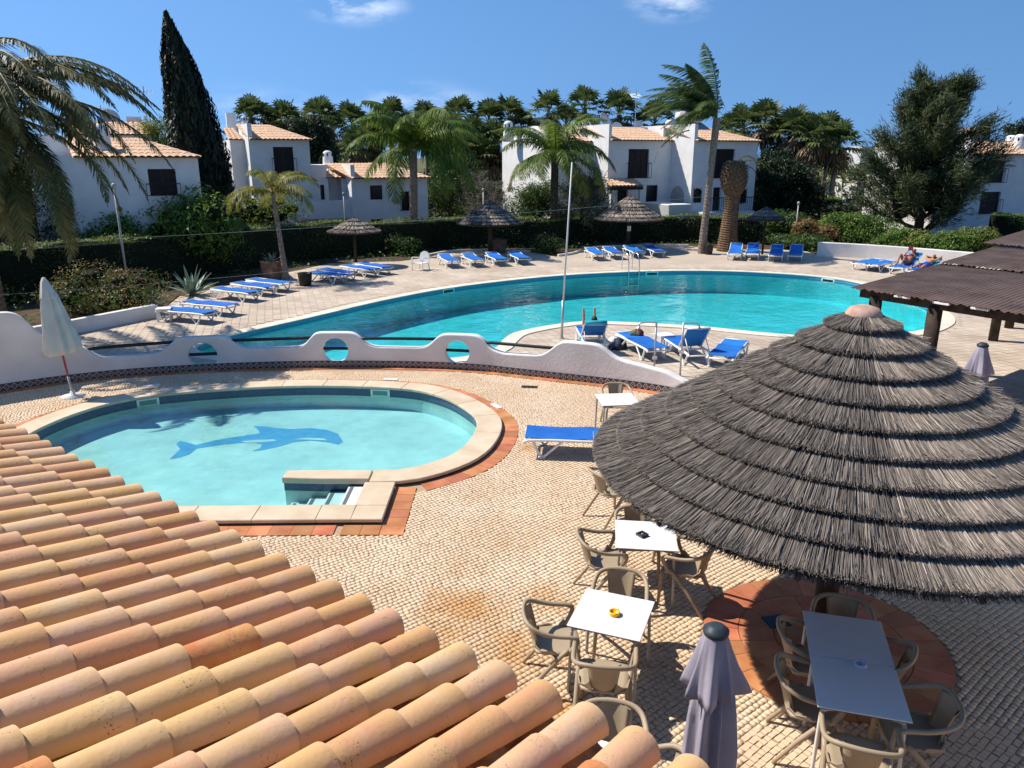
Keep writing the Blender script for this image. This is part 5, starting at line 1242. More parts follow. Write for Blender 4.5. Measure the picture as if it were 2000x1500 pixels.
# unit 2
w_up = f.r(1227,291,1267,348,v2); w_lo = f.r(1262,362,1284,396,v2); d_lo = f.r(1206,364,1226,396,v2)
facade(vl, a2, b2+.2, 0, ez2, v2, [w_up, w_lo, d_lo], M['stucco'])
window(vl, w_up, v2, rail=w_up[2]+.95); window(vl, w_lo, v2, bars=5, shut=False); window(vl, d_lo, v2)
MB().box(a2-.001, a2+.2, v2+.003, v1+D, 0, ez2+.95).build('side_wall', M['stucco'], vl)
MB().box(a2, b2, v2+.3, v2+D, 0, ez2-.02).build('inner_wall', M['stucco'], vl)
tileroof(vl, (a2+.05,v2-.25,ez2-.02),(b2+.1,v2-.25,ez2-.02),(a2-.25,v2+3.0,ez2+.88),(b2-.9,v2+3.0,ez2+.88))
MB().box(a2-.3, b2+.1, v2+2.9, v2+3.2, ez2+.2, ez2+.93).build('ridge_parapet', M['stucco'], vl)
po0, po1 = f.u(1193,v2-1.3,3.3), f.u(1258,v2-1.3,3.3); pz0 = f.z(363,(po0+po1)/2,v2-1.3)
tileroof(vl, (po0,v2-1.35,pz0),(po1,v2-1.35,pz0),(po0+.1,v2-.02,pz0+.38),(po1+.1,v2-.02,pz0+.38), name='porch_roof', courses=3)
for x in (po0+.1, po1-.2): MB().box(x,x+.22,v2-1.2,v2-.98,0,pz0-.05).build('porch_post', M['stucco'], vl)
MB().box(po0,po1,v2-1.22,v2-1.0,pz0-.25,pz0-.05).build('porch_beam', M['shutter'], vl)
# unit 3
w_up = f.r(1393,291,1434,348,v3); dr = f.r(1392,366,1407,413,v3); wl = f.r(1350,368,1371,396,v3); wr = f.r(1441,368,1459,397,v3)
wl = (max(wl[0],a3+.1),)+wl[1:]
facade(vl, a3, b3, 0, ez3, v3, [w_up, dr, wl, wr], M['stucco'])
window(vl, w_up, v3, rail=w_up[2]+.95); window(vl, dr, v3)
for o in (wl, wr): window(vl, o, v3, bars=4, shut=False)
for o in (wl, wr):
    cx = (o[0]+o[1])/2; rr = (o[1]-o[0])/2; pts = [(o[0],o[3])] + [(cx-rr*math.cos(PI*k/8), o[3]-rr*.8+rr*.8*math.sin(PI*k/8)) for k in range(9)] + [(o[1],o[3])]
    m_ = MB(); 
    for k in range(1,9): m_.add([(pts[k][0],v3-.002,pts[k][1]),(pts[k+1][0],v3-.002,pts[k+1][1]),(pts[k+1][0],v3-.002,o[3]+.001),(pts[k][0],v3-.002,o[3]+.001)],[(0,1,2,3)])
    m_.build('arch_head', M['stucco'], vl)
sw = .02
MB().box(a3, a3+.25, v3+.003, v3+D, 0, ez3+1.0).build('side_wall', M['stucco'], vl)
MB().box(a3+.3, b3-.002, v3+.3, v3+D, 0, ez3-.02).build('inner_wall', M['stucco'], vl)
tileroof(vl, (a3+.05,v3-.25,ez3-.02),(b3+.15,v3-.25,ez3-.02),(a3-.25,v3+3.0,ez3+.9),(b3-2.0,v3+3.0,ez3+.9))
MB().box(a3-.3, b3-2.0, v3+2.9, v3+3.2, ez3+.2, ez3+.93).build('ridge_parapet', M['stucco'], vl)
tileroof(vl, (b3+.15,v3-.25,ez3-.02),(b3+.15,v3+D,ez3-.02),(b3-2.0,v3+3.0,ez3+.9),(b3-2.0,v3+D,ez3+.9))
bz = f.z(413,(a3+b3)/2,v3-1.0); MB().box(a3+.3,b3-.8,v3-1.1,v3-.003,bz-.2,bz).build('balcony_slab', M['stucco'], vl)
rb = MB(); x0_, x1_ = a3+.3, b3-.8; rb.box(x0_,x1_,v3-1.1,v3-1.06,bz+.85,bz+.9)
for k in range(26): x = x0_+(x1_-x0_)*k/25; rb.box(x-.012,x+.012,v3-1.095,v3-1.07,bz,bz+.85)
rb.build('balcony_rail', M['black_metal'], vl)
# flat arched niche, its shade in the colour, and the flared flower box
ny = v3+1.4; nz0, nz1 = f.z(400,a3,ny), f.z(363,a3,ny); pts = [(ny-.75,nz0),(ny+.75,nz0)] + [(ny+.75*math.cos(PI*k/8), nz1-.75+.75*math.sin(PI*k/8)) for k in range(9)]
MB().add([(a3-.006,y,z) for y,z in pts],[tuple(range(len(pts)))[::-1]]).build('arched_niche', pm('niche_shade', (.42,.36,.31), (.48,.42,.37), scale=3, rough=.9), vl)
fb0, fb1 = f.u(1298,v3-.6,2.5), f.u(1340,v3-.6,2.5); fz0, fz1 = f.z(431,fb0,v3-.6), f.z(399,fb0,v3-.6); mid = (fb0+fb1)/2
MB().add([(mid-(mid-fb0)*.72,v3-.9,fz0),(mid+(fb1-mid)*.85,v3-.9,fz0),(mid+(fb1-mid)*.85,v3+1.6,fz0),(mid-(mid-fb0)*.72,v3+1.6,fz0),(fb0,v3-1.1,fz1),(fb1+.1,v3-1.1,fz1),(fb1+.1,v3+1.8,fz1),(fb0,v3+1.8,fz1)],[(3,2,1,0),(4,5,6,7),(0,1,5,4),(1,2,6,5),(2,3,7,6),(3,0,4,7)]).build('balcony_box', M['stucco'], vl, bevel=.05)
# unit 1 with its sunlit gable end
facade(vl, a1, b1+.3, 0, ez1, v1, [f.r(1108,291,1120,330,v1)], M['stucco']); window(vl, f.r(1108,291,1120,330,v1), v1)
gd = 7.6; gz = ez1
MB().add([(a1,v1,0),(a1,v1+gd,0),(a1,v1+gd,gz+.1),(a1,v1+gd*.72,gz+.55),(a1,v1+gd*.35,gz+1.0),(a1,v1,gz+.1)]+[(a1+.3,v1,0),(a1+.3,v1+gd,0),(a1+.3,v1+gd,gz+.1),(a1+.3,v1+gd*.72,gz+.55),(a1+.3,v1+gd*.35,gz+1.0),(a1+.3,v1,gz+.1)], [(5,4,3,2,1,0),(6,7,8,9,10,11)]+[(i,(i+1)%6,6+(i+1)%6,6+i) for i in range(6)]).build('gable_wall', M['stucco'], vl)
MB().box(a1+.3, b1, v1+.3, v1+gd, 0, ez1-.02).build('inner_wall', M['stucco'], vl)
tileroof(vl, (a1+.25,v1-.25,ez1-.02),(b1+.3,v1-.25,ez1-.02),(a1+.25,v1+2.7,ez1+.95),(b1+.1,v1+2.7,ez1+.95))
MB().box(a1+.1,b1+.2,v1+2.65,v1+gd,ez1-.1,ez1+.9).build('roof_terrace_wall', M['stucco'], vl)
for (x,y0,y1,v_,r_) in ((993,236,265,v1+5.2,.36),(1122,235,256,v1+3,.30),(1146,233,267,v1+1.6,.36),(1307,234,272,v2+1.6,.36)):
    u_ = f.u(x,v_,6.5); z0_, z1_ = f.z(y1,u_,v_), f.z(y0,u_,v_); chimney(vl, u_, v_, z0_, r_, z1_-z0_)
for (x,y,v_,r_,yw) in ((1180,238,v2+4,.62,.5),(1205,250,v2+4,.38,-.2),(1247,248,v2+5,.42,.2)):
    u_ = f.u(x,v_,7); dish(vl, u_, v_, f.z(y,u_,v_), r_, yw)
u_ = f.u(1240,v2+5,7); antenna(vl, u_, v2+5, ez2+.5, 3.0, .7)
# solar water heater
sv = v3+3.6; u0_, u1_ = f.u(1325,sv,8), f.u(1366,sv,8); zt = f.z(228,u0_,sv)
MB().tube([(u0_,sv,zt),(u1_,sv,zt)], .36, 16).build('water_tank', pm('tank', (.55,.50,.48), (.62,.58,.56), scale=3, rough=.5), vl, smooth=True)
MB().add([(u0_,sv-1.8,ez3+.55),(u1_,sv-1.8,ez3+.55),(u1_,sv-.3,zt-.35),(u0_,sv-.3,zt-.35),(u0_,sv-1.75,ez3+.47),(u1_,sv-1.75,ez3+.47),(u1_,sv-.25,zt-.43),(u0_,sv-.25,zt-.43)],[(0,1,2,3),(7,6,5,4),(0,4,5,1),(1,5,6,2),(2,6,7,3),(3,7,4,0)]).build('solar_panel', M['window'], vl)
MB().tube([(u0_+.2,sv,ez3+.4),(u0_+.2,sv,zt-.3)], .04, 6).tube([(u1_-.2,sv,ez3+.4),(u1_-.2,sv,zt-.3)], .04, 6).tube([(u0_+.2,sv,ez3+.4),(u1_-.2,sv,zt-.3)], .03, 6).build('tank_stand', M['grey_metal'], vl)

# --- villa left of centre
f = Frame(700, 50)
vl = thing('villa', 'white villa with a low tiled wing behind the smallest thatched umbrella', 'house', f.O, HA)
va, vb = -.6, 0.0
a, b = f.u(491,va+1.5), f.u(608,va+1.5); va = va+1.5; ez = f.z(272,(a+b)/2,va)
wu = f.r(535,287,574,340,va); wv2 = f.r(640,362,633,390,va)
facade(vl, a, b, 0, ez, va, [wu], M['stucco']); window(vl, wu, va, rail=wu[2]+.95)
MB().box(a,a+.25,va+.003,va+D,0,ez+.9).build('side_wall', M['stucco'], vl); MB().box(b-.25,b-.001,va+.003,va+D,0,ez-.02).build('side_wall', M['stucco'], vl)
MB().box(a+.3,b-.3,va+.3,va+D,0,ez-.02).build('inner_wall', M['stucco'], vl)
tileroof(vl,(a+.05,va-.25,ez-.02),(b+.15,va-.25,ez-.02),(a-.3,va+3,ez+.9),(b-1.9,va+3,ez+.9))
tileroof(vl,(b+.15,va-.25,ez-.02),(b+.15,va+D,ez-.02),(b-1.9,va+3,ez+.9),(b-1.9,va+D,ez+.9))
a0 = f.u(455,va+2); MB().box(a0,a,va+2.0,va+D,0,ez).build('rear_wing', M['stucco'], vl)
tileroof(vl,(a0-.1,va+1.8,ez),(a-.02,va+1.8,ez),(a0-.1,va+4,ez+.7),(a-.3,va+4,ez+.7))
# link block with parapet
c0, c1 = b, f.u(705,va+3); pz = f.z(322,(c0+c1)/2,va+3); MB().box(c0,c1,va+3,va+D,0,pz).build('link_wall', M['stucco'], vl)
# low wing in front right
d0, d1 = f.u(685,vb), f.u(834,vb); dz = f.z(347,(d0+d1)/2,vb)
ops = [f.r(723,362,747,390,vb), f.r(784,374,800,411,vb), f.r(725,428,749,446,vb), f.r(785,426,800,446,vb)]
facade(vl, d0, d1, 0, dz, vb, ops, M['stucco'])
window(vl, ops[0], vb, shut=False); window(vl, ops[1], vb, rail=ops[1][2]+.9); window(vl, ops[2], vb, bars=3, shut=False); window(vl, ops[3], vb, shut=False)
MB().box(d0,d0+.25,vb+.003,vb+D,0,dz+.8).build('side_wall', M['stucco'], vl); MB().box(d1-.25,d1-.001,vb+.003,vb+D,0,dz-.02).build('side_wall', M['stucco'], vl); MB().box(d0+.3,d1-.3,vb+.3,vb+D,0,dz-.02).build('inner_wall', M['stucco'], vl)
tileroof(vl,(d0+.02,vb-.25,dz-.02),(d1+.15,vb-.25,dz-.02),(d0-1.0,vb+2.9,dz+.85),(d1-1.9,vb+2.9,dz+.85))
tileroof(vl,(d1+.15,vb-.25,dz-.02),(d1+.15,vb+D,dz-.02),(d1-1.9,vb+2.9,dz+.85),(d1-1.9,vb+D,dz+.85))
# loggia between the blocks
vl_ = vb+1.6; l0, l1 = f.u(606,vl_), d0; lz = f.z(347,(l0+l1)/2,vl_)
lo = f.r(642,347,668,394,vl_); lo2 = f.r(626,361,634,390,vl_); door = f.r(590+20,424,616,446,vl_)
facade(vl, l0, l1, 0, lz, vl_, [lo, lo2], M['stucco'], depth=.9)
MB().box(lo[0]-.2,lo[1]+.2,vl_+.9,vl_+1.0,lo[2],lo[3]).build('loggia_back', M['stucco'], vl); window(vl, lo2, vl_)
tileroof(vl,(f.u(636,vl_-.3),vl_-.3,lz),(d0+.2,vl_-.3,lz),(f.u(640,vl_+1),vl_+1.3,lz+.5),(d0-.1,vl_+1.3,lz+.5), courses=3, name='loggia_roof')
bz = f.z(392,l0,vl_-1); MB().box(f.u(575,vl_-1.2),l1,vl_-1.3,vl_-1.1,bz-1.1,bz).build('balcony_parapet', M['stucco'], vl); MB().box(f.u(575,vl_-1.2),l1,vl_-1.1,vl_-.003,bz-1.2,bz-1.0).build('balcony_slab', M['stucco'], vl)
u_ = f.u(638,va+4,6); zb_ = f.z(320,u_,va+4); chimney(vl, u_, va+4, zb_, .36, f.z(294,u_,va+4)-zb_)
u_ = f.u(478,va+4,7); chimney(vl, u_, va+4, ez+.8, .2, .7); u_ = f.u(453,va+5,7); MB().box(u_-.3,u_+.3,va+5,va+5.5,ez,ez+1.7).build('chimney_block', M['stucco'], vl)

# --- near villa on the left, mostly behind the palm
f = Frame(300, 33)
vl = thing('villa', 'white villa behind the big drooping palm at the left', 'house', f.O, HA)
a, b = f.u(60,0), f.u(391,0); ez = f.z(306,f.u(330,0),0)
wu = f.r(291,330,345,382,0)
facade(vl, a, b, 0, ez, 0, [wu], M['stucco']); window(vl, wu, 0, rail=wu[2]+.5)
MB().box(b-.25,b-.001,.003,D,0,ez-.02).build('side_wall', M['stucco'], vl); MB().box(a+.2,b-.3,.3,D,0,ez-.02).build('inner_wall', M['stucco'], vl)
tileroof(vl,(f.u(150,0),-.22,ez-.02),(b+.12,-.22,ez-.02),(f.u(130,0),2.7,ez+.75),(f.u(278,2.7),2.7,ez+.75))
tileroof(vl,(b+.12,-.22,ez-.02),(b+.12,6,ez-.02),(f.u(278,2.7),2.7,ez+.75),(f.u(278,2.7)+.02,6,ez+.75))
bw0, bw1 = f.u(160,3.2), f.u(272,3.2); bz_ = f.z(262,bw0,3.2); MB().box(bw0-3,bw1,2.8,6,ez-.1,f.z(268,bw1,3.2)).build('upper_wall', M['stucco'], vl)
u_ = f.u(197,1.0,6); zb_ = f.z(296,u_,1.0); chimney(vl, u_, 1.0, zb_, .34, f.z(241,u_,1.0)-zb_)
# villa behind it
f = Frame(230, 45)
vl = thing('villa', 'villa roof with antennas showing above the left-hand villa', 'house', f.O, HA)
a, b = f.u(150,0), f.u(305,0); ez = f.z(263,(a+b)/2,0)
facade(vl, a, b, 0, ez, 0, [], M['stucco']); MB().box(a,b,.3,D,0,ez-.05).build('inner_wall', M['stucco'], vl)
tileroof(vl,(a,-.2,ez),(b,-.2,ez),(a,2.6,ez+.75),(b,2.6,ez+.75))
for (x,y0,y1,r_) in ((150,215,245,.5),(262,228,243,.4)): u_ = f.u(x,3,7); MB().box(u_-r_,u_+r_,2.8,3.6,ez,f.z(y0,u_,3)).build('chimney_block', M['stucco'], vl)
u_ = f.u(215,3,7); dish(vl, u_, 3, f.z(232,u_,3), .55, .3)
for (x,y,h) in ((200,206,1.3),(288,168,2.4)): u_ = f.u(x,3,7); zt = f.z(y,u_,3); antenna(vl, u_, 3, ez+.4, zt-ez-.4, 1.0)
# --- right-hand villa
f = Frame(1935, 54)
vl = thing('villa', 'white villa behind the feathery tree at the right edge', 'house', f.O, HA)
a, b = f.u(1886,0), f.u(2120,0); ez = f.z(301,f.u(1950,0),0)
w1, w2 = f.r(1924,314,1962,357,0), f.r(1914,375,1952,418,0)
facade(vl, a, b, 0, ez, 0, [w1,w2], M['stucco']); window(vl, w1, 0, rail=w1[2]+.95); window(vl, w2, 0, rail=w2[2]+.95)
MB().box(a,a+.25,.003,D,0,ez+.9).build('side_wall', M['stucco'], vl); MB().box(a+.3,b-.3,.3,D,0,ez-.02).build('inner_wall', M['stucco'], vl)
tileroof(vl,(a+.05,-.25,ez-.02),(b,-.25,ez-.02),(a-.3,3,ez+.85),(b,3,ez+.85))
MB().box(a-.35,b,2.9,3.2,ez+.1,ez+.93).build('ridge_parapet', M['stucco'], vl)
for (x,y0,y1,v_,r_) in ((1977,264,280,4,.42),(1994,262,292,1.3,.42)): u_ = f.u(x,v_,6.5); zb_ = f.z(y1,u_,v_); chimney(vl, u_, v_, zb_, r_, f.z(y0,u_,v_)-zb_)
c0, c1 = f.u(1845,-1), a; cz = f.z(343,c0,-1); MB().box(c0,c1,-.5,5,0,cz).build('terrace_block', M['stucco'], vl)
MB().box(c0,f.u(1913,-.8),-.9,-.7,cz-.2,cz+.35).build('terrace_parapet', M['stucco'], vl)
f = Frame(1900, 75); vl = thing('villa', 'distant flat-roofed house peeking above the right-hand villa', 'house', f.O, HA)
a, b = f.u(1885,0), f.u(1924,0); zt = f.z(257,a,0); MB().box(a,b,0,5,0,zt).build('wall', pm('house_buff', (.42,.34,.27), (.48,.40,.33), scale=3, rough=.9), vl); tileroof(vl,(a-.1,-.2,zt),(b+.1,-.2,zt),(a-.1,2,zt+.35),(b+.1,2,zt+.35), courses=2)
f = Frame(1685, 80); vl = thing('villa', 'distant white house glimpsed left of the feathery tree', 'house', f.O, HA)
a, b = f.u(1678,0), f.u(1720,0); zt = f.z(290,a,0); MB().box(a,b,0,5,0,zt).build('wall', M['stucco'], vl); MB().box(a-.1,b+.1,-.1,5.1,zt,zt+.2).build('roof_slab', M['stucco'], vl)
# --- garden wall and road bits far right
o = lowwall('garden_wall', [(atY(1560,390,70).x,70),(atY(1620,400,66).x,66),(atY(1700,410,60).x,60)], 1.5, .3, pm('pink_wall', (.50,.33,.24), (.58,.40,.30), scale=3, rough=.9), 'pinkish garden wall beyond the shrubs left of the feathery tree')
o = lowwall('railing_wall', [(atY(838,437,60).x,60),(atY(885,437,60).x,60)], .35, .25, M['kerb'], 'pale low wall beside the left-of-centre villa')
# street lamp and road sign
def lamp(px_, py_top, Y, label):
    p = atY(px_, py_top, Y); t = thing('street_lamp', label, 'lamp', (p.x,p.y,0))
    MB().tube([(0,0,0),(0,0,p.z-.12)], .04, 8).build('post', M['table_leg'], t, smooth=True)
    MB().lathe([(.03,p.z-.16),(.075,p.z-.08),(.08,p.z+.02),(.04,p.z+.07),(0,p.z+.08)], 14).build('lamp_shade', M['table_leg'], t, smooth=True)
lamp(671,378,47,'slim street lamp in front of the left-of-centre villa')
lamp(944,370,46,'slim street lamp left of the middle villa')
lamp(1560,396,45,'slim street lamp among the shrubs on the right')
lamp(222,362,28,'lamp post under the drooping palm at the left')
p = atY(845,398,62); t = thing('road_sign', 'round blue road sign beside the left-of-centre villa', 'sign', (p.x,p.y,0)); MB().tube([(0,0,0),(0,0,p.z)], .04, 8).build('post', M['grey_metal'], t)
m_ = MB().lathe([(0,-.01),(.33,-.01),(.33,.01),(0,.01)], 20).build('sign_face', pm('sign_blue', (.01,.05,.35), rough=.4), t); m_.rotation_euler = (PI/2,0,0); m_.location = (0,-.06,p.z)
for z_ in (-.05,): MB().box(-.2,.2,-.09,-.072,p.z-.05,p.z+.05).build('sign_bar', M['white_plastic'], t)

# ------------------------------------------------------------------ vegetation
def unit(n): v = RNG.normal(size=(n,3)); return v/np.linalg.norm(v,axis=1,keepdims=True)
def leaves(name, P, Nn, size, aspect, mat, parent, along=None, jit=.7):
    """leaf-shaped quads at P, roughly facing Nn (or stretched along the directions given)"""
    n = len(P); nn = Nn + unit(n)*jit; nn /= np.linalg.norm(nn,axis=1,keepdims=True)+1e-9
    r = unit(n) if along is None else along + unit(n)*.25
    t = r - nn*np.sum(r*nn,1,keepdims=True); t /= np.linalg.norm(t,axis=1,keepdims=True)+1e-9
    b = np.cross(nn,t); s = size*RNG.uniform(.6,1.35,(n,1))
    V = np.stack([P - t*s*.5, P + b*s*aspect*.5 + t*s*.05 + nn*s*.06, P + t*s*.5, P - b*s*aspect*.5 + t*s*.05 + nn*s*.06], 1)
    return mesh_np(name, V.reshape(-1,3), np.arange(4*n).reshape(n,4), mat, parent)
def clumps(c_, r, k, n, sub=(.35,.6)):
    """points on the outside of many small lumps that together fill an ellipsoid"""
    c_ = np.array(c_, float); r = np.array(r, float)
    cen = unit(k)*RNG.uniform(.35,.8,(k,1)); rad = RNG.uniform(sub[0],sub[1],k)
    i = RNG.choice(k, n, p=rad**2/np.sum(rad**2)); d = unit(n); P = cen[i] + d*rad[i][:,None]*RNG.uniform(.72,1.04,(n,1))
    return c_ + P*r, d, (cen, rad)
def lumpmesh(mb, c_, r, cen, rad, k=.80, nb=5, na=8):
    for q, s in zip(cen, rad):
        V = []; 
        for i in range(nb+1):
            ph = -PI/2+PI*i/nb
            for a in range(na): th = 2*PI*a/na; V.append(tuple(c_[j] + (q[j] + s*k*(math.cos(ph)*math.cos(th), math.cos(ph)*math.sin(th), math.sin(ph))[j])*r[j] for j in range(3)))
        mb.add(V, [(i*na+a,i*na+(a+1)%na,(i+1)*na+(a+1)%na,(i+1)*na+a) for i in range(nb) for a in range(na)])
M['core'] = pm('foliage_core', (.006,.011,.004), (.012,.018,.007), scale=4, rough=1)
def shrub(name, label, cat, x, y, r, zc, n, size, mat, k=14, core=True, aspect=.5, group=None, stem=True, mat2=None, frac2=0):
    t = thing(name, label, cat, (x,y,0), 0, group)
    P, d, (cen, rad) = clumps((0,0,zc), r, k, n); keep = P[:,2] > .03; P, d = P[keep], d[keep]
    if mat2:
        u_ = RNG.random(len(P)) < frac2*(1+np.clip((P[:,2]-zc)/r[2],-1,1)); leaves('flowering_tips', P[u_]+d[u_]*size*.5, d[u_], size*.8, aspect, mat2, t); P, d = P[~u_], d[~u_]
    leaves('foliage', P, d, size*1.12, aspect*1.15, mat, t)
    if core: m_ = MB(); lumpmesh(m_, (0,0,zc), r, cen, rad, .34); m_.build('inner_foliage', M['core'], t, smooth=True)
    if stem:
        m_ = MB()
        for q in range(4): a = 2*PI*q/4+x; m_.tube([(0,0,-.05),(.12*math.cos(a),.12*math.sin(a),zc*.5),(.4*r[0]*math.cos(a),.4*r[1]*math.sin(a),zc)], [.05,.035,.02], 6)
        m_.build('stem', M['bark'], t)
    return t
def hedge(name, label, path, width, hfun, dens, size, mat, mattop):
    t = thing(name, label, 'hedge', (0,0,0)); P = resample(catmull([(x,y,0) for x,y in path],6), .4); L2 = [tuple(p[:2]) for p in P]
    A = offm(L2, width/2, False); B = offm(L2, -width/2, False); m_ = len(L2); H = [hfun(k/(m_-1)) for k in range(m_)]
    V = []; F = []
    for k in range(m_):
        V += [(*A[k],-.04),(*A[k],H[k]*.96),(*B[k],H[k]*.96),(*B[k],-.04)]
    for k in range(m_-1):
        b = 4*k; F += [(b,b+4,b+5,b+1),(b+1,b+5,b+6,b+2),(b+2,b+6,b+7,b+3)]
    F += [(0,1,2,3),(4*m_-1,4*m_-2,4*m_-3,4*m_-4)]
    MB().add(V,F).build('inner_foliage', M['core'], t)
    A_, B_, H_ = np.array(A), np.array(B), np.array(H); ln = (m_-1)*.4
    def smp(n): s = RNG.uniform(0, m_-1.001, n); i = s.astype(int); fr = (s-i)[:,None]; return i, fr
    out_ = []
    for (X, sgn) in ((A_,1),(B_,-1)):
        n = int(ln*dens*1.7); i, fr = smp(n); p = X[i]*(1-fr)+X[i+1]*fr; z = RNG.uniform(0,1,n)*H_[i]; dr = (A_[i]-B_[i]); dr /= np.linalg.norm(dr,axis=1,keepdims=True)
        wob = (.07*np.sin(p[:,0]*2.1+z*3)+.06*np.sin(p[:,1]*3.3-z*2)+RNG.normal(0,.05,n))[:,None]
        p = p + dr*sgn*wob; out_.append((np.c_[p,z], np.c_[dr*sgn, np.full(n,.3)]))
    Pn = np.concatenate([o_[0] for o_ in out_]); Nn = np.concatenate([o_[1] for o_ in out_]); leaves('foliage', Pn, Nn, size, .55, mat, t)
    n = int(ln*dens*width*1.3); i, fr = smp(n); w_ = RNG.uniform(-.05,1.05,(n,1)); a = A_[i]*(1-fr)+A_[i+1]*fr; b = B_[i]*(1-fr)+B_[i+1]*fr; p = a*w_+b*(1-w_)
    z = H_[i] + .06*np.sin(p[:,0]*1.9)+.05*np.sin(p[:,1]*2.7) + np.abs(RNG.normal(0,.06,n))
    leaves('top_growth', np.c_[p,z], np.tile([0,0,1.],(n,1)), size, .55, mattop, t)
    return t
hedge('hedge', 'long dark clipped hedge curving behind the loungers', [(-23,23.0),(-19,26.2),(-15.4,30.2),(-13.4,34),(-11.2,38.6),(-8.4,41),(-5.6,42.4),(-4.4,44.4),(-1,45.2),(2.2,45.0),(4.2,47.2),(8,47.8),(12.0,47.2),(14.6,46.6)], 1.1, lambda f: 2.05-.55*min(1,f*1.5) , 260, .085, M['hedge'], M['hedge_top'])

# planting beds
def bed(name, poly, label): tag(MB().add([(x,y,-.012) for x,y in poly],[tuple(range(len(poly)))]).build(name, M['soil']), label, None, None, 'structure')
bed('soil_bed', [(-24,20),(-14.1,20.2),(-11.75,24.8),(-12.5,28.4),(-10.8,33),(-9.0,37.6),(-5.7,38.5),(-4.6,40),(-3.3,42.7),(1.2,42.1),(2.3,40.4),(3.5,42.7),(4.9,45.1),(10.4,45.1),(12.2,43.5),(16.3,43.5),(16.4,41.3),(22.6,36.4),(27,31),(40,40),(40,60),(-40,60)], 'dark soil of the planting beds behind the pool deck')

# shrubs, named by where they grow
shrub('flowering_shrub', 'broad russet-tipped shrub behind the low planter wall', 'shrub', -13.55, 25.2, (2.15,1.25,.95), .62, 12000, .085, M['leaf_mid'], 30, mat2=M['leaf_red'], frac2=.40)
shrub('shrub', 'dark shrub at the far left beside the wavy wall', 'shrub', -16.8, 22.6, (1.9,1.4,.85), .55, 2200, .10, M['hedge'], 14)
shrub('oleander', 'tall bright oleander in front of the left-hand villa', 'shrub', -13.6, 31.9+1.2, (1.9,1.3,1.75), 2.1, 8200, .17, M['leaf_bright'], 30, aspect=.34)
shrub('oleander', 'lower oleander left of the tall one by the lamp post', 'shrub', -16.6, 32.0, (2.0,1.2,1.3), 1.5, 6000, .17, M['leaf_bright'], 24, aspect=.34)
shrub('shrub', 'green shrub between the cypress and the long hedge', 'shrub', -14.6, 37.6, (2.3,1.2,1.2), 1.2, 5000, .14, M['leaf_bright'], 20)
shrub('shrub', 'yellow-green bush behind the slim palm', 'shrub', -14.2, 44.5, (2.7,1.5,1.5), 1.8, 4200, .13, M['leaf_yellow'], 22)
shrub('shrub', 'dark bush between the cypress and the yellow-green bush', 'shrub', -16.9, 43.8, (1.7,1.4,1.6), 1.7, 2400, .13, M['leaf_dark'], 16)
shrub('clipped_bush', 'clipped round bush at the foot of the big drooping palm', 'bush', -5.9, 41.0, (1.15,.95,.62), .48, 2600, .075, M['leaf_mid'], 18, stem=False)
shrub('clipped_bush', 'low russet bush at the foot of the feathery palm', 'bush', 1.95, 41.9, (1.0,.9,.60), .42, 2400, .075, M['leaf_mid'], 18, mat2=M['leaf_red'], frac2=.2, stem=False)
RS = [(1475,425,47,1.3,.9,M['leaf_mid'],'green shrub behind the dark thatched umbrella'),(1535,415,46.5,1.7,1.1,M['leaf_mid'],'leafy shrub right of the dark thatched umbrella'),(1592,430,44.5,1.3,1.0,M['leaf_red'],'reddish shrub near the left end of the low white wall'),
      (1640,412,45.5,2.0,1.3,M['leaf_bright'],'bright shrub behind the left part of the low white wall'),(1705,418,44.5,1.9,1.2,M['leaf_bright'],'bright round shrub in front of the feathery tree trunk'),(1760,445,41.5,1.7,1.0,M['leaf_bright'],'bright shrub behind the empty white-wall loungers'),
      (1815,452,40.3,1.6,1.0,M['leaf_yellow'],'yellow-green shrub behind the sunbathing woman'),(1870,456,38.9,1.6,1.1,M['leaf_bright'],'bright shrub behind the sunbathing man'),(1905,446,39.5,1.4,1.2,M['leaf_yellow'],'pale flowering shrub left of the upper pavilion roof'),(1550,455,43.9,1.5,.8,M['leaf_mid'],'dark leafy shrub directly behind the right-hand loungers'),
      (1600,465,43.2,1.0,.65,M['leaf_mid'],'small leafy shrub at the left end of the low white wall')]
for (x,yt,Y,rx,rz,mt,lb) in RS:
    p = atY(x,yt,Y); rz_ = p.z/1.75; shrub('shrub', lb, 'shrub', p.x, p.y, (rx,1.1,rz_), p.z-rz_*.95, int(3600*rx), .12, mt, 18, group='shrubs behind the low white wall', aspect=.42)
p = atY(1985,420,50); t = hedge('clipped_hedge', 'square bright clipped hedge before the right-hand villa', [(p.x-1.4,p.y),(p.x+4,p.y-1)], 1.2, lambda f: p.z, 260, .10, M['leaf_bright'], M['leaf_bright'])
p2 = atY(1590,388,60); hedge('clipped_hedge', 'bright clipped hedge blocks beyond the shrubs on the right', [(p2.x-2.6,p2.y+1),(p2.x+2,p2.y)], 1.6, lambda f: p2.z, 180, .12, M['leaf_mid'], M['leaf_bright'])

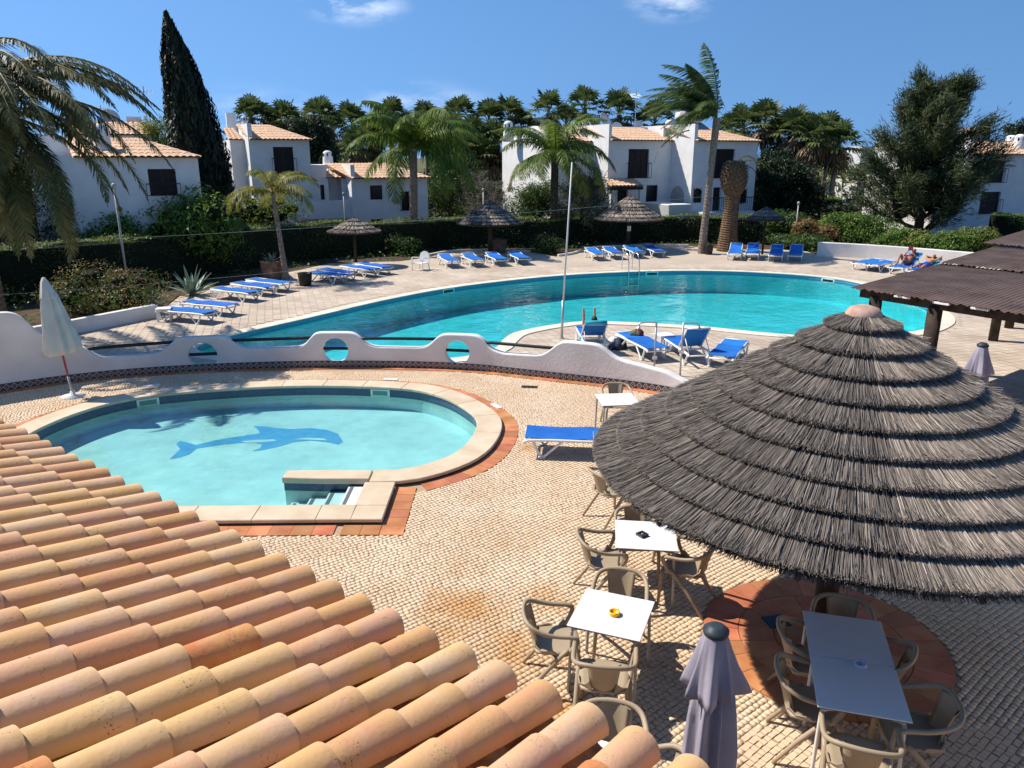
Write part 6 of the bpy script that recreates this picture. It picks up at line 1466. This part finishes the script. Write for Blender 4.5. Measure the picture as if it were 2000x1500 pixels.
def agave(px_, py_, r, n, label, z=0.0):
    p = gp(px_,py_); t = thing('agave', label, 'plant', (p.x,p.y,z))
    for k in range(n):
        a = 2.4*k; e = math.radians(75 - 60*k/n); L_ = r*random.uniform(.85,1.1); m_ = MB(); V = []
        for q in range(6):
            f_ = q/5; d = L_*f_; w_ = .10*r*(1-f_)**.7*(1 if q else .7); z = d*math.sin(e) - .12*r*f_*f_; h = d*math.cos(e)
            for s in (-1,0,1): V.append((h*math.cos(a)-s*w_*math.sin(a), h*math.sin(a)+s*w_*math.cos(a), z + (.03*r if s else 0)))
        m_.add(V, [(q*3+s,q*3+s+1,q*3+s+4,q*3+s+3) for q in range(5) for s in (0,1)]).build('leaf', M['agave'], t, smooth=True)
agave(375,577,1.25,20,'large grey-green agave left of the row of three loungers')
agave(297,596,.75,14,'small agave in front of the russet shrub')
pp = gp(543,548); agave(533,546,.6,12,'spiky plant growing in the stone planter behind the slim palm', .70)

# low ground cover on the beds beside the deck
n = 26000; q = np.c_[RNG.uniform(-24,24,n), RNG.uniform(20.5,46.5,n)]; big_ = offm(DECK, -3.4); keep = ~inpoly_np(q, DECK) & inpoly_np(q, offm(DECK, -2.6)) & (q[:,1] > 20.3) & (q[:,0] < 17.5)
q = q[keep]; z = np.abs(RNG.normal(0,.12,len(q)))*(1+np.sin(q[:,0]*1.7)*np.sin(q[:,1]*1.3)) + .02
o = leaves('ground_cover', np.c_[q,z], np.tile([0,0,1.],(len(q),1)), .15, .45, M['leaf_mid'], None); tag(o, 'low leafy ground cover between the deck and the hedge', 'ground cover', None, 'stuff')
# white depth plates set in the paddling pool surround
for (x,y,a) in ((297,760,.35),(763,741,-.08),(969,793,-1.05)):
    p = gp(x,y,.02); o = MB().box(-.17,.17,-.055,.055,-.006,.006).build('depth_plate', M['white_plastic'], kp); o.location = (p.x,p.y,.105 if x == 297 else .022); o.rotation_euler = (0,0,a)

# palms -----------------------------------------------------------------------------------
def frond_path(az, el, L_, droop, n=16, wind=(0,0,0), p=1.3):
    P = [Vector((0,0,0))]; 
    for k in range(n):
        s = (k+.5)/n; e = el - droop*s**p; d = Vector((math.cos(e)*math.cos(az), math.cos(e)*math.sin(az), math.sin(e))) + Vector(wind)*s*1.2; d.normalize(); P.append(P[-1] + d*L_/n)
    return P
def frond(P, ll, hang, nl, mat, parent, name='frond', wind=(0,0,0), wid=.022, stiff=.5, rr=.022, base=.12, mat_r=None):
    """midrib tube and leaflets; hang = how far the leaflets droop"""
    n = len(P)-1; tube = MB(); tube.tube(P, [rr*(1-.85*k/n)+.003 for k in range(n+1)], 5)
    S = np.linspace(base, .985, nl); V = []; w_ = Vector(wind)
    for s in S:
        x = s*n; i = min(int(x), n-1); f_ = x-i; p = P[i].lerp(P[i+1], f_); t_ = (P[i+1]-P[i]).normalized()
        side = t_.cross(Vector((0,0,1))); side = side.normalized() if side.length > .15 else Vector((1,0,0)); up = side.cross(t_)
        l = ll*(math.sin(PI*min(1,(s*.92+.10)))**.55)*random.uniform(.8,1.12)
        for sg_ in (-1,1):
            d = side*sg_ + t_*stiff + up*random.uniform(.05,.35) + w_*.8 + Vector((random.gauss(0,.12),random.gauss(0,.12),random.gauss(0,.12))); d.normalize()
            m1 = p + d*l*.5 + Vector((0,0,-hang*l*.18)); d2 = (d + Vector((0,0,-hang)) + w_).normalized(); e_ = m1 + d2*l*.5
            nrm = d.cross(t_); nrm = nrm.normalized() if nrm.length > .05 else up
            q = t_*wid
            V += [p-q*.6, p+q*.6, m1+q, m1-q, e_]
    b = len(tube.v); F = []
    for k in range(len(V)//5): o = b+5*k; F += [(o,o+1,o+2,o+3),(o+3,o+2,o+4)]
    tube.v += [tuple(v) for v in V]; tube.f += F
    return tube.build(name, mat, parent)
def trunk(t, P, R_, mat, rings=0, n=12, name='trunk'):
    if rings:
        Q = resample(P, (sum((b-a).length for a,b in zip([Vector(x) for x in P],[Vector(x) for x in P][1:])))/(rings*2)); m_ = len(Q); R2_ = [np.interp(k/(m_-1), np.linspace(0,1,len(R_)), R_)*(1.0 if k % 2 else .93) for k in range(m_)]
        return MB().tube(Q, [float(x) for x in R2_], n).build(name, mat, t)
    Q = catmull(P, 6); m_ = len(Q); R2_ = [float(np.interp(k/(m_-1), np.linspace(0,1,len(R_)), R_)) for k in range(m_)]
    return MB().tube(Q, R2_, n).build(name, mat, t, smooth=True)
def palm(name, label, base, top, R_, fr, mat, nl, ll, hang, tmat, rings=30, **kw):
    t = thing(name, label, 'palm tree', base); B = Vector(base); T = Vector(top)-B
    trunk(t, [(0,0,-.1), T*.35+Vector((0,0,0)), T*.7, T], R_, tmat, rings)
    for (az, el, L_, dr) in fr:
        P = [T + q for q in frond_path(az, el, L_, dr, wind=kw.get('wind',(0,0,0)), p=kw.get('p',1.3))]
        frond(P, ll*random.uniform(.85,1.1), hang, nl, kw.get('matf', lambda e: mat)(el), t, wind=kw.get('lwind',(0,0,0)), stiff=kw.get('stiff',.5), wid=kw.get('wid',.02), rr=kw.get('rr',.022))
    return t
rd = random.Random(5)
# slim yellow-green palm
fr = [(2*PI*k/11+rd.uniform(-.2,.2), rd.uniform(.35,1.3), rd.uniform(2.0,2.6), rd.uniform(1.5,2.3)) for k in range(13)]
palm('slim_palm', 'slim young palm with yellow-green drooping fronds beside the row of three loungers', (-9.47,32.2,0), (-9.75,32.2,3.55), [.15,.11,.10,.09], fr, M['queen_y'], 52, .55, 1.3, M['trunk'], 26, wid=.02, rr=.02)
# big drooping palm
fr = [(2*PI*k/22+rd.uniform(-.2,.2), rd.uniform(-.1,1.4), rd.uniform(3.8,4.9), rd.uniform(1.5,2.4)) for k in range(26)]
palm('drooping_palm', 'tall palm with long green drooping fronds left of the shaded umbrella', (-5.43,42.8,0), (-5.25,42.8,5.4), [.27,.23,.22,.20], fr, M['queen'], 78, 1.05, 2.0, M['trunk'], 34, wid=.030, rr=.035)
# feathery palm in front of the middle villa
fr = [(2*PI*k/20+rd.uniform(-.2,.2), rd.uniform(-.1,1.45), rd.uniform(3.4,4.4), rd.uniform(1.3,2.2)) for k in range(26)]
palm('feathery_palm', 'feathery palm with a dark trunk standing before the middle villa', (2.39,45.3,0), (2.45,45.3,5.0), [.24,.22,.22,.2], fr, M['queen'], 76, .95, 1.3, M['bark'], 30, wid=.028, rr=.035, matf=lambda e: M['queen_y'] if e < .15 else M['queen'])
# tall palm bent by the wind
fr = [(PI+rd.uniform(-1.3,1.3), rd.uniform(.25,1.55), rd.uniform(3.2,4.5), rd.uniform(.9,2.0)) for k in range(30)] + [(PI+rd.uniform(-1,1), 1.5, rd.uniform(2.8,3.4), .9) for k in range(6)]
palm('tall_palm', 'tallest palm with its fronds blown to the left by the wind', (10.19,41.6,0), (10.5,41.6,6.9), [.24,.19,.18,.2], fr, M['queen_w'], 74, .85, .6, M['trunk'], 40, wind=(-.35,0,.0), lwind=(-.7,0,-.25), wid=.027, rr=.03)
t = thing('hanging_frond', 'dry brown palm frond hanging in front of the middle villa', 'palm frond', (9.2,41.9,6.3))
frond(frond_path(PI, -.2, 2.6, 1.3), .25, 1.5, 30, M['fan_dead'], t, rr=.03)
# stout pruned date palm
sp_ = thing('pruned_palm', 'stout pruned palm trunk with a bulging stub crown and one bent frond', 'palm tree', (11.88,42.8,0))
trunk(sp_, [(0,0,-.1),(.02,0,1.2),(.05,0,2.4),(.08,0,3.1)], [.62,.50,.42,.44], M['trunk_brown'], 26, 14)
MB().lathe([(.42,3.0),(.62,3.35),(.68,3.8),(.60,4.3),(.42,4.65),(.15,4.8)], 16, (.08,0,0)).build('crown_core', M['trunk_brown'], sp_, smooth=True)
stub = MB().add([(-.07,0,0),(.07,0,0),(.05,-.02,.16),(-.05,-.02,.16),(-.06,.06,0),(.06,.06,0),(.04,.02,.17),(-.04,.02,.17)],[(0,1,2,3),(7,6,5,4),(0,3,7,4),(1,5,6,2),(3,2,6,7)]).mesh('leaf_stub')
for k in range(120):
    a = 2.4*k; f_ = k/120; z = 3.05+1.65*f_; r = float(np.interp(z,[3,3.35,3.8,4.3,4.65,4.8],[.42,.60,.67,.6,.42,.15])); o = put('leaf_stub', stub, M['fan_dead'], sp_)
    o.matrix_local = Matrix.Translation((.08+r*math.cos(a), r*math.sin(a), z)) @ Matrix.Rotation(a+PI/2,4,'Z') @ Matrix.Rotation(math.radians(35),4,'X')
for (az,el,L_,dr,mt) in ((.1,.5,2.2,1.6,M['date']),(.5,.9,2.0,2.2,M['date']),(-.4,.2,1.6,1.8,M['fan_dead']),(-1.5,-.9,1.5,.6,M['fan_dead']),(-1.9,-1.0,1.4,.4,M['fan_dead'])):
    frond([Vector((.1,0,4.55))+q for q in frond_path(az,el,L_,dr)], .3, .6, 26, mt, sp_, rr=.03)
# big date palm on the left, crown out of view
fr = [(rd.uniform(-1.25,.95), 1.0-1.0*(k/44)+rd.uniform(-.15,.15), rd.uniform(4.8,6.0), rd.uniform(1.5,2.2)) for k in range(44)] + [(PI*.5+PI*1.0*k/14, rd.uniform(.0,1.1), 5.0, 1.7) for k in range(14)] + [(-.30,1.30,5.6,2.9)]
palm('date_palm', 'large date palm with long arching fronds at the left edge', (-14.5,20.9,0), (-14.3,20.9,6.1), [.5,.42,.42,.5], fr, M['date'], 120, .60, .85, M['trunk_brown'], 40, stiff=.8, wid=.026, rr=.05, p=1.15)

# fan palms beyond the villas
def fan_crown(seed, nl=26, skirt=26):
    rr = random.Random(seed); V = []; F = []; V2 = []; F2 = []
    def fan(Vx, Fx, az, el, pet, R_, segs, droop):
        d = Vector((math.cos(el)*math.cos(az), math.cos(el)*math.sin(az), math.sin(el))); c0 = d*pet; s = Vector((-math.sin(az), math.cos(az), 0)); up = d.cross(s)*-1
        b = len(Vx); q = s*.03; Vx += [tuple(-q), tuple(q), tuple(c0+q), tuple(c0-q)]; Fx.append((b,b+1,b+2,b+3))
        for k in range(segs):
            a = -1.45 + 2.9*k/(segs-1); dd = (d*math.cos(a) + s*math.sin(a)).normalized(); l = R_*(1-.18*abs(a)/1.45)*rr.uniform(.85,1.08); w_ = dd.cross(up).normalized()*R_*.075
            m1 = c0 + dd*l*.6 + Vector((0,0,-droop*l*.08)); e_ = c0 + dd*l + Vector((0,0,-droop*l*.32)); b = len(Vx)
            Vx += [tuple(c0), tuple(m1+w_), tuple(e_), tuple(m1-w_)]; Fx.append((b,b+1,b+2,b+3))
    for k in range(nl): fan(V, F, 2.4*k+rr.uniform(-.2,.2), math.radians(80-95*k/nl+rr.uniform(-8,8)), rr.uniform(.55,.95), rr.uniform(.75,1.0), 11, 1.0)
    for k in range(skirt): fan(V2, F2, 2.4*k, math.radians(-30-50*k/skirt), rr.uniform(.5,.8), rr.uniform(.6,.8), 8, 1.6)
    m1 = bpy.data.meshes.new('crown'); m1.from_pydata(V,[],F); m2 = bpy.data.meshes.new('dead_leaf_skirt'); m2.from_pydata(V2,[],F2); m1.materials.append(M['fan_leaf']); m2.materials.append(M['fan_dead']); return m1, m2
FC = [fan_crown(s) for s in range(4)]
FP = [(490,228,72),(516,240,74),(560,238,73),(624,232,70),(688,243,72),(764,232,71),(833,240,73),(897,228,70),(955,238,72),(996,230,73),(1072,218,70),(1142,213,71),(1210,222,70),(1278,240,70),(1450,248,68),(1495,238,66),(1553,258,64),(1598,268,62),(1637,281,62),(722,272,66),(878,266,66),(925,276,65),(972,280,66),(1425,262,72),(1522,270,66),(1575,278,66),(1618,262,70),(700,288,64),(855,258,74),(1022,258,74),(1105,240,74),(735,255,78),(800,258,76),(912,300,64),(945,305,64),(590,262,78),(650,258,77),(540,262,77)]
def where(px_):
    for lim, s in ((530,'above the cypress-side villa roof'),(660,'above the left-of-centre villa'),(870,'behind the big drooping palm'),(975,'left of the middle villa'),(1300,'above the middle villa roof'),(1480,'right of the windblown palm')):
        if px_ < lim: return s
    return 'left of the feathery tree'
cnt = {}
for k,(x,y,Y) in enumerate(FP): cnt.setdefault(where(x), []).append((x,k))
ORD = ['leftmost','second from left','third from left','fourth from left','fifth from left','sixth from left','seventh from left','eighth from left','ninth from left','tenth from left','eleventh from left']
rank = {k: (ORD[i], w_) for w_, l in cnt.items() for i,(x,k) in enumerate(sorted(l))}
for k,(x,y,Y) in enumerate(FP):
    p = atY(x,y,Y); s = random.uniform(1.35,1.6); a = random.uniform(0,6.28)
    t = thing('fan_palm', 'fan palm on the skyline %s, %s there' % (rank[k][1], rank[k][0]), 'palm tree', (p.x,p.y,0), 0, 'fan palms beyond the villas')
    MB().tube([(0,0,0),(.1*math.sin(k),0,p.z*.5),(0,0,p.z-.1)], [.26,.2,.22], 8).build('trunk', M['trunk'], t, smooth=True)
    m1, m2 = FC[k % 4]
    for nm, me in (('crown',m1),('dead_leaf_skirt',m2)): o = put(nm, me, None, t, (0,0,p.z-.1), (0,0,a)); o.scale = (s,s,s)

# cypress
cx_, cy_ = atY(412,420,40).x, 40.0; tz = 11.5
cp_ = thing('cypress', 'tall dark columnar cypress between the two left villas', 'tree', (cx_,cy_,0))
def cyr(f_): return np.interp(f_, [0,.08,.25,.45,.65,.82,.93,1.0],[.75,1.25,1.42,1.30,1.02,.66,.32,.03])
n = 15000; f_ = RNG.random(n)**.9; a = RNG.uniform(0,2*PI,n); lob = 1+.10*np.sin(5*a+f_*9)+.08*np.sin(9*a-f_*23); r = cyr(f_)*lob*RNG.uniform(.82,1.05,n)
lean = -.55*f_**1.6*2.0
P = np.c_[r*np.cos(a)+lean, r*np.sin(a), f_*tz]; Nn = np.c_[np.cos(a),np.sin(a),np.full(n,.25)]
leaves('foliage', P, Nn, .34, .30, M['cypress'], cp_, along=np.c_[np.cos(a)*.25,np.sin(a)*.25,np.ones(n)])
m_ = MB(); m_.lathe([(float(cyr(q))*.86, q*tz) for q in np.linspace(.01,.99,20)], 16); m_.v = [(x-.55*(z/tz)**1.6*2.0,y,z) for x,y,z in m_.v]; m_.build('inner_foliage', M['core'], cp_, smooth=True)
MB().tube([(0,0,-.1),(0,0,1.5)], .2, 8).build('trunk', M['bark'], cp_)

# loose trees with branches -------------------------------------------------------------
def branchy(t, H, spread, nb, mat, seed, up=.8, r0=.18, start=.25, sub=3, droop=0.0):
    """trunk, limbs and twigs; returns twig points and directions"""
    rr = random.Random(seed); m_ = MB(); tips = []
    T = [Vector((0,0,-.1)), Vector((rr.gauss(0,.1),rr.gauss(0,.1),H*.35)), Vector((rr.gauss(0,.2),rr.gauss(0,.2),H*.7)), Vector((rr.gauss(0,.3),rr.gauss(0,.3),H*.98))]; C_ = catmull(T,6); nC = len(C_)
    MB().tube(C_, [r0*(1-.85*k/(nC-1)) for k in range(nC)], 8).build('trunk', mat, t, smooth=True)
    for k in range(nb):
        f_ = start + (1-start)*(k+.5)/nb; b = C_[min(nC-1,int(f_*(nC-1)))]; az = 2.4*k+rr.uniform(-.5,.5); L_ = spread*(1.05-.75*max(0,f_-start)/(1-start))*rr.uniform(.75,1.15); e = up*rr.uniform(.5,1.2)
        P = [b]; 
        for q in range(6): ee = e + .25*q/6 - droop*q/6; P.append(P[-1] + Vector((math.cos(ee)*math.cos(az+.1*q*rr.uniform(-1,1)), math.cos(ee)*math.sin(az), math.sin(ee)))*L_/6)
        m_.tube(P, [r0*.4*(1-.85*q/6) for q in range(7)], 5)
        for q in range(2,7):
            for s in range(sub):
                d = (P[q]-P[q-1]).normalized() + Vector((rr.gauss(0,.6),rr.gauss(0,.6),rr.gauss(0,.45)-droop*.4)); d.normalize(); e_ = P[q] + d*L_*rr.uniform(.15,.32); m_.tube([P[q], P[q].lerp(e_,.5)+Vector((0,0,.03)), e_], [.014,.009,.004], 3); tips.append((P[q], e_, d))
    m_.build('limb', mat, t); return tips
def tufts(tips, per, size, aspect, mat, t, spread, along=.7, name='crown'):
    A = np.array([tuple(x[0]) for x in tips]); B = np.array([tuple(x[1]) for x in tips]); D_ = np.array([tuple(x[2]) for x in tips]); n = len(tips)*per; i = np.repeat(np.arange(len(tips)), per); f_ = RNG.uniform(.1,1.15,(n,1))
    P = A[i]*(1-f_)+B[i]*f_ + RNG.normal(0,spread,(n,3)); return leaves(name, P, unit(n)+[0,0,.4], size, aspect, mat, t, along=D_[i]*along+[0,0,.15])
p = atY(1795,440,48)
ca = thing('feathery_tree', 'large dark feathery evergreen tree in front of the right-hand villa', 'tree', (p.x,p.y,0))
tips = branchy(ca, 8.6, 4.6, 46, M['bark'], 4, up=.62, r0=.32, start=.06, sub=6); tufts(tips, 42, .40, .11, M['casuarina'], ca, .20)
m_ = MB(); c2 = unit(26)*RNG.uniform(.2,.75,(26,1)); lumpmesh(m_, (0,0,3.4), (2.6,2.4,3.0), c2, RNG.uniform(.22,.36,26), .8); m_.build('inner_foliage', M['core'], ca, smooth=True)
for (x,Y,H,sp,nb,mt,per,sz,lb,seed,asp) in ((312,46,7.3,2.6,26,'leaf_yellow',26,.17,'light yellow-green tree left of the cypress',9,.3),(1140,47.5,3.7,2.4,24,'leaf_grey',30,.13,'grey-green bushy tree right of the feathery palm',10,.35),(1045,47.5,3.3,2.2,22,'leaf_mid',30,.14,'green bushy tree behind the feathery palm trunk',12,.35),(40,31,4.6,2.6,26,'leaf_dark',30,.14,'dark loose tree behind the date palm fronds',13,.3),
      (1530,54,4.4,3.0,34,'leaf_dark',60,.20,'dark evergreen right of the middle villa',14,.4),(1500,57,5.0,2.6,28,'leaf_dark',60,.20,'taller dark evergreen behind the pruned palm',15,.4),(620,62,7.8,2.8,30,'leaf_dark',50,.24,'dark tree below the fan palms left of centre',16,.4),(885,58,5.2,2.6,26,'leaf_mid',36,.2,'green tree behind the shaded thatched umbrella',17,.4),(-40,33,4.4,3.0,28,'leaf_mid',40,.14,'green tree beyond the far left edge',18,.35),(1990,62,7.6,2.5,24,'leaf_dark',40,.22,'dark tree behind the chimneys at the right edge',19,.4)):
    p = atY(x,400,Y); t = thing('tree', lb, 'tree', (p.x,p.y,0)); tips = branchy(t, H*.92, sp, nb, M['bark'], seed, up=.55, r0=.14, start=.12, sub=4); tufts(tips, per, sz, asp, M[mt], t, .24)
for (x,Y,H,sp,lb,seed) in ((930,54,4.2,2.2,'bare grey twiggy shrub left of the middle villa',21),(35,36,8.4,2.6,'bare twiggy tree behind the date palm at the left edge',22),(120,40,7.2,2.0,'thin bare tree above the left-hand villa roof',23),(960,52,3.4,1.8,'small bare shrub beside the sunlit gable wall',24)):
    p = atY(x,400,Y); t = thing('bare_tree', lb, 'tree', (p.x,p.y,0)); tips = branchy(t, H*.9, sp, 26, M['twig'], seed, up=.75, r0=.07, start=.1, sub=7); tufts(tips, 3, .08, .35, M['leaf_grey'], t, .1)
# far wood that reads as one mass
n = 60000; xx = RNG.uniform(-75,95,n); yy = RNG.uniform(76,98,n); top = 4.6+1.5*np.sin(xx*.21+1)+1.0*np.sin(xx*.53+yy*.2)+.7*np.sin(xx*1.3); top = np.where(xx > 26, top*.62, top); z = top*np.minimum(1, np.abs(RNG.random(n))**.35)
o = leaves('distant_wood', np.c_[xx,yy,z], unit(n)+[0,-.6,.8], .60, .4, M['fan_leaf'], None); tag(o, 'green mass of distant trees behind the fan palms', 'wood', None, 'stuff')
n = 26000; xx = RNG.uniform(-38,30,n); yy = RNG.uniform(58,66,n); top = 2.9+.9*np.sin(xx*.4+2)+.6*np.sin(xx*1.1); top = np.where(xx > 17, top*.6, top); z = top*RNG.random(n)**.4
o = leaves('undergrowth', np.c_[xx,yy,z], unit(n)+[0,-.6,.8], .34, .5, M['leaf_dark'], None); tag(o, 'dark undergrowth below the fan palms', 'undergrowth', None, 'stuff')
# thin wires across the garden
for (a, b, sag, lb) in (((-20,19.2,2.6),(9,37,3.2),.25,'thin wire crossing in front of the long dark hedge'),((-16,17.5,1.7),(-6,30,1.0),.12,'thin wire passing in front of the russet shrub')):
    A, B = Vector(a), Vector(b); P = [A.lerp(B,k/12) + Vector((0,0,-4*sag*(k/12)*(1-k/12))) for k in range(13)]
    tag(MB().tube(P, .004, 4).build('wire', M['table_leg']), lb, 'wire')
